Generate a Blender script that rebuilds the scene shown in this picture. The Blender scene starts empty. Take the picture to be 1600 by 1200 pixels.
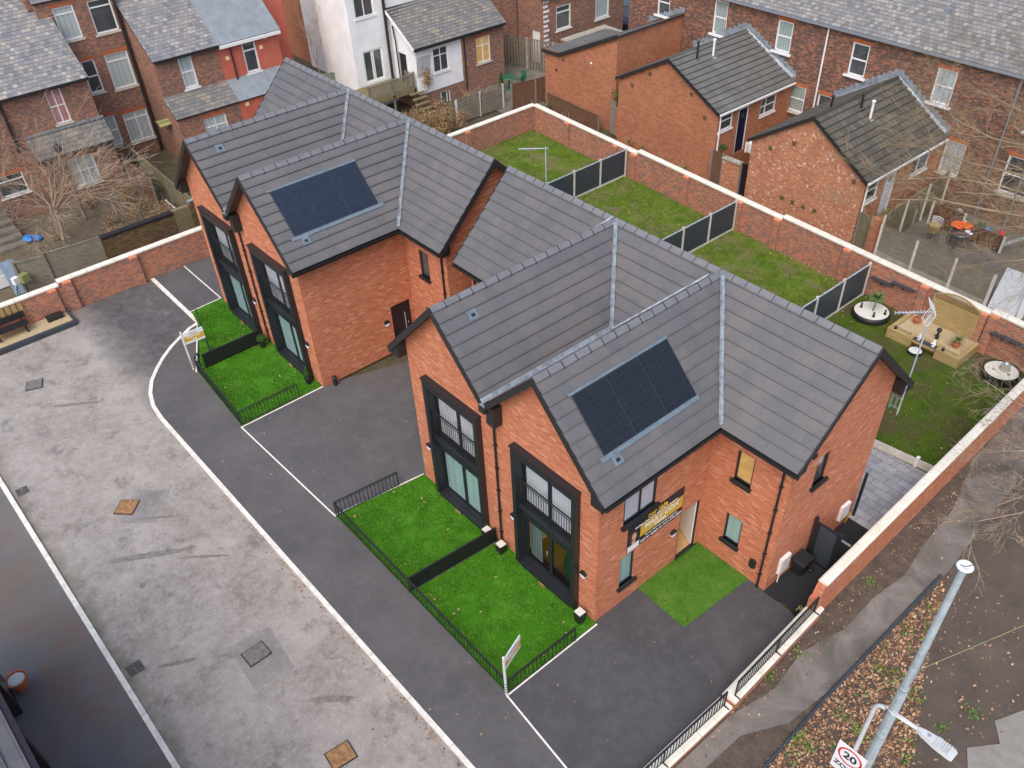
import bpy, math, random
from mathutils import Vector, Matrix
C = bpy.context.scene.collection
scene = bpy.context.scene
# ---------------------------------------------------------------- camera, sky, sun, exposure
cam_d = bpy.data.cameras.new("camera"); cam = bpy.data.objects.new("camera", cam_d); C.objects.link(cam)
R_ = ((0.662589, 0.748574, -0.024765), (0.499405, -0.466199, -0.730242), (-0.558185, 0.471483, -0.68274))  # right, down, forward
CAM = Vector((10.134847, -10.714955, 20.476445))
m = Matrix(((R_[0][0], -R_[1][0], -R_[2][0], CAM.x), (R_[0][1], -R_[1][1], -R_[2][1], CAM.y), (R_[0][2], -R_[1][2], -R_[2][2], CAM.z), (0, 0, 0, 1)))
cam.matrix_world = m
cam_d.sensor_width = 36.0; cam_d.lens = 1350.0 / 1600 * 36
cam_d.shift_x = -29.82 / 1600; cam_d.shift_y = 104.46 / 1600
cam_d.clip_end = 2000
scene.camera = cam
w = bpy.data.worlds.new("World"); scene.world = w; w.use_nodes = True
nt = w.node_tree; bg = nt.nodes["Background"]
sky = nt.nodes.new("ShaderNodeTexSky"); sky.sky_type = 'NISHITA'; sky.sun_disc = False
SUN_EL, SUN_AZ = math.radians(52), math.radians(150)   # high overcast
sky.sun_elevation = SUN_EL; sky.sun_rotation = SUN_AZ
sky.air_density = 1.0; sky.dust_density = 4.0; sky.ozone_density = 1.0
nt.links.new(sky.outputs[0], bg.inputs[0]); bg.inputs[1].default_value = 0.15
sd = bpy.data.lights.new("sun", 'SUN'); sd.energy = 0.8; sd.angle = math.radians(55); sd.color = (1.0, 0.97, 0.93)
sun = bpy.data.objects.new("sun", sd); C.objects.link(sun)
sun.rotation_euler = (math.radians(90) - SUN_EL, 0, math.radians(180) - SUN_AZ)
scene.view_settings.view_transform = 'Standard'; scene.view_settings.look = 'None'
scene.view_settings.gamma = 1.0; scene.view_settings.exposure = 0.64
scene.render.engine = 'CYCLES'
rnd = random.Random(7)
# ---------------------------------------------------------------- helpers
ORG = {}
class MB:
    def __init__(s): s.v = []; s.f = []; s.uv = []
    def face(s, pts, uv=None):
        i = len(s.v); s.v += [tuple(p) for p in pts]; s.f.append(tuple(range(i, i + len(pts)))); s.uv.append(uv)
        return s
    def hexa(s, p):       # 8 points: bottom 4 then top 4
        for q in ((3, 2, 1, 0), (4, 5, 6, 7), (0, 1, 5, 4), (1, 2, 6, 5), (2, 3, 7, 6), (3, 0, 4, 7)): s.face([p[k] for k in q])
        return s
    def box(s, x0, y0, z0, x1, y1, z1):
        return s.hexa([(x0, y0, z0), (x1, y0, z0), (x1, y1, z0), (x0, y1, z0), (x0, y0, z1), (x1, y0, z1), (x1, y1, z1), (x0, y1, z1)])
    def obox(s, cx, cy, z0, dx, dy, dz, a=0.0):
        c, n = math.cos(a), math.sin(a); q = []
        for z in (z0, z0 + dz):
            for (u, v) in ((-1, -1), (1, -1), (1, 1), (-1, 1)):
                x, y = u * dx / 2, v * dy / 2; q.append((cx + x * c - y * n, cy + x * n + y * c, z))
        return s.hexa(q)
    def bar(s, a, b, wd, ht=None, up=(0, 0, 1)):   # rectangular bar from a to b
        a, b = Vector(a), Vector(b); d = (b - a).normalized(); up = Vector(up)
        if abs(d.dot(up)) > .95: up = Vector((1, 0, 0))
        sx = d.cross(up).normalized(); sy = sx.cross(d).normalized(); ht = ht or wd; q = []
        for e in (a, b):
            for (u, v) in ((-1, -1), (1, -1), (1, 1), (-1, 1)): q.append(e + sx * u * wd / 2 + sy * v * ht / 2)
        return s.hexa(q)
    def prism(s, poly, ext):
        e = Vector(ext); a = [Vector(p) for p in poly]; b = [p + e for p in a]; n = len(a)
        s.face(a); s.face(b[::-1])
        for i in range(n): s.face([a[i], b[i], b[(i + 1) % n], a[(i + 1) % n]])
        return s
    def tube(s, pts, r, n=8, r1=None, cap=True):
        pts = [Vector(p) for p in pts]; rr = r if isinstance(r, (list, tuple)) else [r + ((r1 if r1 is not None else r) - r) * i / (len(pts) - 1) for i in range(len(pts))]
        base = len(s.v); ref = None
        for i, p in enumerate(pts):
            d = (pts[min(i + 1, len(pts) - 1)] - pts[max(i - 1, 0)]).normalized()
            if ref is None or abs(ref.dot(d)) > .98: ref = Vector((0, 0, 1)) if abs(d.z) < .9 else Vector((1, 0, 0))
            a = d.cross(ref).normalized(); b = d.cross(a); 
            for k in range(n):
                t = 2 * math.pi * k / n; s.v.append(tuple(p + (a * math.cos(t) + b * math.sin(t)) * rr[i]))
        for i in range(len(pts) - 1):
            for k in range(n):
                o = base + i * n; s.f.append((o + k, o + (k + 1) % n, o + n + (k + 1) % n, o + n + k)); s.uv.append(None)
        if cap:
            s.f.append(tuple(base + k for k in range(n))); s.uv.append(None)
            s.f.append(tuple(base + (len(pts) - 1) * n + k for k in range(n))); s.uv.append(None)
        return s
    def lathe(s, prof, cx, cy, z0=0, n=24, sx=1, sy=1, a=0):
        base = len(s.v); ca, sa = math.cos(a), math.sin(a)
        for (r, z) in prof:
            for k in range(n):
                t = 2 * math.pi * k / n; x, y = r * math.cos(t) * sx, r * math.sin(t) * sy
                s.v.append((cx + x * ca - y * sa, cy + x * sa + y * ca, z0 + z))
        for i in range(len(prof) - 1):
            for k in range(n):
                o = base + i * n; s.f.append((o + k, o + (k + 1) % n, o + n + (k + 1) % n, o + n + k)); s.uv.append(None)
        if prof[-1][0] > 1e-4: s.f.append(tuple(base + (len(prof) - 1) * n + k for k in range(n))); s.uv.append(None)
        if prof[0][0] > 1e-4: s.f.append(tuple(base + k for k in range(n))[::-1]); s.uv.append(None)
        return s
    def ball(s, c, r, n=12, m=8, sz=1.0, jit=0):
        base = len(s.v)
        for i in range(m + 1):
            ph = math.pi * i / m
            for k in range(n):
                t = 2 * math.pi * k / n; q = r * (1 + rnd.uniform(-jit, jit))
                s.v.append((c[0] + q * math.sin(ph) * math.cos(t), c[1] + q * math.sin(ph) * math.sin(t), c[2] + q * sz * math.cos(ph)))
        for i in range(m):
            for k in range(n):
                o = base + i * n; s.f.append((o + k, o + (k + 1) % n, o + n + (k + 1) % n, o + n + k)); s.uv.append(None)
        return s
    def build(s, name, mat, parent=None, smooth=False, bevel=0, origin=None):
        if parent is not None: o = ORG[parent.name]
        elif origin is not None: o = Vector(origin)
        else:
            xs = [v[0] for v in s.v]; ys = [v[1] for v in s.v]; zs = [v[2] for v in s.v]
            o = Vector(((min(xs) + max(xs)) / 2, (min(ys) + max(ys)) / 2, min(zs)))
        me = bpy.data.meshes.new(name)
        me.from_pydata([(v[0] - o[0], v[1] - o[1], v[2] - o[2]) for v in s.v], [], s.f)
        if any(u is not None for u in s.uv):
            lay = me.uv_layers.new(name="UV"); k = 0
            for f, u in zip(s.f, s.uv):
                for j in range(len(f)):
                    lay.data[k].uv = u[j] if u else (0, 0); k += 1
        me.materials.append(mat)
        if smooth: me.shade_smooth()
        me.update()
        ob = bpy.data.objects.new(name, me); C.objects.link(ob)
        if parent is not None: ob.parent = parent
        else: ob.location = o
        ORG[ob.name] = o.copy()
        if bevel:
            b = ob.modifiers.new("bevel", 'BEVEL'); b.width = bevel; b.segments = 2; b.limit_method = 'ANGLE'
        return ob
def tag(o, label, cat, group=None, kind=None):
    o["label"] = label; o["category"] = cat
    if group: o["group"] = group
    if kind: o["kind"] = kind
    return o
def thing(name, label, cat, loc, group=None):
    o = bpy.data.objects.new(name, None); C.objects.link(o); o.location = loc; o.empty_display_size = .2
    ORG[o.name] = Vector(loc); return tag(o, label, cat, group)
def struct(mb, name, mat, **k):
    o = mb.build(name, mat, **k); o["kind"] = "structure"; return o
def stuff(mb, name, mat, label, cat, **k):
    o = mb.build(name, mat, **k); return tag(o, label, cat, kind="stuff")
def dup(root, loc, label=None, rot=0):
    r = root.copy(); C.objects.link(r); r.location = loc; ORG[r.name] = Vector(loc); r.rotation_euler = (0, 0, rot)
    if label: r["label"] = label
    for ch in list(root.children):
        c = ch.copy(); C.objects.link(c); c.parent = r; ORG[c.name] = Vector(loc)
        for g in list(ch.children):
            d = g.copy(); C.objects.link(d); d.parent = c
    return r
def text(body, mat, parent, loc, size, rot, name="lettering", align='CENTER', ext=0.002, bold=0.0, sx=1.0):
    cu = bpy.data.curves.new(name, 'FONT'); cu.body = body; cu.size = size; cu.align_x = align; cu.align_y = 'CENTER'
    cu.extrude = ext; cu.offset = bold; cu.materials.append(mat)
    tmp = bpy.data.objects.new(name, cu); C.objects.link(tmp); dg = bpy.context.evaluated_depsgraph_get(); dg.update()
    me = bpy.data.meshes.new_from_object(tmp.evaluated_get(dg)); bpy.data.objects.remove(tmp); bpy.data.curves.remove(cu)
    me.materials.clear(); me.materials.append(mat)
    ob = bpy.data.objects.new(name, me); C.objects.link(ob)
    if parent is not None: ob.parent = parent; ob.location = Vector(loc) - ORG[parent.name]
    else: ob.location = loc
    ob.rotation_euler = rot; ob.scale = (sx, 1, 1)
    return ob
# ---------------------------------------------------------------- materials
def rgba(c): return (c[0], c[1], c[2], 1)
class NT:
    def __init__(s, name):
        s.m = bpy.data.materials.new(name); s.m.use_nodes = True; s.t = s.m.node_tree; s.b = s.t.nodes["Principled BSDF"]
    def n(s, kind, **kw):
        x = s.t.nodes.new(kind)
        for k, v in kw.items(): setattr(x, k, v)
        return x
    def l(s, a, b): s.t.links.new(a, b)
    def val(s, sock, v):
        if hasattr(v, 'is_linked') or isinstance(v, bpy.types.NodeSocket): s.l(v, sock)
        else: sock.default_value = v
    def math(s, op, a, b=0.0, c=None):
        x = s.n("ShaderNodeMath", operation=op); s.val(x.inputs[0], a); s.val(x.inputs[1], b)
        if c is not None: s.val(x.inputs[2], c)
        return x.outputs[0]
    def mix(s, f, a, b, mode='MIX'):
        x = s.n("ShaderNodeMix", data_type='RGBA', blend_type=mode)
        s.val(x.inputs[0], f); s.val(x.inputs[6], rgba(a) if isinstance(a, tuple) else a); s.val(x.inputs[7], rgba(b) if isinstance(b, tuple) else b)
        return x.outputs[2]
    def ramp(s, f, stops, interp='LINEAR'):
        x = s.n("ShaderNodeValToRGB"); x.color_ramp.interpolation = interp; e = x.color_ramp.elements
        while len(e) < len(stops): e.new(0.5)
        for i, (p, c) in enumerate(stops):
            e[i].position = p; e[i].color = rgba(c) if isinstance(c, tuple) else (c, c, c, 1)
        s.l(f, x.inputs[0]); return x.outputs[0]
    def pos(s): return s.n("ShaderNodeNewGeometry").outputs["Position"]
    def noise(s, sc, det=4, rough=.55, vec=None, dist=0.0):
        x = s.n("ShaderNodeTexNoise"); x.inputs["Scale"].default_value = sc; x.inputs["Detail"].default_value = det; x.inputs["Roughness"].default_value = rough
        x.inputs["Distortion"].default_value = dist
        s.l(vec if vec is not None else s.pos(), x.inputs["Vector"]); return x.outputs["Fac"]
    def bump(s, h, st=.3, d=.02):
        x = s.n("ShaderNodeBump"); x.inputs["Strength"].default_value = st; x.inputs["Distance"].default_value = d
        s.l(h, x.inputs["Height"]); s.l(x.outputs[0], s.b.inputs["Normal"])
    def col(s, v): s.val(s.b.inputs["Base Color"], rgba(v) if isinstance(v, tuple) else v)
    def rough(s, v): s.val(s.b.inputs["Roughness"], v)
def plain(name, c, r=.6, metal=0, var=.12, sc=6, spec=.5, bump=0.0, emit=0):
    t = NT(name); n = t.noise(sc, 5); lo = tuple(x * (1 - var) for x in c); hi = tuple(min(1, x * (1 + var)) for x in c)
    t.col(t.ramp(n, [(.3, lo), (.7, hi)])); t.rough(r); t.b.inputs["Metallic"].default_value = metal
    t.b.inputs["Specular IOR Level"].default_value = spec
    if bump: t.bump(t.noise(sc * 8, 3), .4, bump)
    if emit: t.b.inputs["Emission Color"].default_value = rgba(c); t.b.inputs["Emission Strength"].default_value = emit
    return t.m
def wall_uv(t):
    g = t.n("ShaderNodeNewGeometry"); s = t.n("ShaderNodeSeparateXYZ"); t.l(g.outputs["Position"], s.inputs[0])
    q = t.n("ShaderNodeSeparateXYZ"); t.l(g.outputs["True Normal"], q.inputs[0])
    ax = t.math('GREATER_THAN', t.math('ABSOLUTE', q.outputs[0]), .5)
    u = t.math('ADD', t.math('MULTIPLY', s.outputs[1], ax), t.math('MULTIPLY', s.outputs[0], t.math('SUBTRACT', 1.0, ax)))
    top = t.math('GREATER_THAN', q.outputs[2], .7)
    v = t.math('ADD', t.math('MULTIPLY', s.outputs[2], t.math('SUBTRACT', 1.0, top)), t.math('MULTIPLY', s.outputs[1], top))
    c = t.n("ShaderNodeCombineXYZ"); t.l(u, c.inputs[0]); t.l(v, c.inputs[1]); return c.outputs[0]
def brick(name, stops, mortar, bw=.225, bh=.075, ms=.012, blotch=None, var=.25, bumpd=.006):
    t = NT(name); uv = wall_uv(t)
    b = t.n("ShaderNodeTexBrick"); t.l(uv, b.inputs["Vector"]); b.inputs["Scale"].default_value = 1.0
    b.inputs["Brick Width"].default_value = bw; b.inputs["Row Height"].default_value = bh; b.inputs["Mortar Size"].default_value = ms
    b.inputs["Mortar Smooth"].default_value = .3
    b.inputs["Color1"].default_value = (0, 0, 0, 1); b.inputs["Color2"].default_value = (1, 1, 1, 1); b.inputs["Mortar"].default_value = (.5, .5, .5, 1)
    c = t.ramp(b.outputs["Color"], stops)
    big = t.noise(.55, 4); c = t.mix(t.math('MULTIPLY', t.ramp(big, [(.35, 0.0), (.7, 1.0)]), var), c, t.mix(1.0, c, (.62, .55, .55), 'MULTIPLY'))
    c = t.mix(b.outputs["Fac"], c, mortar)
    if blotch:
        bl = t.ramp(t.noise(blotch[1], 6, .7), [(blotch[2], 0.0), (blotch[2] + .06, 1.0)]); c = t.mix(t.math('MULTIPLY', bl, blotch[3]), c, blotch[0])
    t.col(c); t.rough(.9); t.bump(t.math('SUBTRACT', 1.0, b.outputs["Fac"]), .5, bumpd); return t.m
M = {}
M['brick'] = brick('new_orange_brick', [(0, (.40, .118, .056)), (.3, (.49, .158, .074)), (.6, (.535, .178, .086)), (.85, (.585, .212, .108)), (1, (.66, .31, .19))], (.55, .24, .14), ms=.010, blotch=((.62, .42, .34), 1.3, .63, .35))
M['brick_wall'] = brick('boundary_red_brick', [(0, (.17, .10, .10)), (.30, (.23, .11, .095)), (.42, (.37, .12, .065)), (.7, (.46, .15, .075)), (1, (.52, .20, .11))], (.42, .26, .19), bw=.17, ms=.011, var=.15)
M['brick_vic'] = brick('old_terrace_brick', [(0, (.15, .075, .055)), (.35, (.25, .10, .065)), (.6, (.33, .13, .075)), (.85, (.45, .17, .08)), (1, (.56, .22, .10))], (.22, .18, .15), bw=.17, ms=.014, var=.4, blotch=((.50, .19, .08), 1.1, .64, .4))
M['brick_out'] = brick('outrigger_orange_brick', [(0, (.32, .115, .055)), (.4, (.42, .155, .07)), (1, (.50, .20, .095))], (.38, .19, .12), ms=.009, var=.5, blotch=((.70, .60, .48), 5.0, .73, .8))
M['brick_out2'] = brick('spotted_orange_brick', [(0, (.36, .14, .07)), (.4, (.47, .19, .095)), (1, (.56, .25, .13))], (.37, .2, .13), ms=.009, var=.4, blotch=((.75, .66, .55), 7.0, .585, .85))
M['brick_vic2'] = brick('sooty_terrace_brick', [(0, (.09, .05, .04)), (.35, (.17, .075, .05)), (.6, (.25, .10, .06)), (.82, (.36, .14, .07)), (1, (.50, .19, .085))], (.13, .105, .09), bw=.17, ms=.013, var=.5, blotch=((.42, .16, .07), 1.1, .64, .35))
M['brick_dark'] = brick('damp_mossy_brick', [(0, (.06, .05, .03)), (.5, (.13, .075, .035)), (1, (.25, .12, .05))], (.09, .075, .05), var=.6, blotch=((.13, .10, .03), 1.5, .5, .6))
def tile(name, stops, joint, bw, bh, ms=.006, stain=None, rough=.75, sq=0.5, jm=.5):
    t = NT(name); uv = t.n("ShaderNodeUVMap").outputs[0]
    b = t.n("ShaderNodeTexBrick"); t.l(uv, b.inputs["Vector"]); b.inputs["Scale"].default_value = 1.0; b.offset = sq
    b.inputs["Brick Width"].default_value = bw; b.inputs["Row Height"].default_value = bh; b.inputs["Mortar Size"].default_value = ms; b.inputs["Mortar Smooth"].default_value = .1
    b.inputs["Color1"].default_value = (0, 0, 0, 1); b.inputs["Color2"].default_value = (1, 1, 1, 1); b.inputs["Mortar"].default_value = (.5, .5, .5, 1)
    c = t.ramp(b.outputs["Color"], stops); c = t.mix(t.math('MULTIPLY', b.outputs["Fac"], jm), c, joint)
    n = t.noise(9, 5, .7); c = t.mix(t.ramp(n, [(.3, 0.0), (.75, .35)]), c, t.mix(1.0, c, (.7, .7, .72), 'MULTIPLY'))
    if stain: c = t.mix(t.math('MULTIPLY', t.ramp(t.noise(stain[1], 5, .7), [(stain[2], 0.0), (stain[2] + .15, 1.0)]), stain[3]), c, stain[0])
    t.col(c); t.rough(rough); t.bump(t.math('SUBTRACT', 1.0, b.outputs["Fac"]), .35, .006); return t.m
M['tile'] = tile('grey_flat_roof_tile', [(0, (.108, .110, .118)), (.5, (.116, .118, .127)), (.85, (.124, .124, .130)), (1, (.131, .126, .127))], (.06, .06, .072), .335, .345, .005, stain=((.150, .136, .132), .8, .46, .6), rough=.6, jm=.35)
M['slate'] = tile('weathered_slate', [(0, (.16, .165, .18)), (.3, (.21, .22, .235)), (.55, (.25, .245, .265)), (.85, (.30, .285, .27)), (1, (.40, .38, .34))], (.09, .09, .10), .23, .20, .009, stain=((.30, .27, .20), 1.2, .5, .3), jm=.8)
M['slate2'] = tile('grey_slate', [(0, (.15, .152, .155)), (.3, (.195, .195, .198)), (.6, (.235, .23, .228)), (.85, (.28, .272, .262)), (1, (.33, .32, .305))], (.09, .09, .09), .22, .20, .010, stain=((.20, .18, .12), .8, .5, .3), jm=.8)
M['slate3'] = tile('mossy_patch_slate', [(0, (.14, .145, .15)), (.3, (.18, .18, .178)), (.6, (.215, .205, .19)), (.85, (.25, .225, .19)), (1, (.31, .27, .21))], (.06, .06, .06), .30, .22, .012, stain=((.17, .19, .05), 1.6, .64, .5), jm=.8)
M['conc_tile'] = tile('brown_concrete_tile', [(0, (.115, .113, .105)), (.5, (.132, .128, .118)), (1, (.150, .145, .132))], (.03, .03, .025), .33, .34, .010, stain=((.19, .19, .18), .7, .5, .5), jm=.55, sq=0.0)
M['conc_tile2'] = tile('lichened_brown_concrete_tile', [(0, (.080, .075, .062)), (.5, (.105, .097, .080)), (1, (.135, .122, .098))], (.02, .018, .012), .33, .34, .016, stain=((.13, .12, .045), 2.5, .56, .5), jm=.7, sq=0.0)
M['blue_roof'] = plain('blue_grey_felt_roof', (.215, .25, .28), .7, var=.15, sc=2, bump=.004)
M['black'] = plain('black_upvc', (.018, .019, .021), .45, var=.1)
M['barge'] = plain('dark_barge_board', (.022, .021, .022), .5)
M['soffit'] = plain('dark_soffit', (.07, .055, .048), .6)
M['anth'] = plain('anthracite_metal', (.017, .020, .024), .4, spec=.5)
M['anth_f'] = plain('anthracite_fence_panel', (.040, .052, .066), .5, var=.15, sc=3)
M['lead'] = plain('lead_flashing', (.27, .31, .35), .5, metal=.3, var=.4, sc=7)
M['lead_b'] = plain('blue_grey_flashing', (.16, .21, .25), .45, metal=.2, var=.2, sc=5)
M['ridge'] = plain('ridge_tile', (.155, .160, .176), .65, var=.12, sc=3)
M['white'] = plain('white_upvc', (.80, .80, .80), .4, var=.04)
M['offwhite'] = plain('off_white_paint', (.62, .61, .58), .7, var=.1)
M['render'] = plain('white_render', (.78, .79, .80), .85, var=.09, sc=1.2, bump=.003)
M['redpaint'] = plain('red_painted_render', (.52, .13, .085), .8, var=.1, sc=1.5, bump=.003)
M['orange_lintel'] = plain('orange_brick_lintel', (.42, .12, .045), .9, var=.35, sc=22)
M['cap_red'] = plain('orange_pier_cap_brick', (.72, .25, .13), .85, var=.15, sc=12)
M['ventcream'] = plain('cream_vent_cover', (.80, .72, .40), .6)
M['stone'] = plain('pale_stone_sill', (.55, .52, .44), .85, var=.15, sc=4)
def coping_mat():
    t = NT('cream_coping_stone'); s = t.n("ShaderNodeSeparateXYZ"); t.l(t.pos(), s.inputs[0])
    n = t.noise(3, 6, .7); c = t.ramp(n, [(.3, (.66, .63, .52)), (.6, (.77, .75, .66)), (.85, (.80, .79, .73))])
    f = t.noise(14, 5, .75); c = t.mix(t.ramp(f, [(.66, 0.0), (.8, .3)]), c, (.42, .42, .28))
    t.col(c); t.rough(.85); return t.m
M['coping'] = coping_mat()
M['kerb'] = plain('pale_concrete_kerb', (.72, .70, .64), .85, var=.18, sc=4)
M['edging'] = plain('white_edging_strip', (.78, .76, .72), .8, var=.12, sc=7)
def glass(name, c, r=.08, fold=0.0, sc=9.0):
    t = NT(name)
    if fold:
        s = t.n("ShaderNodeSeparateXYZ"); t.l(t.pos(), s.inputs[0]); a = t.math('ADD', s.outputs[0], s.outputs[1])
        wv = t.math('SINE', t.math('MULTIPLY', a, sc * 6.283)); n = t.noise(2.0, 3)
        wv = t.math('ADD', wv, t.math('MULTIPLY', n, 1.5))
        col = t.ramp(t.math('ADD', t.math('MULTIPLY', wv, .33), .4), [(0.1, tuple(x * (1 - fold) for x in c)), (.8, c)])  # darker bands put the shade of curtain and blind folds into the colour
        t.col(col)
    else:
        n = t.noise(1.4, 4); t.col(t.ramp(n, [(.35, tuple(x * .6 for x in c)), (.7, c)]))
    t.rough(r); t.b.inputs["Coat Weight"].default_value = .8; t.b.inputs["Coat Roughness"].default_value = .03; t.b.inputs["Specular IOR Level"].default_value = .7
    return t.m
M['g_dark'] = glass('dark_window_glass', (.085, .10, .108))  # base lifted so some sky reflection sits in the glass colour
M['g_curtain'] = glass('net_curtain_behind_glass', (.44, .52, .53), fold=.25, sc=4)
M['g_blind'] = glass('vertical_blind_behind_glass', (.34, .42, .40), fold=.5, sc=7)
M['g_teal'] = glass('teal_voile_behind_glass', (.30, .46, .46), fold=.16, sc=3)
M['g_white'] = glass('white_vertical_blind_behind_glass', (.56, .60, .66), fold=.32, sc=11)
M['g_stripe'] = glass('striped_blind_behind_glass', (.60, .62, .66), fold=.75, sc=11)
M['g_amber_glow'] = plain('amber_lit_interior', (.42, .26, .09), .5, var=.3, sc=2, emit=.25)  # warm room light put into the colour, with a faint glow and no lamp
M['g_pink'] = glass('pink_curtain_behind_glass', (.5, .25, .25), fold=.4, sc=5)
M['g_clear'] = None
def clear():
    t = NT('clear_window_glass'); t.b.inputs["Base Color"].default_value = (1, 1, 1, 1); t.rough(.02)
    g = t.n("ShaderNodeBsdfGlossy"); g.inputs["Roughness"].default_value = .02; tr = t.n("ShaderNodeBsdfTransparent"); tr.inputs[0].default_value = (.86, .9, .88, 1)
    fr = t.n("ShaderNodeFresnel"); fr.inputs[0].default_value = 1.5; mx = t.n("ShaderNodeMixShader"); t.l(fr.outputs[0], mx.inputs[0]); t.l(tr.outputs[0], mx.inputs[1]); t.l(g.outputs[0], mx.inputs[2])
    t.l(mx.outputs[0], t.t.nodes["Material Output"].inputs[0]); return t.m
M['g_clear'] = clear()
def tarmac(name, a, b, light, lt=.66, lw=.5, extra=None, ev=.7):
    t = NT(name); big = t.noise(.35, 5, .6); fine = t.noise(55, 3, .8); c = t.ramp(big, [(.3, a), (.7, b)])
    c = t.mix(t.ramp(fine, [(.35, 0.0), (.8, .5)]), c, t.mix(1.0, c, (1.7, 1.7, 1.7), 'MULTIPLY'))
    sp = t.noise(23, 2, .5); c = t.mix(t.ramp(sp, [(.72, 0.0), (.76, .5)]), c, light)
    md = t.noise(2.1, 9, .82, dist=.25); c = t.mix(t.math('MULTIPLY', t.ramp(md, [(lt - .12, 0.0), (lt + .12, 1.0)]), lw), c, light)
    if extra: c = t.mix(t.math('MULTIPLY', t.ramp(t.noise(.55, 7, .72), [(.44, 0.0), (.64, 1.0)]), ev), c, extra)
    t.col(c); t.rough(t.ramp(big, [(.3, .8), (.7, .95)])); t.b.inputs['Specular IOR Level'].default_value = .25; t.bump(fine, .5, .006); return t.m
M['drive'] = tarmac('dark_tarmac', (.070, .069, .073), (.104, .102, .106), (.17, .168, .17), .58, .4)
M['pave'] = tarmac('pavement_tarmac', (.074, .072, .075), (.112, .108, .111), (.18, .175, .175), .60, .4)
M['drive2'] = tarmac('darker_drive_tarmac', (.050, .050, .055), (.078, .078, .083), (.13, .13, .133), .57, .45)
M['newtar'] = tarmac('fresh_black_tarmac', (.018, .019, .022), (.028, .029, .033), (.06, .06, .062), .74, .3)
M['browntar'] = tarmac('brown_stained_tarmac', (.105, .105, .106), (.15, .148, .147), (.20, .19, .18), .62, .4, extra=(.17, .118, .09), ev=.75)
def road():
    t = NT('worn_concrete_road'); p = t.pos(); s = t.n("ShaderNodeSeparateXYZ"); t.l(p, s.inputs[0])
    big = t.noise(.5, 6, .65, dist=.6); c = t.ramp(big, [(.28, (.185, .162, .142)), (.5, (.285, .258, .234)), (.72, (.385, .355, .325))])
    md = t.noise(2.8, 9, .82, dist=.35); c = t.mix(t.ramp(md, [(.42, 0.0), (.66, .6)]), c, (.46, .43, .40))
    d2 = t.noise(1.1, 8, .78, dist=.3); c = t.mix(t.ramp(d2, [(.53, 0.0), (.66, .75)]), c, (.13, .118, .108))
    cr = t.noise(9.0, 9, .9, dist=.6); c = t.mix(t.ramp(cr, [(.54, 0.0), (.62, .6)]), c, (.56, .54, .52)); g2 = t.noise(40, 4, .8); c = t.mix(t.ramp(g2, [(.3, .45), (.55, 0.0)]), c, (.13, .12, .115))
    sp = t.noise(17, 3, .6); c = t.mix(t.ramp(sp, [(.70, 0.0), (.73, .6)]), c, (.12, .10, .085))
    # the dark re-surfaced part in the north corner of the yard
    wob = t.math('MULTIPLY', t.math('SUBTRACT', t.noise(.9, 5), .5), 2.2)
    yy = t.math('ADD', t.math('ADD', s.outputs[1], wob), 5.0)
    fy = t.n("ShaderNodeMapRange"); t.l(yy, fy.inputs[0]); fy.inputs[1].default_value = -.7; fy.inputs[2].default_value = .9
    wob2 = t.math('MULTIPLY', t.math('SUBTRACT', t.noise(1.4, 5), .5), 3.0)
    fx = t.n("ShaderNodeMapRange"); t.l(t.math('ADD', s.outputs[0], wob2), fx.inputs[0]); fx.inputs[1].default_value = -15.5; fx.inputs[2].default_value = -18.5
    dk = t.ramp(t.noise(1.3, 7, .75, dist=1.5), [(.35, (.062, .062, .066)), (.62, (.115, .11, .112)), (.8, (.30, .29, .29))])
    c = t.mix(t.math('MULTIPLY', fy.outputs[0], fx.outputs[0]), c, dk)
    # mossy silt beside the west kerb
    fm = t.n("ShaderNodeMapRange"); t.l(t.math('ADD', s.outputs[1], t.math('MULTIPLY', t.noise(1.2, 5), 1.4)), fm.inputs[0]); fm.inputs[1].default_value = -9.55; fm.inputs[2].default_value = -10.25
    c = t.mix(t.math('MULTIPLY', fm.outputs[0], .8), c, t.ramp(t.noise(2.5, 6), [(.35, (.10, .085, .05)), (.7, (.20, .18, .13))]))
    t.col(c); t.rough(.9); t.bump(md, .4, .01); return t.m
M['road'] = road()
def lawn(name, a, b, c3, patch=None):
    t = NT(name); n = t.noise(1.6, 5, .6, dist=1.0); f = t.noise(38, 4, .8)
    c = t.ramp(n, [(.3, a), (.55, b), (.75, c3)]); c = t.mix(t.ramp(f, [(.3, 0.0), (.75, .6)]), c, t.mix(1.0, c, (.45, .5, .4), 'MULTIPLY'))
    if patch: c = t.mix(t.math('MULTIPLY', t.ramp(t.noise(patch[1], 7, .7, dist=.5), [(patch[2], 0.0), (patch[2] + .14, 1.0)]), patch[3]), c, patch[0])
    t.col(c); t.rough(.95); t.b.inputs["Specular IOR Level"].default_value = .15; t.bump(f, .8, .03); return t, c
M['turf'] = lawn('artificial_turf', (.042, .165, .007), (.068, .225, .011), (.11, .28, .03))[0].m
M['turf2'] = lawn('muted_artificial_turf', (.075, .19, .02), (.11, .24, .035), (.16, .29, .06))[0].m
M['grass'] = lawn('rough_lawn', (.065, .13, .014), (.125, .20, .02), (.21, .25, .045), ((.20, .155, .09), .9, .48, .8))[0].m
M['grass2'] = lawn('muddy_lawn', (.04, .085, .010), (.075, .125, .012), (.11, .13, .025), ((.095, .07, .04), .6, .46, .9))[0].m
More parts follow.
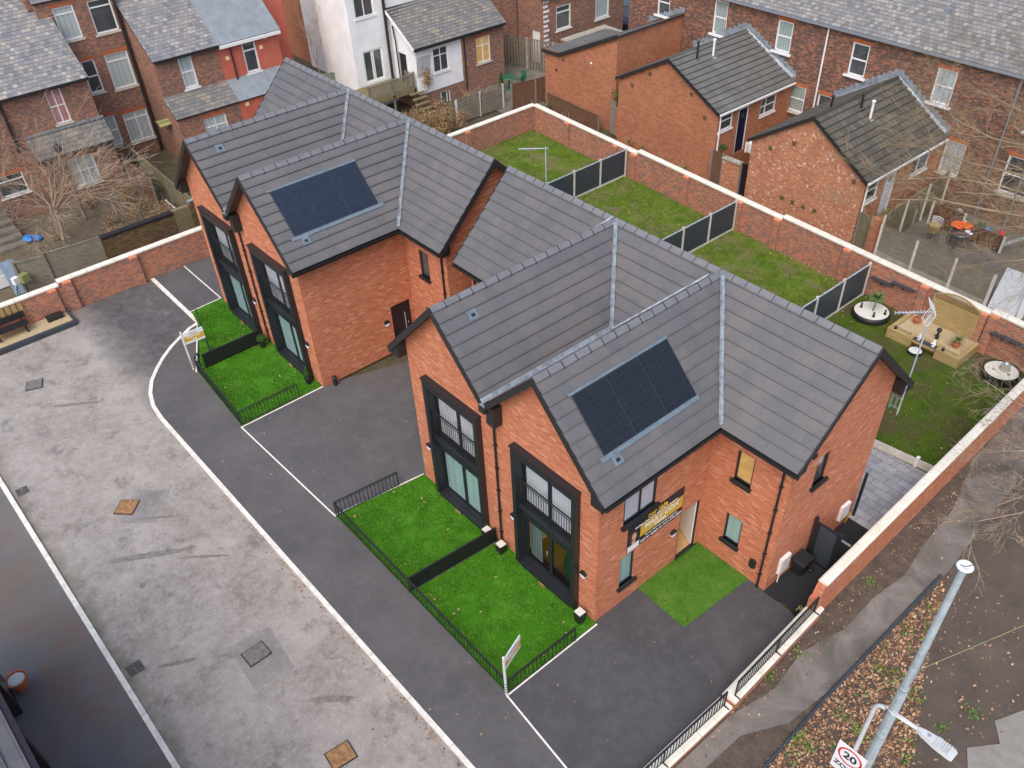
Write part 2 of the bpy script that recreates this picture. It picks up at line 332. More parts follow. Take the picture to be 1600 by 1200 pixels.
def dirt(name, a, b, c3, sc=2.0):
    t = NT(name); n = t.noise(sc, 7, .7); f = t.noise(26, 4, .8); c = t.ramp(n, [(.3, a), (.6, b), (.8, c3)])
    c = t.mix(t.ramp(f, [(.62, 0.0), (.72, .6)]), c, tuple(min(1, x * 2.2) for x in c3)); t.col(c); t.rough(.95); t.bump(f, .8, .03); return t.m
M['dirt'] = dirt('brown_earth', (.075, .058, .045), (.115, .090, .072), (.16, .13, .105), .9)
M['rubble'] = dirt('stony_soil', (.06, .045, .034), (.12, .092, .07), (.20, .16, .12), 3)
M['yard'] = dirt('old_flagged_yard', (.12, .105, .085), (.19, .17, .145), (.26, .24, .21), 1.5)
M['soilc'] = dirt('tan_garden_rubble', (.09, .07, .045), (.15, .12, .08), (.25, .21, .155), 2.5)
M['mud'] = dirt('mossy_yard_soil', (.05, .045, .02), (.10, .085, .05), (.15, .13, .07), 1.8)
def path():
    t = NT('wet_worn_path'); n = t.noise(.7, 6, .65, dist=.8); c = t.ramp(n, [(.3, (.085, .074, .058)), (.5, (.155, .140, .122)), (.72, (.26, .24, .22))])
    f = t.noise(20, 4, .7); c = t.mix(t.ramp(f, [(.68, 0.0), (.74, .4)]), c, (.4, .38, .34)); t.col(c); t.rough(t.ramp(n, [(.3, .45), (.7, .8)])); return t.m
M['path'] = path()
M['flag'] = plain('concrete_footway', (.24, .23, .205), .9, var=.15, sc=3, bump=.004)
def slabs():
    t = NT('stamped_slate_paving'); s = t.n("ShaderNodeSeparateXYZ"); t.l(t.pos(), s.inputs[0])
    b = t.n("ShaderNodeTexBrick"); t.l(t.pos(), b.inputs["Vector"]); b.inputs["Scale"].default_value = 1; b.inputs["Brick Width"].default_value = .62; b.inputs["Row Height"].default_value = .31
    b.inputs["Mortar Size"].default_value = .012; b.inputs["Color1"].default_value = (.27, .27, .28, 1); b.inputs["Color2"].default_value = (.42, .42, .44, 1); b.inputs["Mortar"].default_value = (.10, .10, .11, 1)
    n = t.noise(3, 5); c = t.mix(.35, b.outputs["Color"], t.ramp(n, [(.3, (.15, .15, .17)), (.7, (.42, .42, .45))])); t.col(c); t.rough(.6); t.bump(b.outputs["Fac"], -.4, .01); return t.m
M['slabs'] = slabs()
M['gravel_y'] = plain('golden_gravel', (.44, .35, .21), .95, var=.35, sc=40, bump=.02)
M['gravel_w'] = plain('white_gravel', (.66, .66, .60), .95, var=.25, sc=45, bump=.02)
def wood(name, a, b, sc=3, plank=.14, ax=2, gap=None):
    t = NT(name); p = t.pos(); mp = t.n("ShaderNodeMapping"); t.l(p, mp.inputs[0]); mp.inputs["Scale"].default_value = (1, 1, 8) if ax == 2 else (8, 8, 1)
    n = t.noise(sc, 5, .65, vec=mp.outputs[0]); c = t.ramp(n, [(.3, a), (.7, b)]); n2 = t.noise(1.3, 4); c = t.mix(t.ramp(n2, [(.4, 0.0), (.7, .4)]), c, t.mix(1.0, c, (.6, .62, .55), 'MULTIPLY'))
    t.col(c); t.rough(.85); t.bump(n, .3, .004); return t.m
M['pine'] = wood('new_pine_sleeper', (.30, .21, .08), (.47, .35, .16))
M['greywood'] = wood('weathered_grey_wood', (.14, .125, .095), (.29, .26, .205))
M['brownwood'] = wood('brown_stained_wood', (.11, .055, .032), (.19, .095, .055), ax=0)
M['deckwood'] = wood('mossy_deck_wood', (.15, .13, .06), (.24, .20, .11))
M['mosswood'] = wood('mossy_fence_wood', (.14, .12, .06), (.22, .19, .12), ax=0)
M['floorwood'] = wood('oak_floor', (.42, .25, .10), (.55, .35, .16))
M['concpost'] = plain('pale_concrete_post', (.60, .57, .53), .85, var=.12, sc=5)
M['concold'] = plain('old_concrete', (.36, .34, .28), .9, var=.25, sc=4)
M['galv'] = plain('galvanised_steel', (.48, .57, .62), .45, metal=.3, var=.18, sc=5)
M['lampgrey'] = plain('grey_lamp_paint', (.52, .54, .55), .5, var=.1, sc=6)
M['leadgrey'] = plain('grey_metal', (.30, .33, .36), .5, metal=.4)
M['terracotta'] = plain('terracotta', (.44, .13, .055), .8, var=.15, sc=7)
M['rust'] = plain('rusty_cover', (.30, .165, .07), .85, var=.4, sc=8, bump=.006)
M['iron'] = plain('grey_iron_cover', (.16, .15, .14), .7, var=.3, sc=8, bump=.006)
M['gold'] = plain('gold_sign_vinyl', (.62, .40, .05), .5, var=.03)
M['goldtext'] = plain('gold_sign_lettering', (.85, .52, .03), .5, var=.02)
M['plum'] = plain('dark_plum_sign_vinyl', (.022, .014, .026), .4, var=.1)
M['signwhite'] = plain('white_sign_board', (.80, .81, .84), .5, var=.03)
M['red'] = plain('red_sign_ring', (.62, .02, .03), .5, var=.05)
M['skin'] = plain('printed_face', (.62, .36, .26), .6, var=.2, sc=20)
M['hair'] = plain('printed_hair', (.09, .04, .025), .6, var=.3, sc=20)
M['grey_tx'] = plain('grey_sign_lettering', (.35, .36, .40), .5, var=.03)
def solar(c1=(.007, .008, .010), c2=(.010, .011, .014), cm=(.022, .025, .030)):
    t = NT('solar_cells'); uv = t.n("ShaderNodeUVMap").outputs[0]; b = t.n("ShaderNodeTexBrick"); t.l(uv, b.inputs["Vector"]); b.offset = 0
    b.inputs["Scale"].default_value = 1; b.inputs["Brick Width"].default_value = .16; b.inputs["Row Height"].default_value = .16; b.inputs["Mortar Size"].default_value = .004
    b.inputs["Color1"].default_value = rgba(c1); b.inputs["Color2"].default_value = rgba(c2); b.inputs["Mortar"].default_value = rgba(cm)
    t.col(b.outputs["Color"]); t.rough(.25); t.b.inputs["Coat Weight"].default_value = .35; t.b.inputs["Coat Roughness"].default_value = .12; return t.m
M['solar'] = solar(); M['solar_sky_tint'] = solar((.011, .017, .030), (.015, .023, .043), (.03, .040, .060))  # second one is bluer: sky reflection on the farther panels put into the colour
M['blue'] = plain('blue_tarpaulin', (.02, .22, .62), .5, var=.3)
M['bluedoor'] = plain('faded_blue_door', (.17, .24, .31), .7, var=.2, sc=3)
M['greenfence'] = plain('pale_green_painted_fence', (.20, .27, .19), .8, var=.2)
M['greenplastic'] = plain('green_plastic', (.03, .12, .07), .4)
M['darkdoor'] = plain('dark_plum_door', (.022, .014, .022), .35)
M['navydoor'] = plain('navy_door', (.010, .012, .035), .4)
M['orangeplastic'] = plain('orange_plastic', (.75, .12, .01), .5)
M['yellow'] = plain('yellow_gas_pipe', (.6, .42, .02), .5)
M['doorblue'] = plain('pale_blue_white_door', (.62, .68, .74), .6, var=.05)
M['tan_bark'] = plain('tan_twig_bark', (.34, .265, .19), .9, var=.3, sc=3)
M['bark'] = plain('grey_brown_bark', (.22, .19, .13), .9, var=.3, sc=3)
M['bark_g'] = plain('greenish_twig_bark', (.29, .225, .14), .9, var=.35, sc=2)
M['interior'] = plain('cream_interior_plaster', (.45, .33, .2), .8)
M['jade'] = plain('dark_green_upholstery', (.035, .10, .085), .6, var=.3)
M['oldcable'] = plain('yellowish_cable', (.36, .37, .16), .7)
M['cable'] = plain('grey_cable', (.14, .15, .16), .7)
M['carblack'] = plain('black_car_paint', (.02, .022, .025), .2, var=.05)
def leafmat(name, stops, sc=3.0, trans=.0):
    t = NT(name); o = t.n("ShaderNodeNewGeometry").outputs["Random Per Island"]; t.col(t.ramp(o, stops)); t.rough(.8); t.b.inputs["Specular IOR Level"].default_value = .2; return t.m
M['fallen'] = leafmat('fallen_brown_leaf', [(0, (.12, .07, .045)), (.35, (.28, .155, .09)), (.7, (.43, .25, .145)), (1, (.58, .40, .25))])
M['weed'] = leafmat('green_weed_leaf', [(0, (.06, .14, .02)), (.5, (.10, .24, .03)), (1, (.18, .34, .06))])
M['blade'] = leafmat('grass_blade', [(0, (.06, .12, .012)), (.5, (.125, .205, .018)), (.8, (.17, .23, .04)), (1, (.34, .29, .13))])
M['turfblade'] = leafmat('turf_blade', [(0, (.028, .12, .005)), (.5, (.066, .22, .012)), (1, (.15, .33, .045))])
M['drymat'] = leafmat('dry_brown_foliage', [(0, (.16, .085, .045)), (.5, (.30, .19, .10)), (1, (.44, .31, .16))])
M['evergreen'] = leafmat('evergreen_leaf', [(0, (.02, .06, .012)), (.6, (.045, .11, .02)), (1, (.09, .17, .04))])
M['palm'] = leafmat('palm_leaf', [(0, (.05, .13, .035)), (.6, (.10, .22, .06)), (1, (.20, .30, .10))])
M['palm2'] = leafmat('pale_palm_leaf', [(0, (.14, .16, .06)), (.6, (.26, .27, .11)), (1, (.38, .34, .16))])
M['steam'] = None
# ================================================================ GROUND
def sheet(name, pts, z, mat): return struct(MB().face([(p[0], p[1], z) for p in pts]), name, mat, origin=(0, 0, z))
sheet('ground', [(-400, -400), (400, -400), (400, 400), (-400, 400)], -.10, M['mud'])
sheet('road', [(-27.2, -10.8), (60, -10.8), (60, -5.2), (-16, -5.2), (-19, -4.3), (-21.9, -1.5), (-27.2, -1.5)], -.045, M['road'])
kerbline = [(-22.02, -1.62), (-21.92, -2.0), (-21.62, -2.5), (-21.2, -3.15), (-20.75, -3.68), (-20.2, -4.2), (-19.6, -4.68), (-18.9, -5.04), (-18.1, -5.27), (-17.2, -5.35), (60, -5.33)]
sheet('pavement', kerbline + [(60, -3.9), (8, -4.0), (2.65, -3.55), (.1, -3.35), (-8.6, -3.22), (-14.74, -3.38), (-18.9, -3.1), (-22.02, -1.55)], .0, M['pave'])
sheet('driveway', [(-8.6, -3.22), (.1, -3.35), (2.65, -3.55), (4.4, -3.8), (4.3, 4.4), (2.6, 4.4), (-12.0, 9), (-14.8, -.0), (-14.74, -3.38)], .004, M['drive'])
sheet('driveway', [(.1, -3.35), (2.65, -3.55), (4.25, -3.75), (4.2, 4.4), (2.62, 4.4), (2.5, 4.5), (-.1, 4.5), (-.1, 0), (.1, 0)], .008, M['drive2'])
sheet('parking_bay', [(-27, -1.5), (-22.0, -1.5), (-22.0, 9), (-27, 9)], .004, M['drive'])
sheet('alley', [(2.56, 4.38), (3.3, 4.5), (3.95, 4.2), (3.95, 8.75), (2.56, 8.75)], .012, M['newtar'])
sheet('west_forecourt', [(-60, -10.85), (60, -10.85), (60, -40), (-60, -40)], -.03, M['browntar'])
sheet('rear_lawn_north', [(-27, 8.7), (-19.05, 8.7), (-19.05, 21), (-27, 21.5)], .006, M['grass'])
sheet('rear_lawn_middle', [(-19.05, 8.7), (-4.3, 8.7), (-4.3, 20.2), (-19.05, 21.0)], .010, M['grass'])
sheet('rear_lawn_south', [(-4.3, 8.7), (3.75, 8.7), (3.4, 19.9), (-4.3, 20.2)], .008, M['grass2'])
sheet('patio', [(1.0, 8.72), (3.72, 8.72), (3.62, 12.36), (1.0, 12.12)], .016, M['slabs'])
sheet('path', [(4.7, -12), (5.0, .3), (5.6, 1.5), (5.75, 3), (5.8, 9), (5.4, 14), (4.6, 20), (3.6, 19.5), (3.9, 14), (4.6, 11.5), (4.75, 9.5), (5.0, 8), (4.85, 6.5), (4.9, 5), (4.55, 3.5), (4.75, 2), (4.45, 0.5), (4.5, -12)], -.02, M['path'])
sheet('soil_verge', [(4.0, -12), (6.6, -12), (6.1, 1), (5.9, 9), (5.6, 20), (3.2, 20)], -.026, M['rubble'])
sheet('verge', [(5.5, -12), (80, -12), (80, 60), (5.0, 60), (5.8, 9)], -.03, M['dirt'])
sheet('footway', [(8.6, -8), (9.0, 2.0), (9.35, 3.6), (9.0, 4.2), (9.5, 4.9), (9.1, 5.4), (9.6, 6.6), (9.9, 9), (30, 9), (30, -8)], .0, M['flag'])
sheet('garden_soil', [(-37.2, -9), (-29.3, -9), (-29.3, 2.2), (-37.2, 2.4)], -.05, M['soilc'])
sheet('old_yards', [(-13, 21.2), (3, 20.0), (12, 20), (12, 30), (-13, 30)], -.02, M['yard'])
sheet('side_yards', [(-60, 21.8), (-27.3, 21.8), (-27.3, 29), (-60, 34)], -.025, M['yard'])
def strip(name, pts, wd, z0, z1, mat, label=None, cat=None):
    mb = MB(); L = []; Rr = []
    P = [Vector((p[0], p[1], 0)) for p in pts]
    if name == 'kerb':
        for a, b in zip(P, P[1:]):
            d = b - a; n_ = max(1, round(d.length / .915)); nn = Vector((-d.y, d.x, 0)).normalized() * wd / 2
            for i in range(n_):
                s0, s1 = a + d * i / n_, a + d * ((i + 1) / n_) - d.normalized() * (.012 if n_ > 1 else 0); j = rnd.uniform(-.004, .004); q = [s0 - nn, s1 - nn, s1 + nn, s0 + nn]
                mb.hexa([(v.x, v.y, z0) for v in q] + [(v.x, v.y, z1 + j) for v in q])
        return struct(mb, name, mat)
    for i, p in enumerate(P):
        d = (P[min(i + 1, len(P) - 1)] - P[max(i - 1, 0)]).normalized(); n = Vector((-d.y, d.x, 0)) * wd / 2
        L.append(p + n); Rr.append(p - n)
    for i in range(len(P) - 1):
        q = [Rr[i], Rr[i + 1], L[i + 1], L[i]]
        mb.hexa([(a.x, a.y, z0) for a in q] + [(a.x, a.y, z1) for a in q])
    if label: return tag(mb.build(name, mat), label, cat)
    return struct(mb, name, mat)
strip('kerb', kerbline, .14, -.09, .018, M['kerb'])
strip('kerb', [(-60, -10.86), (60, -10.86)], .15, -.09, .02, M['kerb'])
strip('kerb', [(-26.75, -1.52), (-22.05, -1.55)], .16, -.08, .016, M['kerb'])
for pts in ([(-26.75, 0), (-23.1, 0)], [(-23.1, 0.03), (-23.02, -1.45)], [(-22.0, -1.62), (-18.9, -3.16)], [(-14.72, -3.42), (-8.6, -3.26)], [(-14.69, -3.38), (-14.69, 0)],
            [(-8.64, -3.22), (-8.22, 0)], [(.1, -3.38), (2.65, -3.6), (10, -4.35)], [(.12, -3.34), (.1, 0)]):
    strip('edging_strip', pts, .045, -.05, .020, M['edging'])
# artificial lawns
def turf(name, pts, mat='turf'):
    mb = MB(); mb.prism([(p[0], p[1], .005) for p in pts], (0, 0, .022)); return struct(mb, name, M[mat])
lawns = [[(-23.05, -.0), (-22.97, -1.42), (-22.0, -1.62), (-18.93, -2.95), (-18.93, 0)], [(-18.83, 0), (-18.83, -2.95), (-18.9, -3.1), (-14.75, -3.38), (-14.73, 0)],
         [(-8.6, -3.24), (-4.5, -3.28), (-4.28, 0), (-8.18, 0)], [(-4.42, -3.28), (.06, -3.34), (.06, 0), (-4.2, 0)]]
for p in lawns: turf('lawn', p)
turf('lawn', [(.0, 1.8), (1.84, 1.72), (1.98, 4.443), (0, 4.443)], 'turf2')
def inpoly(x, y, P):
    c = False; j = len(P) - 1
    for i in range(len(P)):
        if (P[i][1] > y) != (P[j][1] > y) and x < (P[j][0] - P[i][0]) * (y - P[i][1]) / (P[j][1] - P[i][1]) + P[i][0]: c = not c
        j = i
    return c
def blades(mb, poly, n, h, wd, z=.0, lean=.6, keep=None):
    xs = [p[0] for p in poly]; ys = [p[1] for p in poly]
    for _ in range(n):
        x, y = rnd.uniform(min(xs), max(xs)), rnd.uniform(min(ys), max(ys))
        if not inpoly(x, y, poly) or (keep and rnd.random() > keep(x, y)): continue
        a = rnd.uniform(0, 6.283); hh = h * rnd.uniform(.5, 1.2); dx, dy = math.cos(a) * wd, math.sin(a) * wd; b = rnd.uniform(0, 6.283); l = hh * lean * rnd.random()
        mb.face([(x - dx, y - dy, z), (x + dx, y + dy, z), (x + math.cos(b) * l, y + math.sin(b) * l, z + hh)])
def tk(x, y): return max(.1, min(1, .6 + 1.3 * mnoise.noise((x * 1.5, y * 1.5, 7))))
from mathutils import noise as mnoise
mb = MB(); blades(mb, [(.0, 1.8), (1.84, 1.72), (1.98, 4.443), (0, 4.443)], 9000, .035, .012, .027, 1.3, tk)
for p in lawns: blades(mb, p, 26000, .042, .013, .027, 1.4, tk)
stuff(mb, 'artificial_grass', M['turfblade'], 'bright green artificial grass pile on the front gardens', 'grass')
from mathutils import noise as mnoise
def patchy(x, y): 
    v = mnoise.noise((x * .7, y * .7, 3.0)) + .5 * mnoise.noise((x * 2.3, y * 2.3, 1.0)); return max(0.02, min(1, .65 + v * 1.4))
mb = MB()
blades(mb, [(-27, 9), (-19.05, 9), (-19.05, 21), (-27, 21.4)], 26000, .07, .014, .01, 1.0, patchy)
blades(mb, [(-19.05, 12), (-4.3, 12), (-4.3, 20.1), (-19.05, 20.9)], 42000, .07, .014, .012, 1.0, patchy)
def mudk(x, y): return patchy(x, y) * (1.0 if y < 16.6 and x > -1.5 else .12)
blades(mb, [(-4.3, 9), (3.7, 12.4), (3.45, 19.6), (-4.3, 20.1)], 24000, .06, .013, .01, 1.0, mudk)
stuff(mb, 'rough_grass', M['blade'], 'patchy natural grass growing in the rear gardens', 'grass')
# fallen leaves
def leaf(mb, x, y, z, s, flat=.35):
    a = rnd.uniform(0, 6.283); c, n = math.cos(a) * s, math.sin(a) * s; t1, t2 = rnd.uniform(0, flat) * s, rnd.uniform(0, flat) * s
    pts = [(-1, 0), (-.35, -.62), (.25, -.35), (1, -.1), (.4, .4), (-.2, .75)]
    mb.face([(x + u * c - v * n, y + u * n + v * c, z + (t1 if v > 0 else 0) + (t2 if u > 0 else 0) + .004) for u, v in pts])
mb = MB()
bank = [(5.9, -3), (9.0, -3), (8.9, 1.5), (8.2, 3.2), (7.3, 5.0), (6.5, 7.2), (5.9, 8.9), (5.82, 5)]
for _ in range(15000):
    x, y = rnd.uniform(5.8, 9.4), rnd.uniform(-3, 9)
    k = 1 if inpoly(x, y, bank) else .03
    if rnd.random() < k: leaf(mb, x, y, -.03 + rnd.uniform(0, .03), rnd.uniform(.024, .055), .8)
for _ in range(300): leaf(mb, rnd.uniform(4.4, 10.5), rnd.uniform(-3, 20), -.015, rnd.uniform(.02, .05), .6)
for _ in range(700):
    y = rnd.uniform(-4, 19); leaf(mb, 4.55 + rnd.gauss(0, .22) - .03 * (y - 5) * (y > 5), y, -.015, rnd.uniform(.015, .04), .6)
stuff(mb, 'fallen_leaves', M['fallen'], 'carpet of fallen brown leaves on the verge beside the path', 'leaves')
mb = MB()
for p in lawns:
    for _ in range(15): 
        x, y = rnd.uniform(min(q[0] for q in p), max(q[0] for q in p)), rnd.uniform(-3.2, -.1)
        if inpoly(x, y, p): leaf(mb, x, y, .055, rnd.uniform(.03, .06))
for _ in range(300): 
    x = rnd.uniform(-12, 1.5); leaf(mb, x, -5.46 - abs(rnd.gauss(0, .10)), -.04, rnd.uniform(.018, .04))
for _ in range(70): leaf(mb, rnd.uniform(-14, 4), rnd.uniform(-5.2, 1.5), .008, rnd.uniform(.018, .045))
for _ in range(60): leaf(mb, rnd.uniform(-20, 4), rnd.uniform(-10.6, -5.6), -.04, rnd.uniform(.015, .04))
for _ in range(150): leaf(mb, rnd.uniform(-26, 3.2), rnd.uniform(11, 20), .06, rnd.uniform(.03, .06))
for _ in range(900): leaf(mb, rnd.uniform(-9, 2.5), 20.35 + rnd.gauss(0, .25) + .03 * rnd.random(), .0, rnd.uniform(.03, .06))
stuff(mb, 'scattered_leaves', M['fallen'], 'stray dry leaves scattered over the lawns, kerb and drives', 'leaves')
mb = MB()
for _ in range(130):
    x, y = rnd.uniform(5.9, 9.2), rnd.uniform(-3, 8.5)
    if not inpoly(x, y, bank): continue
    for k in range(rnd.randint(8, 26)):
        px, py = x + rnd.gauss(0, .11), y + rnd.gauss(0, .11); leaf(mb, px, py, rnd.uniform(.0, .07), rnd.uniform(.02, .04), 1.0)
for (x, y) in [(4.45, 2.2), (4.5, 7), (8.9, 2.8), (8.6, 5.2), (8.3, 4.2), (4.6, 3.4)]:
    for k in range(30): leaf(mb, x + rnd.gauss(0, .12), y + rnd.gauss(0, .12), rnd.uniform(.0, .06), rnd.uniform(.02, .04), 1.0)
stuff(mb, 'weeds', M['weed'], 'small green weeds growing through the fallen leaves', 'weeds')
# ================================================================ WALL / ROOF / WINDOW BUILDERS
def wallface(mb, ax, c, outline, holes, out, z0=0.0, depth=.1):
    """vertical wall in plane ax=c; outline = [(u, ztop)...] left to right; holes = [(u0,u1,z0,z1)]; out = outward sign"""
    P = (lambda u, z, d=0: (c - out * d, u, z)) if ax == 'x' else (lambda u, z, d=0: (u, c - out * d, z))
    br = sorted(set([o[0] for o in outline] + [h[0] for h in holes] + [h[1] for h in holes]))
    def top(u):
        for (a, b) in zip(outline, outline[1:]):
            if a[0] - 1e-9 <= u <= b[0] + 1e-9: return a[1] + (b[1] - a[1]) * (0 if b[0] == a[0] else (u - a[0]) / (b[0] - a[0]))
        return outline[-1][1]
    for a, b in zip(br, br[1:]):
        if b - a < 1e-6 or a < outline[0][0] - 1e-6 or b > outline[-1][0] + 1e-6: continue
        hs = sorted([h for h in holes if h[0] <= a + 1e-6 and h[1] >= b - 1e-6], key=lambda h: h[2]); z = z0
        for h in hs:
            if h[2] > z + 1e-6: mb.face([P(a, z), P(b, z), P(b, h[2]), P(a, h[2])])
            z = h[3]
        mb.face([P(a, z), P(b, z), P(b, top(b - 1e-7)), P(a, top(a + 1e-7))])
    for (a, b, h0, h1) in holes:
        mb.face([P(a, h0), P(b, h0), P(b, h0, depth), P(a, h0, depth)]); mb.face([P(a, h1), P(b, h1), P(b, h1, depth), P(a, h1, depth)])
        mb.face([P(a, h0), P(a, h1), P(a, h1, depth), P(a, h0, depth)]); mb.face([P(b, h0), P(b, h1), P(b, h1, depth), P(b, h0, depth)])
def clip(poly, k, lim, keep_gt):
    o = []; n = len(poly)
    for i in range(n):
        a, b = poly[i], poly[(i + 1) % n]; ia = (a[k] >= lim) == keep_gt or abs(a[k] - lim) < 1e-9; ib = (b[k] >= lim) == keep_gt or abs(b[k] - lim) < 1e-9
        if ia: o.append(a)
        if ia != ib and abs(b[k] - a[k]) > 1e-9:
            t = (lim - a[k]) / (b[k] - a[k]); o.append(tuple(a[j] + t * (b[j] - a[j]) for j in range(2)))
    return o
def tiles(mb, poly, e0, e1, band=.345, t=.042, lift=.010):
    """lay stepped courses on the planar convex polygon; e0-e1 is its eaves direction"""
    e0, e1 = Vector(e0), Vector(e1); P = [Vector(p) for p in poly]; u = (e1 - e0).normalized()
    n = None
    for i in range(1, len(P) - 1):
        q = (P[i] - P[0]).cross(P[i + 1] - P[0])
        if q.length > 1e-6: n = q.normalized(); break
    if n.z < 0: n = -n
    v = n.cross(u).normalized()
    if v.z < 0: v = -v
    L = [((p - e0).dot(u), (p - e0).dot(v)) for p in P]; vmax = max(q[1] for q in L); vmin = min(q[1] for q in L)
    k = math.floor(vmin / band + 1e-6)
    while k * band < vmax - 1e-4:
        a, b = k * band, (k + 1) * band; q = clip(clip(L, 1, a, True), 1, b, False)
        if len(q) >= 3:
            f = lambda s: e0 + u * s[0] + v * s[1] + n * (lift + t * (1 - (s[1] - a) / band))
            mb.face([f(s) for s in q], [(s[0], s[1] + .0001) for s in q])
            low = [s for s in q if abs(s[1] - max(a, vmin)) < 1e-5]
            if len(low) >= 2:
                lo, hi = min(low), max(low); p0, p1 = f(lo) + v * .055, f(hi) + v * .055; dn = -n * (t + lift if k * band <= vmin + 1e-4 else t)
                mb.face([p0, p1, p1 + dn, p0 + dn], [(lo[0], a + .02), (hi[0], a + .02), (hi[0], a + .02), (lo[0], a + .02)])
        k += 1
    return n
def slab(mb, poly, th=.10, off=.0):
    P = [Vector(p) for p in poly]; n = (P[1] - P[0]).cross(P[2] - P[0]).normalized()
    if n.z < 0: n = -n
    mb.prism([p + n * off for p in P], -n * th)
def ridge(mb, a, b, seg=.45, wd=.13, drop=.10, th=.025, z=.05, gap=.004, clips=None):
    a, b = Vector(a), Vector(b); d = b - a; L = d.length; d.normalize(); s = d.cross(Vector((0, 0, 1))).normalized(); k = max(1, round(L / seg)); sg = L / k
    for i in range(k):
        p, q = a + d * (i * sg + gap / 2), a + d * ((i + 1) * sg - gap / 2); up = Vector((0, 0, 1)); lf = 0
        for sd in (1, -1):
            e = s * sd * wd - up * drop
            t0 = up * (z + lf); mb.hexa([p + e + t0 - up * th, q + e + t0 - up * th, q + t0 - up * th, p + t0 - up * th, p + e + t0, q + e + t0, q + t0 + up * .012, p + t0 + up * .012])
        if clips is not None and i:
            for sd in (1, -1):
                e = s * sd * wd * 1.05 - up * drop * 1.05; t0 = up * (z + .006); g1, g2 = p - d * .016, p + d * .004
                clips.hexa([g1 + e, g2 + e, g2 + t0 - up * .02, g1 + t0 - up * .02, g1 + e + up * (z + .014), g2 + e + up * (z + .014), g2 + t0 + up * .014, g1 + t0 + up * .014])
def window(parent, ax, c, out, u0, u1, z0, z1, fm='white', gm='g_dark', vb=(), hb=(), d=.08, fw=.055, sill=None, sillm='stone', name='window', lintel=None, sw=.08, sd=.06):
    P = lambda u, z, k: (c + out * k, u, z) if ax == 'x' else (u, c + out * k, z)
    def bx(mb, a, b, h0, h1, k0, k1):
        p, q = P(a, h0, k0), P(b, h1, k1); mb.box(min(p[0], q[0]), min(p[1], q[1]), min(p[2], q[2]), max(p[0], q[0]), max(p[1], q[1]), max(p[2], q[2]))
    f = MB(); k0, k1 = -d - .02, -d + .04
    bx(f, u0, u1, z0, z0 + fw, k0, k1); bx(f, u0, u1, z1 - fw, z1, k0, k1); bx(f, u0, u0 + fw, z0 + fw, z1 - fw, k0, k1); bx(f, u1 - fw, u1, z0 + fw, z1 - fw, k0, k1)
    for v in vb: u = u0 + (u1 - u0) * v; bx(f, u - fw * .45, u + fw * .45, z0 + fw, z1 - fw, k0, k1 - .006)
    for h in hb: z = z0 + (z1 - z0) * h; bx(f, u0 + fw, u1 - fw, z - fw * .45, z + fw * .45, k0, k1 - .012)
    fr = f.build(name, M[fm], parent)
    g = MB(); g.face([P(u0 + fw * .5, z0 + fw * .5, -d), P(u1 - fw * .5, z0 + fw * .5, -d), P(u1 - fw * .5, z1 - fw * .5, -d), P(u0 + fw * .5, z1 - fw * .5, -d)])
    if isinstance(gm, str): g.build('pane', M[gm], fr)
    if sill:
        s = MB(); bx(s, u0 - sw, u1 + sw, z0 - .09, z0, -d + .02, sd); s.build('sill', M[sillm], fr)
    if lintel:
        s = MB(); bx(s, u0 - .08, u1 + .08, z1, z1 + .17, -.05, .006); s.build('lintel', M[lintel], fr)
    return fr
def light(parent, loc, ax, out):
    P = Vector(loc); mb = MB(); n = 14
    for s, (a0, a1) in enumerate(((0, math.pi), (math.pi, 2 * math.pi))):
        pts = [(math.cos(a0 + (a1 - a0) * i / 8) * .115, math.sin(a0 + (a1 - a0) * i / 8) * .135) for i in range(9)]
        q = [((P.x, P.y + u, P.z + v) if ax == 'x' else (P.x + u, P.y, P.z + v)) for u, v in pts]
        e = (out * (.075 if s == 0 else .06), 0, 0) if ax == 'x' else (0, out * (.075 if s == 0 else .06), 0)
        mb2 = MB().prism(q, e); 
        if s == 0: lamp = mb2.build('wall_light', M['black'], parent)
        else: mb2.build('lamp_shade', M['signwhite'], lamp)
def pipe(parent, pts, r=.036, mat='black', name='drain_pipe', clips=()):
    mb = MB(); mb.tube(pts, r, 8)
    for (x, y, z) in clips: mb.box(x - .05, y - .05, z - .02, x + .05, y + .05, z + .02)
    return mb.build(name, M[mat], parent, smooth=False)
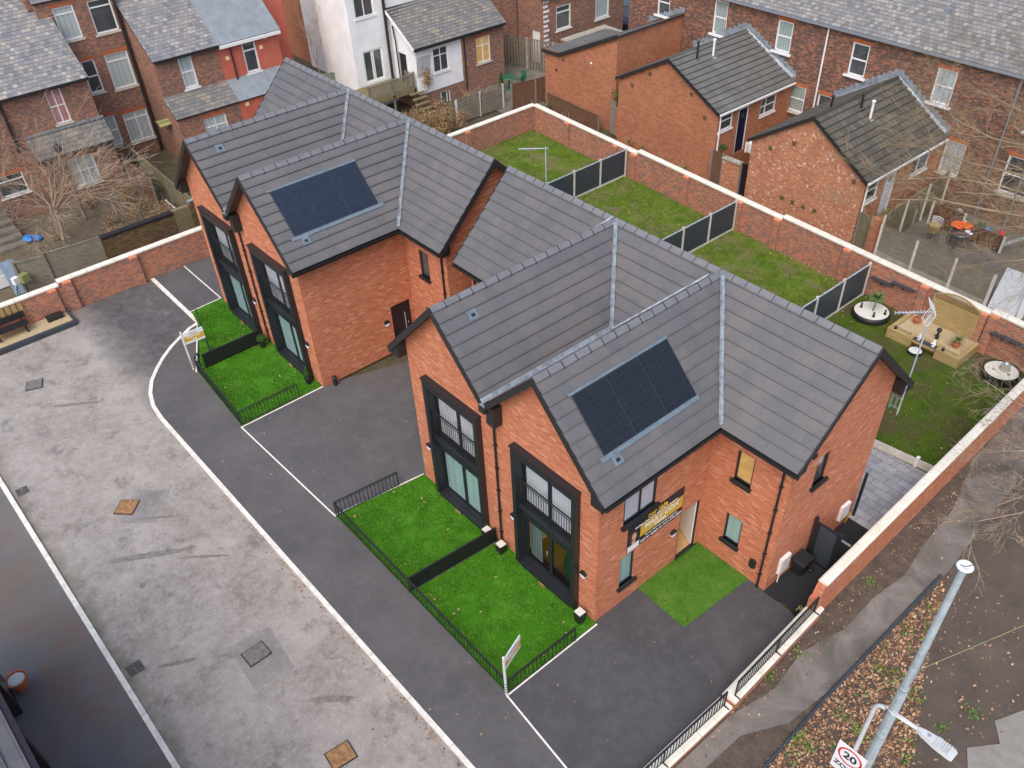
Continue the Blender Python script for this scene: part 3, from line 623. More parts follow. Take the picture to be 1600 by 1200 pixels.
# ================================================================ NEW SEMI-DETACHED HOUSES
W = 8.1; XR = 2.56; XL = -W - XR; YF = 4.443; YR = 8.803; YM = 6.591; HR = 7.836; ER = 5.319; OV = .327; SV = .455
TP = (HR - ER) / (SV + W / 4); TM = (HR - ER) / (YM - YF + SV); EV = HR - W / 4 * TP; YV = YM - (HR - EV) / TM
def semi(dx, label, near):
    X = lambda x: x + dx
    t = thing('semi_detached_house', label, 'house', (dx - W / 2, 4.4, 0), 'new brick semi-detached houses')
    # --- walls
    mb = MB(); wl = lambda z: z - .06
    jr = (-3.06, -.80, .12, 4.62); jl = (-7.07, -4.81, .12, 4.62)
    wallface(mb, 'y', 0, [(X(-W), wl(ER + SV * TP)), (X(-W * .75), wl(HR)), (X(-W / 2), wl(EV)), (X(-W / 4), wl(HR)), (X(0), wl(ER + SV * TP))],
             [(X(jr[0]), X(jr[1]), jr[2], jr[3]), (X(jl[0]), X(jl[1]), jl[2], jl[3])], -1, 0, .25)
    side = [(3.40, 4.29, 0.02, 2.05)]
    if near: side += [(.93, 2.20, 3.38, 4.50), (.93, 1.50, .78, 2.0)]
    wallface(mb, 'x', X(0), [(0, ER + .3), (YF, ER + .3)], side, 1)
    wallface(mb, 'x', X(-W), [(0, ER + .3), (YF, ER + .3)], [(3.40, 4.29, .02, 2.05)], -1)
    wf = [(.84, 1.42, 3.42, 4.50), (.84, 1.42, .95, 2.04)]
    for sg in (0, 1):
        a, b = (0, XR) if sg == 0 else (XL, -W)
        hs = [(X(h[0]), X(h[1]), h[2], h[3]) if sg == 0 else (X(-W - h[1]), X(-W - h[0]), h[2], h[3]) for h in wf]
        wallface(mb, 'y', YF, [(X(a), ER + .3), (X(b), ER + .3)], hs, -1)
    eg = [(YF, wl(ER + SV * TM)), (YM, wl(HR)), (YR, wl(ER + .44))]
    wallface(mb, 'x', X(XR), eg, [(5.62, 6.22, 3.50, 4.56)] if near else [], 1)
    wallface(mb, 'x', X(XL), eg, [], -1)
    wallface(mb, 'y', YR, [(X(XL), ER + .3), (X(XR), ER + .3)], [(X(a), X(a) + 1.1, 3.4, 4.5) for a in (-9.6, -6.5, -3.2, .6)], 1)
    mb.build('wall', M['brick'], t)
    # --- roof
    rt = MB(); sl = MB()
    def face(poly, e0, e1):
        poly = [(X(p[0]), p[1], p[2]) for p in poly]; e0 = (X(e0[0]), e0[1], e0[2]); e1 = (X(e1[0]), e1[1], e1[2])
        tiles(rt, poly, e0, e1); slab(sl, poly, .09)
    xa, xb, xv = -W * .75, -W / 4, -W / 2
    face([(xb, -OV, HR), (SV, -OV, ER), (SV, YF - SV, ER), (xb, YM, HR)], (SV, -OV, ER), (SV, YF, ER))
    face([(xb, -OV, HR), (xv, -OV, EV), (xv, YV, EV), (xb, YM, HR)], (xv, -OV, EV), (xv, 9, EV))
    face([(xa, -OV, HR), (xv, -OV, EV), (xv, YV, EV), (xa, YM, HR)], (xv, -OV, EV), (xv, 9, EV))
    face([(xa, -OV, HR), (-W - SV, -OV, ER), (-W - SV, YF - SV, ER), (xa, YM, HR)], (-W - SV, -OV, ER), (-W - SV, YF, ER))
    face([(xb, YM, HR), (SV, YF - SV, ER), (XR + OV, YF - SV, ER), (XR + OV, YM, HR)], (0, YF - SV, ER), (3, YF - SV, ER))
    face([(xa, YM, HR), (-W - SV, YF - SV, ER), (XL - OV, YF - SV, ER), (XL - OV, YM, HR)], (0, YF - SV, ER), (3, YF - SV, ER))
    face([(xa, YM, HR), (xv, YV, EV), (xb, YM, HR)], (xv - 1, YF - SV, ER), (xv + 1, YF - SV, ER))
    face([(XL - OV, YM, HR), (XR + OV, YM, HR), (XR + OV, YR + SV, ER), (XL - OV, YR + SV, ER)], (0, YR + SV, ER), (3, YR + SV, ER))
    roof = rt.build('roof', M['tile'], t); sl.build('roof_soffit', M['soffit'], roof)
    rg = MB(); cl = MB(); ridge(rg, (X(XL - OV), YM, HR), (X(XR + OV), YM, HR), clips=cl); ridge(rg, (X(xa), -OV, HR), (X(xa), YM - .12, HR), clips=cl); ridge(rg, (X(xb), -OV, HR), (X(xb), YM - .12, HR), clips=cl)
    rg.build('ridge_tiles', M['ridge'], roof); cl.build('ridge_clips', M['black'], roof)  # black clips straddling the ridge tile joints, many pieces in one mesh
    # valleys
    vl = MB()
    def valley(a, b, wd, mbx):
        a, b = Vector(a), Vector(b); d = (b - a); h = Vector((d.x, d.y, 0)).normalized(); s = Vector((-h.y, h.x, 0)); up = Vector((0, 0, 1))
        r = .72 * wd + .095 if d.z > .1 else 1.0 * wd + .075
        for e in (1, -1): mbx.face([a + up * .085, b + up * .085, b + s * e * wd + up * r, a + s * e * wd + up * r])
    valley((X(SV), YF - SV, ER), (X(xb) + .05, YM - .05, HR - .05), .062, vl); valley((X(-W - SV), YF - SV, ER), (X(xa) - .05, YM - .05, HR - .05), .062, vl)
    valley((X(xv), YV, EV), (X(xb) - .25, YM - .25, HR - .25), .05, vl); valley((X(xv), YV, EV), (X(xa) + .05, YM - .05, HR - .05), .062, vl)
    valley((X(xv), -OV - .03, EV), (X(xv), YV, EV), .10, vl)
    vl.box(X(xv) - .1, YV - .1, EV + .02, X(xv) + .1, YV + .1, EV + .07)
    vl.build('valley_flashing', M['lead'], roof)
    # verges
    def verge(a, b, o):
        a, b = Vector((X(a[0]), a[1], a[2])), Vector((X(b[0]), b[1], b[2])); o = Vector(o) * .012
        vg = MB().prism([a + o + Vector((0, 0, .05)), b + o + Vector((0, 0, .05)), b + o - Vector((0, 0, .20)), a + o - Vector((0, 0, .20))], Vector(o).normalized() * .028); vg.build('barge_board', M['barge'], roof)
    for (a, b) in (((xb, -OV, HR), (SV, -OV, ER)), ((xb, -OV, HR), (xv + .08, -OV, EV + .08)), ((xa, -OV, HR), (xv - .08, -OV, EV + .08)), ((xa, -OV, HR), (-W - SV, -OV, ER))): verge(a, b, (0, -1, 0))
    for x, s in ((XR + OV, 1), (XL - OV, -1)):
        for y in (YF - SV, YR + SV): verge((x, YM, HR), (x, y, ER), (s, 0, 0))
    # eaves boxes, fascia, gutter
    eb = MB(); gz = ER - .02
    def ebox(p0, p1, wx, wy):   # along p0->p1, from the wall outwards by (wx, wy)
        tp = TP if wx else TM
        e = Vector((p1[0] - p0[0], p1[1] - p0[1], 0)); a = Vector((X(p0[0]), p0[1], 0)); o = Vector((wx, wy, 0))
        eb.prism([a + o + Vector((0, 0, ER - .21)), a + o + Vector((0, 0, ER - .05)), a + Vector((0, 0, ER + SV * tp - .17)), a + Vector((0, 0, ER - .21))], e)
    ebox((0, -OV + .01), (0, YF - .01), SV - .03, 0); ebox((-W, -OV + .01), (-W, YF - .01), -SV + .03, 0)
    ebox((.43, YF), (XR + OV - .02, YF), 0, -SV + .03); ebox((-W - .43, YF), (XL - OV + .02, YF), 0, -SV + .03); ebox((XL - OV + .02, YR), (XR + OV - .02, YR), 0, SV - .03)
    eb.build('eaves_box', M['black'], roof)
    gt = MB()
    gl = [((X(SV + .05), -OV, gz), (X(SV + .05), YF - SV - .05, gz), (X(XR + OV), YF - SV - .05, gz)), ((X(-W - SV - .05), -OV, gz), (X(-W - SV - .05), YF - SV - .05, gz), (X(XL - OV), YF - SV - .05, gz)), ((X(XL - OV), YR + SV + .05, gz), (X(XR + OV), YR + SV + .05, gz))]
    for l in gl:
        for a, b in zip(l, l[1:]):
            a, b = Vector(a), Vector(b); d = (b - a).normalized(); s = d.cross(Vector((0, 0, 1)))
            gt.prism([a + s * .055 + Vector((0, 0, .0)), a + s * .05 - Vector((0, 0, .07)), a - s * .05 - Vector((0, 0, .07)), a - s * .055, a - s * .045, a - s * .04 - Vector((0, 0, .05)), a + s * .04 - Vector((0, 0, .05)), a + s * .045], b - a)
    gt.build('gutter', M['black'], roof)
    # hopper and pipes
    hp = MB(); hp.box(X(xv) - .12, -.42, EV - .20, X(xv) + .12, -.02, EV - .02); hp.box(X(xv) - .05, -.40, EV - .02, X(xv) + .05, -.33, EV + .0)
    hp.box(X(xv) + .04, -.30, EV - .62, X(xv) + .36, -.005, EV - .22 + .25); hp.build('valley_box_end', M['barge'], roof)
    lead = MB(); lead.box(X(xv) - .10, -OV - .06, EV - .01, X(xv) + .10, -OV + .02, EV + .05); lead.build('valley_flashing', M['lead'], roof)
    pipe(t, [(X(xv) + .02, -.10, EV - .2), (X(xv) + .02, -.06, EV - .45), (X(xv) + .02, -.06, .0)], .036, clips=[(X(xv) + .02, -.05, z) for z in (.6, 1.5, 2.4, 3.3, 4.2)])
    for sx in (2.33, -W - 2.33):
        pipe(t, [(X(sx), YF - SV - .05, gz - .05), (X(sx), YF - .3, gz - .22), (X(sx), YF - .06, gz - .42), (X(sx), YF - .06, 0)], .036, clips=[(X(sx), YF - .05, z) for z in (.6, 1.5, 2.4, 3.3, 4.2)])
    pipe(t, [(X(XR + .06), YR + .12, 1.85), (X(XR + .06), YR + .12, 0)], .05)
    # windows
    for (a, b, c, d) in wf:
        gm = ('g_amber_glow' if (near and c > 3) else 'g_teal') if near else ('g_dark' if c > 3 else 'g_teal')
        window(t, 'y', YF, -1, X(a), X(b), c, d, 'anth', gm, d=.09, sill=True, sillm='anth', sw=.05, sd=.10)
        window(t, 'y', YF, -1, X(-W - b), X(-W - a), c, d, 'anth', 'g_teal', d=.09, sill=True, sillm='anth', sw=.05, sd=.10)
    for a in (-9.6, -6.5, -3.2, .6): window(t, 'y', YR, 1, X(a), X(a) + 1.1, 3.4, 4.5, 'anth', 'g_white', vb=(.5,), sill=True, sillm='anth')
    if near:
        window(t, 'x', X(0), 1, .93, 2.20, 3.38, 4.50, 'anth', 'g_white', vb=(.52,), d=.07, fw=.065, sill=True, sillm='anth', sw=.09, sd=.12)
        window(t, 'x', X(0), 1, .93, 1.50, .78, 2.0, 'anth', 'g_teal', d=.08, sill=True, sillm='anth', sw=.09, sd=.10)
        window(t, 'x', X(XR), 1, 5.62, 6.22, 3.50, 4.56, 'anth', 'g_dark', d=.09, sill=True, sillm='anth', sw=.08, sd=.10)
    # tall glazed bays with a Juliet balcony each
    for jx, blind, low in ((0.0, 'g_white', 'near'), (-4.01, 'g_stripe', 'far')):
        if not near: blind = 'g_white'
        J = lambda x: X(x + jx); y0 = -.20
        sr = MB(); u0, u1 = J(-3.20), J(-.66)
        sr.box(u0, y0, .12, u0 + .15, .24, 4.80); sr.box(u1 - .15, y0, .12, u1, .24, 4.80); sr.box(u0 + .15, y0, 4.55, u1 - .15, .24, 4.80); sr.box(u0 - .03, y0 - .03, 4.80, u1 + .03, .0, 4.845)
        sr.box(u0 + .15, y0 + .01, .0, u1 - .15, .24, .13)
        bay = sr.build('juliet_bay', M['anth'], t)
        sp = MB(); sp.box(u0 + .15, -.02, 2.10, u1 - .15, .24, 2.54); sp.box(u0 + .15, -.13, 2.52, u1 - .15, .0, 2.56)
        for k in range(1, 4): x = u0 + .15 + (u1 - u0 - .3) * k / 4; sp.box(x - .006, -.026, 2.10, x + .006, -.02, 2.50)
        sp.build('spandrel_panel', M['anth'], bay)
        c = J(-2.0)
        for lv, (z0, z1) in enumerate(((2.56, 4.55), (.13, 2.10))):
            d = MB(); a, b = u0 + .15, u1 - .15; f = .07
            for (p, q) in ((a, c), (c, b)):
                d.box(p, .14, z0, q, .20, z0 + f + .02); d.box(p, .14, z1 - f, q, .20, z1); d.box(p, .14, z0 + f, p + f, .20, z1 - f); d.box(q - f, .14, z0 + f, q, .20, z1 - f)
            if lv: d.box(a, -.02, z0, b, .13, z0 + .03)
            dr = d.build('glazed_door' if lv else 'balcony_door', M['anth'], bay)
            for k, (p, q) in enumerate(((a, c), (c, b))):
                gm = blind if lv == 0 else 'g_teal'
                if near and lv and low == 'near':
                    MB().face([(p + f, .165, z0 + f), (q - f, .165, z0 + f), (q - f, .165, z1 - f), (p + f, .165, z1 - f)]).build('pane', M['g_clear'], dr)
                else: MB().face([(p + f * .6, .17, z0 + f * .6), (q - f * .6, .17, z0 + f * .6), (q - f * .6, .17, z1 - f * .6), (p + f * .6, .17, z1 - f * .6)]).build('pane', M[gm], dr)
            hd = MB(); hd.tube([(c - .11, .10, (z0 + z1) / 2 - .1), (c - .11, .10, (z0 + z1) / 2 + .1)], .012, 6); hd.build('handle', M['galv'], dr)
        rl = MB(); a, b = u0 + .15, u1 - .15; ry = -.06
        rl.bar((a, ry, 3.62), (b, ry, 3.62), .04, .03); rl.bar((a, ry, 3.52), (b, ry, 3.52), .015, .02); rl.bar((a, ry, 2.64), (b, ry, 2.64), .015, .02)
        rob = rl.build('balcony_rail', M['anth'], bay); br = MB(); k = 22
        for i in range(1, k): x = a + (b - a) * i / k; br.bar((x, ry, 2.64), (x, ry, 3.52), .014)
        for x in (a + .02, b - .02): br.bar((x, ry, 2.6), (x, ry, 3.62), .03)
        br.build('balusters', M['black'], bay)
        kb = MB(); kx = J(-1.98); kb.box(kx - .13, -.27, .02, kx + .13, -.235, .12); kb.build('air_brick', M['rust'], t)
    if near:  # the room behind the see-through patio doors
        rm = MB(); rm.box(X(-3.3), .5, .0, X(-.5), 3.0, .03); rm.build('room_floor', M['floorwood'], t)
        rm = MB(); rm.box(X(-3.3), 2.2, .03, X(-.5), 2.25, 2.5); rm.box(X(-3.35), .26, .0, X(-3.3), 2.3, 2.5); rm.box(X(-.5), .26, 0, X(-.45), 2.3, 2.5); rm.build('room_wall', M['g_amber_glow'], t)
        cu = MB()
        for k in range(9): x = X(-3.0 + k * .055); cu.tube([(x, .30 + .02 * (k % 2), .16), (x, .30 + .02 * (k % 2), 2.08)], .035, 6)
        cu.build('curtain', M['g_teal'], t, smooth=True)
        ch = MB(); ch.lathe([(.05, 0), (.30, .15), (.36, .5), (.30, .95), (.22, 1.25), (.10, 1.42), (.05, 1.45)], X(-1.42), .48, .06, 14, 1, .6); ch.build('armchair', M['jade'], t, smooth=True)
    # wall lights
    for lx in ((-.47, -3.42, -8.02 + .45) if near else (-.47, -4.5)): light(t, (X(lx), -.005, 1.76), 'y', -1)
    light(t, (X(0) + .005, 3.12, 1.46), 'x', 1)
    # front doors on both flanks
    for sx, sg in ((0, 1), (-W, -1)):
        fr = MB(); x = X(sx) - sg * .08; fr.box(min(x, x + sg * .05), 3.40, .02, max(x, x + sg * .05), 3.46, 2.05); fr.box(min(x, x + sg * .05), 4.23, .02, max(x, x + sg * .05), 4.29, 2.05); fr.box(min(x, x + sg * .05), 3.46, 1.99, max(x, x + sg * .05), 4.23, 2.05); fr.box(min(x, X(sx) + sg * .06), 3.36, -.01, max(x, X(sx) + sg * .06), 4.33, .04)
        f = fr.build('door_frame', M['anth'], t)
        if near and sg == 1:
            h = MB(); h.box(X(0) - 1.6, 3.2, .0, X(0) - .05, 4.62, .03); h.build('hall_floor', M['floorwood'], f)
            h = MB(); h.box(X(0) - 1.6, 3.16, .03, X(0) - .1, 3.2, 2.3); h.box(X(0) - 1.6, 4.62, .03, X(0) - .1, 4.66, 2.3); h.box(X(0) - 1.65, 3.16, .03, X(0) - 1.6, 4.66, 2.3); h.build('hall_wall', M['g_amber_glow'], f)
            dl = MB(); dl.hexa([(X(0) - .08, 4.20, .05), (X(0) - .74, 4.46, .05), (X(0) - .72, 4.51, .05), (X(0) - .06, 4.25, .05), (X(0) - .08, 4.20, 1.98), (X(0) - .74, 4.46, 1.98), (X(0) - .72, 4.51, 1.98), (X(0) - .06, 4.25, 1.98)])
            dl.build('front_door', M['white'], t)
        else:
            dl = MB(); dl.box(min(x - sg * .03, x + sg * .02), 3.46, .05, max(x - sg * .03, x + sg * .02), 4.23, 1.99); d = dl.build('front_door', M['darkdoor'], t)
            hh = MB(); hh.tube([(x + sg * .07, 4.0, .55), (x + sg * .07, 4.0, 1.55)], .016, 8); hh.bar((x + sg * .02, 4.0, .65), (x + sg * .07, 4.0, .65), .015); hh.bar((x + sg * .02, 4.0, 1.45), (x + sg * .07, 4.0, 1.45), .015); hh.build('handle', M['galv'], d)
            MB().box(min(x + sg * .02, x + sg * .04), 4.12, 1.0, max(x + sg * .02, x + sg * .04), 4.16, 1.05).build('lock', M['gold'], d)
    # solar panels on the south slope of the right gable
    n = Vector((TP, 0, 1)).normalized(); up = Vector((-1, 0, TP)).normalized()
    s0 = Vector((X(-.30), 0, HR - (W / 4 - .30) * TP)); ln = 1.66
    for k in range(3):
        ya, yb = .36 + k * 1.125, .36 + k * 1.125 + 1.121; base = s0 + n * .075
        def pt(y, v, h=0): return Vector((base.x, y, base.z)) + up * v + n * h
        fr = MB(); fr.hexa([pt(ya, 0, -.03), pt(yb, 0, -.03), pt(yb, ln, -.03), pt(ya, ln, -.03), pt(ya, 0, .0), pt(yb, 0, .0), pt(yb, ln, .0), pt(ya, ln, .0)])
        pf = fr.build('solar_panel', M['anth_f'], t)
        g = MB(); g.face([pt(ya + .008, .010, .004), pt(yb - .008, .010, .004), pt(yb - .008, ln - .010, .004), pt(ya + .008, ln - .010, .004)], [(0, 0), (1.085, 0), (1.085, 1.63), (0, 1.63)]); g.build('cell_glass', M['solar' if near else 'solar_sky_tint'], pf)
    fl = MB()
    def q(y0, y1, v0, v1, h): p = s0 + n * h; fl.hexa([Vector((p.x, y, p.z)) + up * v + n * k for k in (0, .008) for (y, v) in ((y0, v0), (y1, v0), (y1, v1), (y0, v1))])
    q(.22, 3.92 if not near else 3.80, -.13, .0, .048); q(.28, 3.78, ln, ln + .07, .06); fl.build('solar_flashing', M['lead_b'], roof)
    for (x, y, sgn) in ((-.12, .66, 1), (-W * .75 + .45, .70, 1)):
        nn = n; z = (HR - (x + W / 4) * TP) if x > -2 else (HR - (x + W * .75) * TP); p = Vector((X(x), y, z)) + nn * .045
        v = MB(); v.hexa([p + Vector((0, a, 0)) + up * b + nn * h for h in (0, .02) for (a, b) in ((-.15, -.13), (.15, -.13), (.15, .15), (-.15, .15))]); vt = v.build('roof_vent', M['lead_b'], roof)
        v = MB(); v.hexa([p + Vector((0, a, 0)) + up * b + nn * h for h in (.021, .03) for (a, b) in ((-.06, -.05), (.06, -.05), (.06, .04), (-.06, .04))]); v.build('vent_grille', M['black'], roof)
    # lamp-black meter boxes etc.
    if near:
        mt = MB(); mt.box(X(XR), 4.90, .42, X(XR) + .10, 5.34, 1.06); mb1 = mt.build('meter_box', M['white'], t, bevel=.01)
        mt = MB(); mt.box(X(XR) + .10, 4.95, .47, X(XR) + .106, 5.29, 1.01); mt.build('meter_door', M['offwhite'], mb1)
        mt = MB(); mt.box(X(XR), 7.92, .45, X(XR) + .10, 8.36, 1.06); mb2 = mt.build('meter_box', M['white'], t, bevel=.01)
        pipe(t, [(X(XR) + .06, 4.97, .42), (X(XR) + .06, 4.97, .02)], .02, 'white', 'cable_conduit')
        pipe(t, [(X(XR) + .05, 8.42, .55), (X(XR) + .12, 8.46, .45), (X(XR) + .06, 8.44, .02)], .02, 'yellow', 'gas_pipe')
        v = MB(); v.box(X(XR), 5.26, 4.78, X(XR) + .03, 5.42, 4.92); v.build('wall_vent', M['barge'], t)
        pb = MB(); pb.prism([(X(1.92), YF, .66), (X(1.92), YF, .92), (X(2.02), YF, .98), (X(2.12), YF, .92), (X(2.12), YF, .66), (X(2.02), YF, .60)], (0, -.08, 0)); pb.build('post_box', M['black'], t)
    return t
semi(0, 'nearer new brick semi with gold and black sale banner on its flank', True)
semi(-14.632, 'farther new brick semi beside the north boundary wall, without sale banner', False)
# patched concrete round two covers, damp streaks and chalk marks on the road and drive
def blob(name, cx, cy, a, rx, ry, z, mat, n=26, jit=.25, sides=None):
    f = MB(); c, s = math.cos(a), math.sin(a); P = []
    if sides: P = [(x + rnd.uniform(-.04, .04), y + rnd.uniform(-.04, .04), z) for x, y in sides]
    else:
        for i in range(n):
            t = 2 * math.pi * i / n; k = 1 + rnd.uniform(-jit, jit); u, v = math.cos(t) * rx * k, math.sin(t) * ry * k; P.append((cx + u * c - v * s, cy + u * s + v * c, z))
    f.face(P); return struct(f, name, mat, origin=(cx, cy, z))
M['patch'] = tarmac('patched_concrete', (.17, .16, .155), (.25, .235, .225), (.40, .38, .37), .58, .6)
M['damp'] = plain('damp_silt', (.20, .182, .165), .9, var=.3, sc=9)
blob('road_patch', -13.4, -7.6, 0, 1, 1, -.040, M['patch'], sides=[(-14.3, -7.6), (-13.5, -6.7), (-12.4, -7.7), (-13.2, -8.55)])
blob('road_patch', -5.4, -7.7, 0, 1, 1, -.040, M['patch'], sides=[(-6.4, -8.2), (-6.2, -7.0), (-4.5, -7.15), (-4.6, -8.3)])
for k, (x, y, a, L_, wd) in enumerate(((-11.2, -8.4, 1.05, 1.25, .13), (-12.6, -7.6, .95, .7, .05), (-10.0, -7.2, .9, .8, .05), (-3.0, -6.9, .9, .6, .10), (-9.3, -8.6, 0, .09, .08), (-10.2, -9.1, 0, .12, .08), (-20.3, -7.4, 1.0, .9, .08), (-2.2, -9.0, .3, .25, .14), (-6.9, -9.5, 1.1, .5, .07))):
    blob('damp_streak', x, y, a, L_, wd, -.0385 + k * .0003, M['damp'], n=44, jit=.22)
# ================================================================ BOUNDARY WALLS
def wall_run(t, p0, p1, h, side, piers=(), th=.23, cw=.32, capz=.09, z0=-.12, seg=.62, mat='brick_wall', pier_h=None, ends=False, pd=.14):
    """p0->p1 is the face line; the wall body lies on `side` of it (+1 left). returns nothing"""
    a, b = Vector((p0[0], p0[1], 0)), Vector((p1[0], p1[1], 0)); d = (b - a); L = d.length; d.normalize(); n = Vector((-d.y, d.x, 0)) * side
    def blk(mb, s0, s1, o0, o1, za, zb):
        q = [a + d * s0 + n * o0, a + d * s1 + n * o0, a + d * s1 + n * o1, a + d * s0 + n * o1]
        mb.hexa([(v.x, v.y, za) for v in q] + [(v.x, v.y, zb) for v in q])
    w_ = MB(); blk(w_, 0, L, 0, th, z0, h - capz)
    w_.build('wall', M[mat], t)
    c = MB(); k = max(1, round(L / seg)); sg = L / k; ov = (cw - th) / 2
    for i in range(k):
        s0, s1 = i * sg + .007, (i + 1) * sg - .007; q = []
        for z, e in ((h - capz, 0), (h - .025, 0)):
            q += [a + d * s + n * o + Vector((0, 0, z)) for s, o in ((s0, -ov), (s1, -ov), (s1, th + ov), (s0, th + ov))]
        c.hexa(q)
        top = [a + d * s + n * o + Vector((0, 0, z)) for s, o, z in ((s0, -ov, h - .025), (s1, -ov, h - .025), (s1, th + ov, h - .025), (s0, th + ov, h - .025), (s0, -ov + .05, h), (s1, -ov + .05, h), (s1, th + ov - .05, h), (s0, th + ov - .05, h))]
        c.hexa(top)
    c.build('coping', M['coping'], t)
    for s in piers:
        p = MB(); ph = (pier_h or h) - capz - .09; blk(p, s - .17, s + .17, -pd, -.002, z0, ph); pr = p.build('pier', M[mat], t)
        p = MB(); blk(p, s - .17, s + .17, -pd - .002, -.004, ph, ph + .07); p.build('pier_cap', M['cap_red'], pr)
tw = thing('boundary_wall', 'long red brick wall with cream coping at the far north end of the yard', 'wall', (-26.9, 5, 0))
wall_run(tw, (-26.78, 21.6), (-26.78, -5.22), 1.44, -1, piers=[4.9, 11, 19.8, 23.6, 26.5])
wall_run(tw, (-26.78, -5.22), (-26.78, -13), 1.30, -1, piers=[.35, 6])
tr_ = thing('boundary_wall', 'stepped red brick wall with cream coping behind the rear lawns', 'wall', (-11, 20.6, 0))
RY = lambda x: 21.55 - (x + 27) * .0585
def rear(x0, x1, h, piers): wall_run(tr_, (x0, RY(x0)), (x1, RY(x1)), h, 1, piers=piers)
rear(-26.8, -18.3, 1.44, [3.0, 6.9, 8.3]); rear(-18.3, -9.0, 1.58, [3.5, 9.1, 6.9]); rear(-9.0, .9, 1.70, [3.5, 7.2, 9.7]); rear(.9, 3.4, 1.80, [.2])
ts = thing('boundary_wall', 'angled red brick wall with wide cream coping beside the public path', 'wall', (3.8, 12, 0))
wall_run(ts, (3.90, 4.80), (3.42, 19.8), 1.45, -1, th=.22, cw=.29, piers=[], z0=-.2, mat='brick')
tl = thing('dwarf_wall', 'low red brick wall with white coping under the black roadside railings', 'wall', (4.2, 1, 0))
wall_run(tl, (3.90, 4.80), (4.11, .62), .50, 1, th=.32, cw=.42, seg=.6, z0=-.2, mat='brick')
wall_run(tl, (4.08, .60), (4.08, -4.3), .34, 1, th=.32, cw=.42, seg=.6, z0=-.2, mat='brick')
# stair-stepped pier end of the angled wall
p = MB(); p.box(3.88, 4.50, -.2, 4.14, 4.80, .95); p.hexa([(3.885, 4.62, .95), (4.135, 4.62, .95), (4.135, 4.80, .95), (3.885, 4.80, .95), (3.885, 4.74, 1.36), (4.135, 4.74, 1.36), (4.135, 4.80, 1.36), (3.885, 4.80, 1.36)]); p.build('pier', M['brick'], ts)
# ================================================================ RAILINGS
def railing(label, pts, h, z=0.0, gap=.14, dense=False, group='low black garden railings', fw=.03):
    c = sum((Vector((p[0], p[1], 0)) for p in pts), Vector()) / len(pts)
    t = thing('railing', label, 'railing', (c.x, c.y, z), group)
    fr = MB(); br = MB()
    for (a, b) in zip(pts, pts[1:]):
        a, b = Vector((a[0], a[1], z)), Vector((b[0], b[1], z)); L = (b - a).length; d = (b - a) / L; U = Vector((0, 0, 1))
        fr.bar(a + U * h, b + U * h, fw + .016, .025); fr.bar(a + U * (h - .09), b + U * (h - .09), .012, .014); fr.bar(a + U * .06, b + U * .06, .02, .02)
        k = max(2, round(L / gap))
        for i in range(1, k): br.bar(a + d * L * i / k + U * .06, a + d * L * i / k + U * h, .017 if not dense else .046)
    fr.build('rail', M['black'], t); br.build('bars', M['black'], t)
    for p in pts: MB().box(p[0] - fw / 2, p[1] - fw / 2, z, p[0] + fw / 2, p[1] + fw / 2, z + h + .02).build('post', M['black'], t)
    mid = len(pts) == 2 and (Vector(pts[0]) - Vector(pts[1])).length > 3
    if mid:
        x, y = (pts[0][0] + pts[1][0]) / 2, (pts[0][1] + pts[1][1]) / 2; MB().box(x - fw / 2, y - fw / 2, z, x + fw / 2, y + fw / 2, z + h).build('post', M['black'], t)
railing('long railing fronting the two nearer artificial lawns along the pavement', [(-8.58, -3.22), (-4.46, -3.28), (.06, -3.33)], .64)
railing('short railing on the driveway side of the nearer lawns, away from any board', [(-8.56, -3.16), (-8.34, -.95)], .64)
railing('short railing beside the tarmac drive next to the nearest sale board', [(.09, -3.27), (.09, -.86)], .64)
railing('close-barred divider between the two nearer artificial lawns', [(-4.46, -3.22), (-4.24, -.12)], .64, gap=.06, dense=True)
railing('railing along the front of the farther square lawn by the sold board', [(-14.78, -3.36), (-18.86, -3.08), (-19.12, -2.85)], .64)
railing('short railing on the drive side of the farther square lawn', [(-14.77, -3.3), (-14.75, -.98)], .64)
railing('close-barred divider between the two farther lawns', [(-18.88, -2.75), (-18.86, -.3)], .64, gap=.055, dense=True)
railing('railing in front of the small farthest lawn near the parking bays', [(-22.0, -1.5), (-18.92, -2.4)], .64)
for (y0, y1, z) in ((4.50, .80, .50), (.45, -4.2, .34)):
    X0 = lambda y: (4.13 + (4.8 - y) * .05) if z > .4 else 4.28
    t = thing('railing', 'black railing panel on the %s of the white-coped dwarf wall by the path' % ('higher rear stretch' if y0 > 4 else 'lower front stretch' if y0 > 0 else 'far front end'), 'railing', (X0((y0 + y1) / 2), (y0 + y1) / 2, z), 'black railings on the roadside dwarf wall')
    a, b = Vector((X0(y0), y0, z)), Vector((X0(y1), y1, z)); d = (b - a); L = d.length; d /= L; U = Vector((0, 0, 1)); fr = MB(); br = MB()
    fr.bar(a + U * .66, b + U * .66, .045, .025); fr.bar(a + U * .57, b + U * .57, .014, .016); fr.bar(a + U * .07, b + U * .07, .02, .02)
    k = round(L / .11)
    for i in range(1, k): br.bar(a + d * L * i / k + U * .07, a + d * L * i / k + U * .66, .020)
    fr.build('rail', M['anth'], t); br.build('bars', M['black'], t)
    for s in (0, .5, 1): p = a + d * L * s; MB().box(p.x - .018, p.y - .018, z, p.x + .018, p.y + .018, z + .68).bar((p.x - .02, p.y, z + .015), (p.x + .16, p.y, z + .015), .03, .02).build('post', M['black'], t)
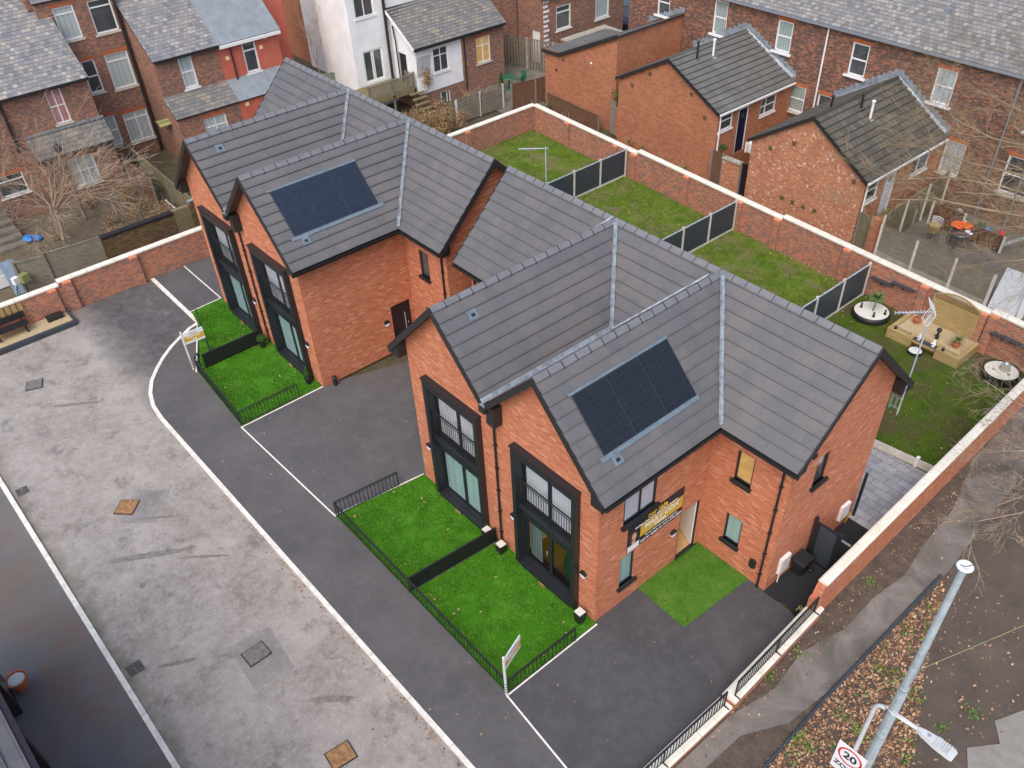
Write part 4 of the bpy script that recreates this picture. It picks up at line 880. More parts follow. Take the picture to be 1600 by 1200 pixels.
# ================================================================ GARDEN FENCES (anthracite panels, concrete posts)
def panel_fence(label, x, y0, y1, h, group='anthracite fences dividing the rear lawns', pmat='anth_f'):
    n = max(2, round((y1 - y0) / 1.83)); t = thing('panel_fence', label, 'fence', (x, (y0 + y1) / 2, 0), group)
    ys = [y1 - .06 - i * 1.83 for i in range(n + 1)]
    for i, y in enumerate(ys):
        if i == 0: y = y1 - .06
        if y < y0 - .5: continue
        MB().box(x - .05, y - .05, -.05, x + .05, y + .05, h + .05).build('post', M['concpost'], t, bevel=.008)
        if i < n:
            b = y - 1.78 if i or n == 1 else y - 1.78
            p = MB(); k = 6
            for j in range(k): p.box(x - .018, b + .0, .12 + j * (h - .16) / k + .004, x + .018, y - .05, .12 + (j + 1) * (h - .16) / k)
            p.build('panel', M[pmat], t); MB().box(x - .024, b, h - .04, x + .024, y - .05, h).build('top_rail', M['galv'], t)
            MB().box(x - .022, b, -.03, x + .022, y - .05, .115).build('gravel_board', M['concpost'], t)
panel_fence('anthracite panel fence between the two rear lawns farthest from the lamp post', -19.02, 10, 21.0, 1.45)
panel_fence('middle anthracite panel fence, between the greenest rear lawns', -11.55, 10, 20.55, 1.48)
panel_fence('anthracite panel fence ending beside the round palm planter', -4.28, 10, 20.1, 1.52)
p = MB(); p.bar((-5.5, 18.95, .04), (-5.0, 18.75, .42), .15, .03); tag(p.build('timber_plank', M['pine']), 'pale timber plank leaning behind the fence near the palm planter', 'plank')
t = thing('gravel_board_edge', 'low pale panel edging between the slate patio and the muddy lawn', 'edging', (2.4, 12.3, 0))
for a, b in (((1.2, 12.16), (2.72, 12.34)), ((2.8, 12.35), (3.6, 12.45))): MB().bar((a[0], a[1], .17), (b[0], b[1], .17), .03, .32).build('board', M['concpost'], t)
MB().box(2.70, 12.28, 0, 2.80, 12.40, .42).build('post', M['white'], t)
# ================================================================ SIDE GATE, BINS, POTS
t = thing('side_gate', 'anthracite metal gate between the nearer house and the angled wall', 'gate', (3.2, 6.4, 0))
MB().box(2.60, 6.34, 0, 2.68, 6.42, 1.82).build('post', M['anth'], t); MB().box(3.44, 6.34, 0, 3.52, 6.42, 1.70).build('post', M['anth'], t)
g = MB(); g.box(2.68, 6.355, .06, 3.44, 6.395, .12); g.box(2.68, 6.355, 1.62, 3.44, 6.395, 1.68); g.box(2.68, 6.355, .12, 2.80, 6.395, 1.62); g.box(3.36, 6.355, .12, 3.44, 6.395, 1.62); g.build('gate_frame', M['anth'], t)
MB().box(2.80, 6.365, .12, 3.36, 6.385, 1.62).build('panel', M['anth_f'], t); MB().box(3.52, 6.36, 1.5, 3.80, 6.39, 1.56).build('top_rail', M['leadgrey'], t)
t = thing('wheelie_bin', 'black wheelie bin against the flank wall behind the white meter box', 'bin', (2.92, 5.75, 0))
b = MB(); b.hexa([(2.66, 5.60, .06), (2.98, 5.60, .06), (2.98, 6.00, .06), (2.66, 6.00, .06), (2.62, 5.54, .62), (3.04, 5.54, .55), (3.04, 6.06, .55), (2.62, 6.06, .62)]); b.build('body', M['black'], t, bevel=.02)
l = MB(); l.prism([(2.61, 5.52, .60), (2.61, 5.56, .68), (2.61, 6.04, .68), (2.61, 6.08, .60)], (.45, 0, -.03)); l.build('lid', M['black'], t, bevel=.015)
for x in (2.72, 3.08): MB().tube([(x - .03, 6.0, .09), (x + .03, 6.0, .09)], .09, 12).build('wheel', M['black'], t)
def square_pot(name, x, y, label, fill='gravel_w', h=.36, w0=.10, w1=.14, plantf=None, group=None):
    t = thing(name, label, 'planter', (x, y, .027), group); z = .027
    b = MB(); b.hexa([(x - w0, y - w0, z), (x + w0, y - w0, z), (x + w0, y + w0, z), (x - w0, y + w0, z), (x - w1, y - w1, z + h), (x + w1, y - w1, z + h), (x + w1, y + w1, z + h), (x - w1, y + w1, z + h)]); b.build('pot', M['black'], t, bevel=.008)
    MB().box(x - w1 + .02, y - w1 + .02, z + h, x + w1 - .02, y + w1 - .02, z + h + .012).build('gravel', M[fill], t); return t
square_pot('square_planter', -3.80, -.28, 'square black pot of white gravel below the central downpipe, on the nearest lawn')
square_pot('square_planter', -4.55, -.22, 'square black pot of white gravel half hidden behind the close-barred divider')
square_pot('square_planter', -.30, -.30, 'tapered black pot of white gravel at the near corner of the nearer house', h=.44)
def leafball(mb, c, r, n, s, sz=1.0, shell=.55):
    for _ in range(n):
        while True:
            v = Vector((rnd.uniform(-1, 1), rnd.uniform(-1, 1), rnd.uniform(-1, 1)))
            if .1 < v.length < 1: break
        v = v.normalized() * (shell + (1 - shell) * rnd.random()); p = Vector((c[0] + v.x * r, c[1] + v.y * r, c[2] + v.z * r * sz))
        a = Vector((rnd.uniform(-1, 1), rnd.uniform(-1, 1), rnd.uniform(-1, 1))).normalized(); b = a.cross(v).normalized() if a.cross(v).length > .01 else a; c2 = a.cross(b)
        mb.face([p - a * s, p + b * s * .6, p + a * s, p - b * s * .6])
def topiary(x, y, label, r=.19, cone=False):
    t = thing('topiary_shrub', label, 'shrub', (x, y, .027))
    b = MB(); b.lathe([(.10, 0), (.135, .24), (.15, .25), (.15, .28), (.12, .28), (.12, .25), (.02, .25)], x, y, .027, 16); b.build('pot', M['black'], t)
    f = MB()
    if cone:
        for k in range(9): leafball(f, (x, y, .34 + k * .055), .15 * (1 - k / 11), 90, .018)
    else: leafball(f, (x, y, .44), r, 900, .02, .85, .8)
    f.build('foliage', M['evergreen'], t)
topiary(-18.55, -.42, 'clipped ball shrub in a black pot at the wall end of the lawn divider')
topiary(-18.98, -.35, 'small clipped shrub on the farthest lawn beside the tall bay window', .16)
topiary(-15.22, -.28, 'cone-shaped shrub in a black pot at the drive corner of the farther house', cone=True)
t = thing('terracotta_pot', 'large terracotta pot filled with white stones on the dark forecourt', 'pot', (-9.02, -13.0, -.03))
b = MB(); b.lathe([(.16, 0), (.25, .36), (.28, .36), (.29, .46), (.25, .46), (.24, .42)], -9.02, -13.0, -.03, 28); b.build('pot', M['terracotta'], t, smooth=False)
MB().lathe([(.245, .40), (.2, .43), (.01, .44)], -9.02, -13.0, -.03, 24).build('gravel', M['gravel_w'], t)
t = thing('plant_pot', 'small dark pot with yellow leaves at the stepped end of the angled wall', 'pot', (3.72, 4.45, .012))
MB().lathe([(.09, 0), (.13, .22), (.115, .22), (.10, .18), (.01, .18)], 3.72, 4.45, .012, 16).build('pot', M['black'], t)
f = MB(); leafball(f, (3.74, 4.47, .30), .12, 40, .04, 1, .3); f.build('foliage', M['palm2'], t)
# black rainwater butt stub at the farther house corner
t = thing('black_planter', 'short black cylinder standing by the flank wall of the farther house on the drive', 'planter', (-14.45, .35, 0))
MB().lathe([(.085, 0), (.085, .34), (.10, .36), (.06, .42), (.01, .43)], -14.45, .42, .0, 16).build('body', M['black'], t)
# ================================================================ SIGNS
RX = math.radians(90)
t = thing('sale_banner', 'long black and gold for sale banner fixed to the flank wall of the nearer house', 'banner', (.0, 2.3, 2.1))
MB().box(.002, 1.15, 2.10, .022, 3.40, 3.20).build('board', M['plum'], t)
MB().box(.0225, 1.64, 2.42, .025, 3.385, 2.87).build('gold_panel', M['gold'], t)
MB().box(.0225, 1.16, 2.11, .025, 1.62, 2.33).build('white_panel', M['signwhite'], t)
tr3 = (RX, 0, RX)
f = MB(); f.prism([(.0225, 1.36 + .17 * math.cos(a), 2.62 + .24 * math.sin(a)) for a in [i * .6283 for i in range(10)]], (.002, 0, 0)); f.build('printed_hair', M['hair'], t)
f = MB(); f.prism([(.025, 1.40 + .09 * math.cos(a), 2.64 + .14 * math.sin(a)) for a in [i * .6283 for i in range(10)]], (.002, 0, 0)); f.prism([(.025, 1.30, 2.36), (.025, 1.46, 2.36), (.025, 1.44, 2.52), (.025, 1.36, 2.52)], (.002, 0, 0)); f.build('printed_face', M['skin'], t)
text('For Sale', M['goldtext'], t, (.026, 2.32, 3.06), .24, tr3, bold=.006)
text('2nd Phase New Homes Beautifully presented by', M['signwhite'], t, (.026, 2.28, 2.918), .088, tr3, bold=.003)
text('MARY COX', M['signwhite'], t, (.028, 2.52, 2.70), .27, tr3, bold=.004)
text('HOMES', M['signwhite'], t, (.028, 2.46, 2.51), .14, tr3, bold=.004)
text('For more information on this development', M['signwhite'], t, (.026, 2.52, 2.34), .075, tr3, bold=.002)
text('Call for details on 0161 270 2429', M['signwhite'], t, (.026, 2.52, 2.20), .125, tr3, bold=.003)
def board(label, x, y, h, bw, bh, a, lines, z=.0):
    t = thing('sale_board', label, 'sign', (x, y, z), 'estate agent boards tied to railing corners')
    MB().box(x - .025, y - .025, z, x + .025, y + .025, z + h).build('post', M['signwhite'], t)
    c, s = math.cos(a), math.sin(a); z1 = z + h - .10; z0 = z1 - bh
    def slab_(nm, u0, u1, za, zb, th, mat):
        q = [(x + u * c - v * s, y + u * s + v * c) for (u, v) in ((u0, -th), (u1, -th), (u1, th), (u0, th))]
        return MB().hexa([(p[0], p[1], za) for p in q] + [(p[0], p[1], zb) for p in q]).build(nm, M[mat], t)
    slab_('board', .03, .03 + bw, z0, z1, .012, 'signwhite'); slab_('gold_panel', .035, .025 + bw, z0 + bh * .17, z0 + bh * .64, .0135, 'gold')
    u = .03 + bw / 2
    for sd in (-1, 1):
        rot = (RX, 0, a + (0 if sd < 0 else math.pi)); off = sd * .016
        for tx, zz, sz, mt in lines: text(tx, M[mt], t, (x + u * c - off * s, y + u * s + off * c, z0 + bh * zz), sz * bh, rot, bold=.002)
    tie = MB()
    for k in range(4): tie.box(x - .032, y - .032, z + .12 + k * .12, x + .032, y + .032, z + .14 + k * .12)
    tie.build('cable_tie', M['black'], t)
board('white and gold sold board on a white post by the curved kerb', -19.13, -3.16, 1.78, .80, .50, math.radians(85), [('SOLD', .80, .24, 'grey_tx'), ('MARY COX', .50, .20, 'signwhite'), ('HOMES', .27, .12, 'signwhite')])
board('white and gold for sale board on a white post at the nearest lawn corner', .06, -3.36, 1.72, .82, .52, math.radians(110), [('FOR SALE', .80, .20, 'grey_tx'), ('MARY COX', .50, .20, 'signwhite'), ('HOMES', .27, .12, 'signwhite')])
# ================================================================ ROAD COVERS
def cover(x, y, sx, sy, a, mat, label):
    t = thing('manhole_cover', label, 'manhole cover', (x, y, -.045)); MB().obox(x, y, -.044, sx, sy, .018, a).build('frame', M['black'], t)
    MB().obox(x, y, -.026, sx - .06, sy - .06, .012, a).build('lid', M[mat], t)
cover(-13.71, -8.12, .66, .66, .785, 'rust', 'rusty square manhole cover in the middle of the pale road')
cover(-5.65, -7.71, .58, .68, .03, 'iron', 'grey and rusty manhole cover in a concrete patch of the pale road')
cover(-22.59, -8.14, .62, .62, -.35, 'iron', 'small grey manhole cover near the golden gravel bed')
cover(-1.45, -7.59, .58, .68, -.1, 'rust', 'rusty manhole cover cut by the bottom edge of the view')
cover(2.62, 1.9, .34, .3, .8, 'iron', 'little dark cover on the tarmac drive at the corner of the doorstep turf')
for (x, y, s, lb) in ((-7.53, -10.45, .42, 'iron drain grate at the west kerb opposite the terracotta pot'), (-16.9, -10.45, .38, 'silted drain grate at the west kerb farther up the road')):
    t = thing('drain_grate', lb, 'drain', (x, y, -.045)); MB().box(x - s / 2, y - s / 2, -.044, x + s / 2, y + s / 2, -.036).build('recess', M['black'], t)
    g = MB()
    for k in range(7): g.box(x - s / 2 + .02 + k * (s - .06) / 6, y - s / 2, -.036, x - s / 2 + .04 + k * (s - .06) / 6, y + s / 2, -.024)
    g.box(x - s / 2, y - .012, -.036, x + s / 2, y + .012, -.022); g.build('grate', M['iron'], t)
# gravel bed with bench and screen against the north wall
t = thing('gravel_bed', 'dark edged bed of golden gravel below the north wall', 'planting bed', (-26.1, -9, -.04))
MB().box(-26.78, -13, -.05, -25.62, -5.42, .06).build('gravel', M['gravel_y'], t)
e = MB(); e.box(-25.70, -13, -.05, -25.52, -5.35, .15); e.box(-26.78, -5.42, -.05, -25.70, -5.32, .15); e.build('edge_board', M['anth_f'], t)
t = thing('slatted_screen', 'golden slatted timber screen hung on the north wall above the gravel bed', 'screen', (-26.7, -9, .55))
s = MB()
for k in range(26): s.box(-26.765, -13 + k * .24, .55, -26.735, -13 + k * .24 + .17, 1.16)
s.build('slats', M['pine'], t); MB().box(-26.735, -13, .55, -26.71, -6.8, .60).build('rail', M['pine'], t)
t = thing('garden_bench', 'black metal bench on the golden gravel bed', 'bench', (-26.3, -7.6, .06))
MB().box(-26.60, -8.35, .42, -26.22, -6.95, .47).build('seat', M['black'], t); MB().box(-26.64, -8.4, .60, -26.58, -6.9, .86).build('backrest', M['black'], t)
for y in (-8.2, -7.1):
    l = MB(); l.bar((-26.58, y, .06), (-26.58, y, .8), .05); l.bar((-26.25, y, .06), (-26.25, y, .42), .05); l.bar((-26.58, y, .08), (-26.25, y, .08), .05); l.build('leg', M['black'], t)
t = thing('trough_planter', 'black trough planter at the end of the golden gravel bed', 'planter', (-26.4, -5.9, .06)); MB().box(-26.62, -6.25, .06, -26.32, -5.6, .26).build('trough', M['black'], t, bevel=.01)
# ================================================================ SOUTH REAR GARDEN
def blade_plant(mb, x, y, z, n, ln, wd, droop=1.0, up=.5):
    for k in range(n):
        a = rnd.uniform(0, 6.283); e = rnd.uniform(.1, 1.0); L = ln * rnd.uniform(.75, 1.1); p0 = Vector((x, y, z)); d = Vector((math.cos(a), math.sin(a), 0)); s = Vector((-d.y, d.x, 0)) * wd
        pts = []
        for i in range(5):
            f = i / 4; pts.append(p0 + d * L * f * (.35 + .6 * e) + Vector((0, 0, L * (f * (1.05 - e) * .9 - droop * .45 * f * f * e))))
        for i in range(4):
            w0, w1 = (1 - i / 4) ** .5, (1 - (i + 1) / 4) ** .5; mb.face([pts[i] - s * w0, pts[i] + s * w0, pts[i + 1] + s * w1, pts[i + 1] - s * w1])
def gnome(mb, x, y, z, h=.3):
    mb.lathe([(.05, 0), (.07, .02), (.06, .10), (.075, .15), (.05, .20)], x, y, z, 10); mb.ball((x, y, z + .25), .052, 10, 6); 
    for s in (-1, 1): mb.tube([(x + .05 * s, y, z + .18), (x + .09 * s, y - .05, z + .12)], .018, 6)
cx, cy = -3.18, 18.95
t = thing('round_planter', 'large round black planter of white gravel with a spiky palm', 'planter', (cx, cy, 0))
MB().lathe([(.68, 0), (.76, .05), (.76, .20), (.72, .27), (.69, .27), (.69, .25)], cx, cy, 0, 36).build('ring', M['black'], t, smooth=False)
MB().lathe([(.69, .25), (.3, .28), (.01, .29)], cx, cy, 0, 30).build('gravel', M['gravel_w'], t)
MB().tube([(cx + .05, cy, .28), (cx + .08, cy + .02, .9)], .035, 8).build('trunk', M['bark'], t)
f = MB(); blade_plant(f, cx + .08, cy + .02, .9, 130, .50, .014, .9); f.build('palm_leaves', M['palm'], t)
for (dx, dy, lb) in ((-.42, -.12, 'small black ornament on the north side of the round palm planter'), (.30, -.36, 'small black ornament in front of the palm trunk'), (.52, .12, 'tiny black ornament at the south edge of the palm planter')):
    o = MB(); o.lathe([(.05, 0), (.06, .04), (.025, .12), (.045, .16), (.03, .22), (.01, .23)], cx + dx, cy + dy, .27, 10); tag(o.build('garden_ornament', M['black']), lb, 'ornament', 'black ornaments')
cx, cy = 2.32, 18.85
t = thing('fountain_planter', 'round white gravel planter with a small drum fountain near the wall corner', 'planter', (cx, cy, 0))
MB().lathe([(.58, 0), (.64, .05), (.64, .32), (.63, .36), (.60, .36), (.60, .33)], cx, cy, 0, 36).build('ring', M['black'], t)
MB().lathe([(.60, .33), (.3, .36), (.01, .37)], cx, cy, 0, 30).build('gravel', M['gravel_w'], t)
MB().lathe([(.20, .36), (.21, .40), (.17, .41), (.17, .58), (.14, .58), (.13, .54), (.01, .54)], cx + .05, cy + .1, 0, 20).build('fountain_drum', M['concold'], t)
MB().ball((cx + .05, cy + .1, .6), .09, 12, 8).build('fountain_ball', M['galv'], t, smooth=True)
f = MB()
for (dx, dy) in ((-.25, -.2), (.32, -.12), (-.1, .35)): blade_plant(f, cx + dx, cy + dy, .36, 14, .12, .008, .3)
f.build('tufts', M['evergreen'], t)
# timber corner planter with arched trellis
t = thing('timber_planter', 'new timber sleeper planter with a bench shelf and gravel below the rear wall', 'planter', (-.4, 18.8, 0))
b = MB(); zt = .42
for (x0, y0, x1, y1) in ((-2.0, 18.15, -.95, 18.33), (.02, 18.2, .98, 18.38), (-2.0, 18.33, -1.82, 19.85), (.80, 18.38, .98, 19.75), (-.95, 18.45, .02, 18.6), (-1.12, 18.33, -.95, 18.6), (.02, 18.38, .19, 18.6)): b.box(x0, y0, 0, x1, y1, zt)
b.build('sleeper_edge', M['pine'], t, bevel=.012)
MB().box(-1.82, 18.6, .0, .80, 19.9, .34).build('gravel', M['gravel_y'], t)
s = MB(); s.box(-.94, 18.16, .34, .01, 18.43, .39); s.build('shelf', M['anth_f'], t); MB().box(-.94, 18.14, .30, .01, 18.16, .40).build('shelf_edge', M['pine'], t)
t = thing('trellis_panel', 'arched timber fence panel with lattice top behind the sleeper planter', 'trellis', (-.45, 19.9, .34))
p = MB()
for k in range(9): p.box(-1.25, 19.78, .36 + k * .125, .55, 19.80, .36 + k * .125 + .115)
p.build('boards', M['pine'], t)
fr = MB(); fr.box(-1.29, 19.76, .34, -1.23, 19.84, 1.62); fr.box(.53, 19.76, .34, .59, 19.84, 1.62); N = 12
arc = lambda u: 1.60 + .26 * math.sin(math.pi * u)
for i in range(N): a, c_ = i / N, (i + 1) / N; fr.bar((-1.26 + 1.82 * a, 19.8, arc(a)), (-1.26 + 1.82 * c_, 19.8, arc(c_)), .05, .05)
for i in range(N): a, c_ = i / N, (i + 1) / N; fr.bar((-1.26 + 1.82 * a, 19.8, 1.46 + .0 * a), (-1.26 + 1.82 * c_, 19.8, 1.46), .04, .03)
fr.build('frame', M['pine'], t)
l = MB()
for i in range(-3, 18):
    for sg in (1, -1):
        x0 = -1.26 + i * .11; pts = []
        for j in range(9):
            x = x0 + sg * j * .05 + (0 if sg > 0 else .2); z = 1.46 + j * .05
            if -1.26 < x < .56 and z < arc((x + 1.26) / 1.82): pts.append((x, 19.80 + .008 * sg, z))
        if len(pts) > 1: l.bar(pts[0], pts[-1], .018, .012)
l.build('lattice', M['pine'], t)
def potpalm(x, y, z, label, r=.17, n=60, ln=.42, mat='palm2', up=.35):
    t = thing('potted_palm', label, 'potted plant', (x, y, z), 'potted palms')
    MB().lathe([(.10, 0), (r * .9, .17), (r, .17), (r, .22), (r * .85, .22), (r * .8, .18), (.01, .18)], x, y, z, 20).build('pot', M['terracotta'], t)
    MB().tube([(x, y, z + .15), (x + .02, y, z + up)], .03, 8).build('trunk', M['bark'], t)
    f = MB(); blade_plant(f, x + .02, y, z + up, n, ln, .010, .9); f.build('palm_leaves', M[mat], t)
potpalm(.42, 18.95, .34, 'pale green spiky palm in a terracotta pot on the sleeper planter', n=110, ln=.5)
potpalm(-1.45, 19.35, .34, 'withered brown palm in a terracotta pot beside the trellis', n=26, ln=.42, mat='drymat', up=.5)
for (x, y, m, lb) in ((-.75, 18.30, 'offwhite', 'white garden figurine at the north end of the dark shelf'), (-.15, 18.30, 'signwhite', 'white garden figurine at the south end of the dark shelf'), (-.35, 18.95, 'black', 'black rounded garden figurine standing in front of the trellis')):
    g = MB(); z = .39 if m != 'black' else .34; gnome(g, x, y, z)
    if m == 'black': g.ball((x, y, z + .40), .10, 12, 8)
    tag(g.build('garden_figurine', M[m]), lb, 'figurine', 'garden figurines')
t = thing('round_planter', 'small round planter with a white ball tucked under the dark shelf', 'planter', (-.6, 18.0, 0))
MB().lathe([(.28, 0), (.31, .12), (.27, .14), (.25, .11)], -.62, 18.0, 0, 24).build('ring', M['black'], t); MB().lathe([(.25, .11), (.01, .12)], -.62, 18.0, 0, 20).build('gravel', M['gravel_w'], t); MB().ball((-.55, 18.0, .17), .06, 10, 6).build('ball', M['white'], t)
for (x, y, lb) in ((-1.75, 18.3, 'small black lantern on the north corner of the sleeper planter'), (.25, 18.3, 'small black lantern on the south corner of the sleeper planter')):
    o = MB(); o.box(x - .05, y - .05, .42, x + .05, y + .05, .44); o.ball((x, y, .50), .06, 8, 6); tag(o.build('lantern', M['black']), lb, 'lantern', 'planter lanterns')
for (x0, x1, z, lb) in ((-4.1, -3.1, .95, 'dark wall shelf nearest the panel fence on the rear wall'), (-3.15, -2.15, 1.15, 'dark wall shelf above the palm planter, the higher one'), (1.2, 3.2, 1.05, 'long dark shelf on the rear wall above the fountain planter')):
    y = RY((x0 + x1) / 2) - .02; t = thing('wall_shelf', lb, 'shelf', ((x0 + x1) / 2, y - .1, z), 'dark shelves on the rear wall')
    MB().box(x0, y - .2, z, x1, y, z + .04).build('board', M['anth_f'], t); MB().box((x0 + x1) / 2 - .02, y - .16, z - .12, (x0 + x1) / 2 + .02, y, z).build('bracket', M['black'], t)
# ================================================================ AERIALS
def aerial(x, y, z0, z1, label, wall=0, grid=True):
    t = thing('tv_aerial', label, 'aerial', (x, y, z0), 'television aerials')
    MB().tube([(x, y, z0), (x, y, z1)], .022, 8).build('pole', M['galv'], t)
    b = MB(); b.bar((wall, y, z0 + .55), (x, y, z0 + .55), .03); b.bar((wall, y, z0 + .20), (x, y, z0 + .20), .03); b.bar((wall + .03, y, z0 + .12), (wall + .03, y, z0 + .62), .05); b.bar((x - .12, y - .02, z0 + .2), (x - .12, y - .02, z0 + .55), .03); b.build('bracket', M['leadgrey'], t)
    y2 = Vector((-.66, -.75, 0)).normalized(); s = Vector((-y2.y, y2.x, 0)); h = Vector((x, y, z1 - .06)); m = MB(); m.tube([h - y2 * .1, h + y2 * .95], .012, 6)
    for k in range(9): p = h + y2 * (.18 + k * .095); m.bar(p - s * .10 * (1 - k * .03), p + s * .10 * (1 - k * .03), .010); m.bar(p - Vector((0, 0, .05)), p + Vector((0, 0, .05)), .010)
    m.build('antenna_rod', M['galv'], t)
    g = MB()
    if not grid: return t
    for sg in (1, -1):
        for k in range(7): f = k / 6; g.bar(h - y2 * .02 + Vector((0, 0, sg * .02)) + (Vector((0, 0, sg * .30)) - y2 * .10 * 0 + y2 * .14) * f - s * .2, h - y2 * .02 + Vector((0, 0, sg * .02)) + (Vector((0, 0, sg * .30)) + y2 * .14) * f + s * .2, .008)
        for q in (-.2, 0, .2): g.bar(h - y2 * .02 + s * q, h + y2 * .12 + Vector((0, 0, sg * .32)) + s * q, .010)
    g.build('reflector', M['white'], t)
aerial(2.86, 8.95, 4.35, 7.85, 'tall television aerial on a bracket at the rear corner of the nearer house', wall=2.56)
aerial(-11.80, 8.95, 4.35, 7.55, 'television aerial rising behind the roof of the farther house', wall=-12.07, grid=False)
# ================================================================ STREET LIGHTS
t = thing('lamp_column', 'tall tapered galvanised column with a white ring at its open top', 'lamp post', (7.84, .65, -.03))
MB().tube([(7.84, .65, -.03), (7.84, .65, 1.6), (7.84, .65, 1.75), (7.84, .65, 5.2), (7.84, .65, 5.3), (7.84, .65, 8.96)], [.14, .14, .115, .10, .085, .062], 10).build('column', M['galv'], t)
r = MB(); r.lathe([(.05, -.04), (.125, -.03), (.145, .0), (.125, .03), (.07, .02), (.045, -.03), (.0, -.04)], 7.84, .65, 9.0, 24); r.build('ring', M['signwhite'], t, smooth=True)
MB().tube([(7.78, .60, 9.03), (7.84, .65, 9.0), (7.93, .74, 9.045)], .008, 6).build('bracket', M['black'], t)
MB().tube([(7.93, .60, 6.6), (7.96, .56, 6.2), (7.94, .56, 5.7), (7.92, .60, 5.45)], .008, 6).build('cable', M['cable'], t)
b = MB()
for z in (5.22, 3.4): b.lathe([(.11, 0), (.11, .03)], 7.84, .65, z, 12)
b.build('band', M['leadgrey'], t)
t = thing('street_lamp', 'pale grey street lamp with a curved arm and flat ribbed lantern beside the verge', 'street lamp', (7.93, -1.2, -.03))
pts = [(7.93, -1.2, -.03), (7.93, -1.2, 6.75)] + [(7.93 + .20 * (1 - math.cos(a)), -1.2, 6.75 + .20 * math.sin(a)) for a in [math.radians(k) for k in (15, 30, 45, 60, 75)]] + [(8.22, -1.2, 6.965), (8.72, -1.2, 7.02)]
MB().tube(pts, [.055] + [.04] + [.038] * (len(pts) - 2), 12).build('column', M['lampgrey'], t, smooth=True)
def ln(s): return 8.68 + s
h = MB(); secs = [(0, .045, .05), (.10, .075, .06), (.35, .115, .07), (.62, .12, .05), (.66, .10, .03)]
for (a, b) in zip(secs, secs[1:]):
    h.hexa([(ln(a[0]), -1.2 - a[1], 6.98), (ln(b[0]), -1.2 - b[1], 6.98), (ln(b[0]), -1.2 + b[1], 6.98), (ln(a[0]), -1.2 + a[1], 6.98), (ln(a[0]), -1.2 - a[1] * .8, 7.0 + a[2]), (ln(b[0]), -1.2 - b[1] * .8, 7.0 + b[2]), (ln(b[0]), -1.2 + b[1] * .8, 7.0 + b[2]), (ln(a[0]), -1.2 + a[1] * .8, 7.0 + a[2])])
hd = h.build('lantern', M['lampgrey'], t)
h = MB()
for k in range(6): h.box(ln(.32 + k * .045), -1.295, 7.03, ln(.338 + k * .045), -1.105, 7.085)
h.build('cooling_fins', M['lampgrey'], hd); h = MB(); h.lathe([(.03, 0), (.03, .02), (.0, .022)], ln(.19), -1.2, 7.06, 14); h.build('photocell', M['leadgrey'], hd)
t = thing('speed_sign', 'square white twenty zone sign with red ring on the street lamp', 'road sign', (7.93, -1.26, 4.6))
MB().box(7.64, -1.285, 4.44, 8.22, -1.27, 5.34).build('plate', M['signwhite'], t)
r = MB(); N = 36
for i in range(N):
    a, b = 2 * math.pi * i / N, 2 * math.pi * (i + 1) / N; P = lambda r_, t_: (7.93 + r_ * math.cos(t_), -1.287, 5.05 + r_ * math.sin(t_)); r.face([P(.21, a), P(.25, a), P(.25, b), P(.21, b)])
r.build('ring', M['red'], t); text('20', M['black'], t, (7.93, -1.289, 5.05), .28, (RX, 0, 0), bold=.006); text('ZONE', M['black'], t, (7.93, -1.289, 4.66), .18, (RX, 0, 0), bold=.004)
# black pipe edging, cables
p = MB(); p.tube([(5.74, 8.7, .03), (5.77, 6.2, .02), (5.80, 4.5, .04), (5.82, 2.8, .02), (5.93, .2, .03), (6.05, -3, .02)], .05, 8); tag(p.build('ground_pipe', M['anth_f']), 'long dark pipe lying between the wet path and the leafy bank', 'pipe')
p = MB(); p.tube([(6.9, 1.6, 2.6), (7.4, 3.4, 2.5), (9.2, 8.2, 2.8), (13, 18, 4.2)], .006, 5); tag(p.build('overhead_cable', M['oldcable']), 'thin yellowish overhead cable crossing above the verge', 'cable')
# ================================================================ OLD TERRACES: helpers
def rooffaces(parent, faces, mat, band=.25, t=.010, slabm='barge', name='roof'):
    rt, sl = MB(), MB()
    for poly, e0, e1 in faces: tiles(rt, poly, e0, e1, band, t, .01); slab(sl, poly, .07)
    r = rt.build(name, M[mat], parent); sl.build('roof_edge', M[slabm], r); return r
def stepflash(mb, a, b, out, w_=.16, n=14):
    a, b = Vector(a), Vector(b)
    for i in range(n):
        p, q = a + (b - a) * i / n, a + (b - a) * (i + 1) / n; o = Vector(out) * .012
        zt = max(p.z, q.z) + w_; mb.face([p + o, q + o, Vector((q.x, q.y, zt)) + o, Vector((p.x, p.y, zt)) + o])
def chimney(parent, x, y, z0, z1, sx, sy, pots=2, mat='brick_vic'):
    c = MB(); c.box(x - sx / 2, y - sy / 2, z0, x + sx / 2, y + sy / 2, z1); c.box(x - sx / 2 - .05, y - sy / 2 - .05, z1, x + sx / 2 + .05, y + sy / 2 + .05, z1 + .12); o = c.build('chimney', M[mat], parent)
    p = MB()
    for k in range(pots): p.lathe([(.10, 0), (.12, .3), (.09, .32), (.08, .3)], x, y + (k - (pots - 1) / 2) * sy * .6 / max(1, pots - 1) if pots > 1 else y, z1 + .12, 12)
    p.build('chimney_pot', M['terracotta'], o)
def flue(parent, x, y, z, h, mat, tilt=0):
    f = MB(); f.box(x - .14, y - .14, z - .16, x + .14, y + .14, z - .02); f.tube([(x, y, z - .1), (x, y, z + h)], .055, 10); f.lathe([(.08, 0), (.09, .06), (.04, .11), (.0, .12)], x, y, z + h, 12); return f.build('flue', M[mat], parent)
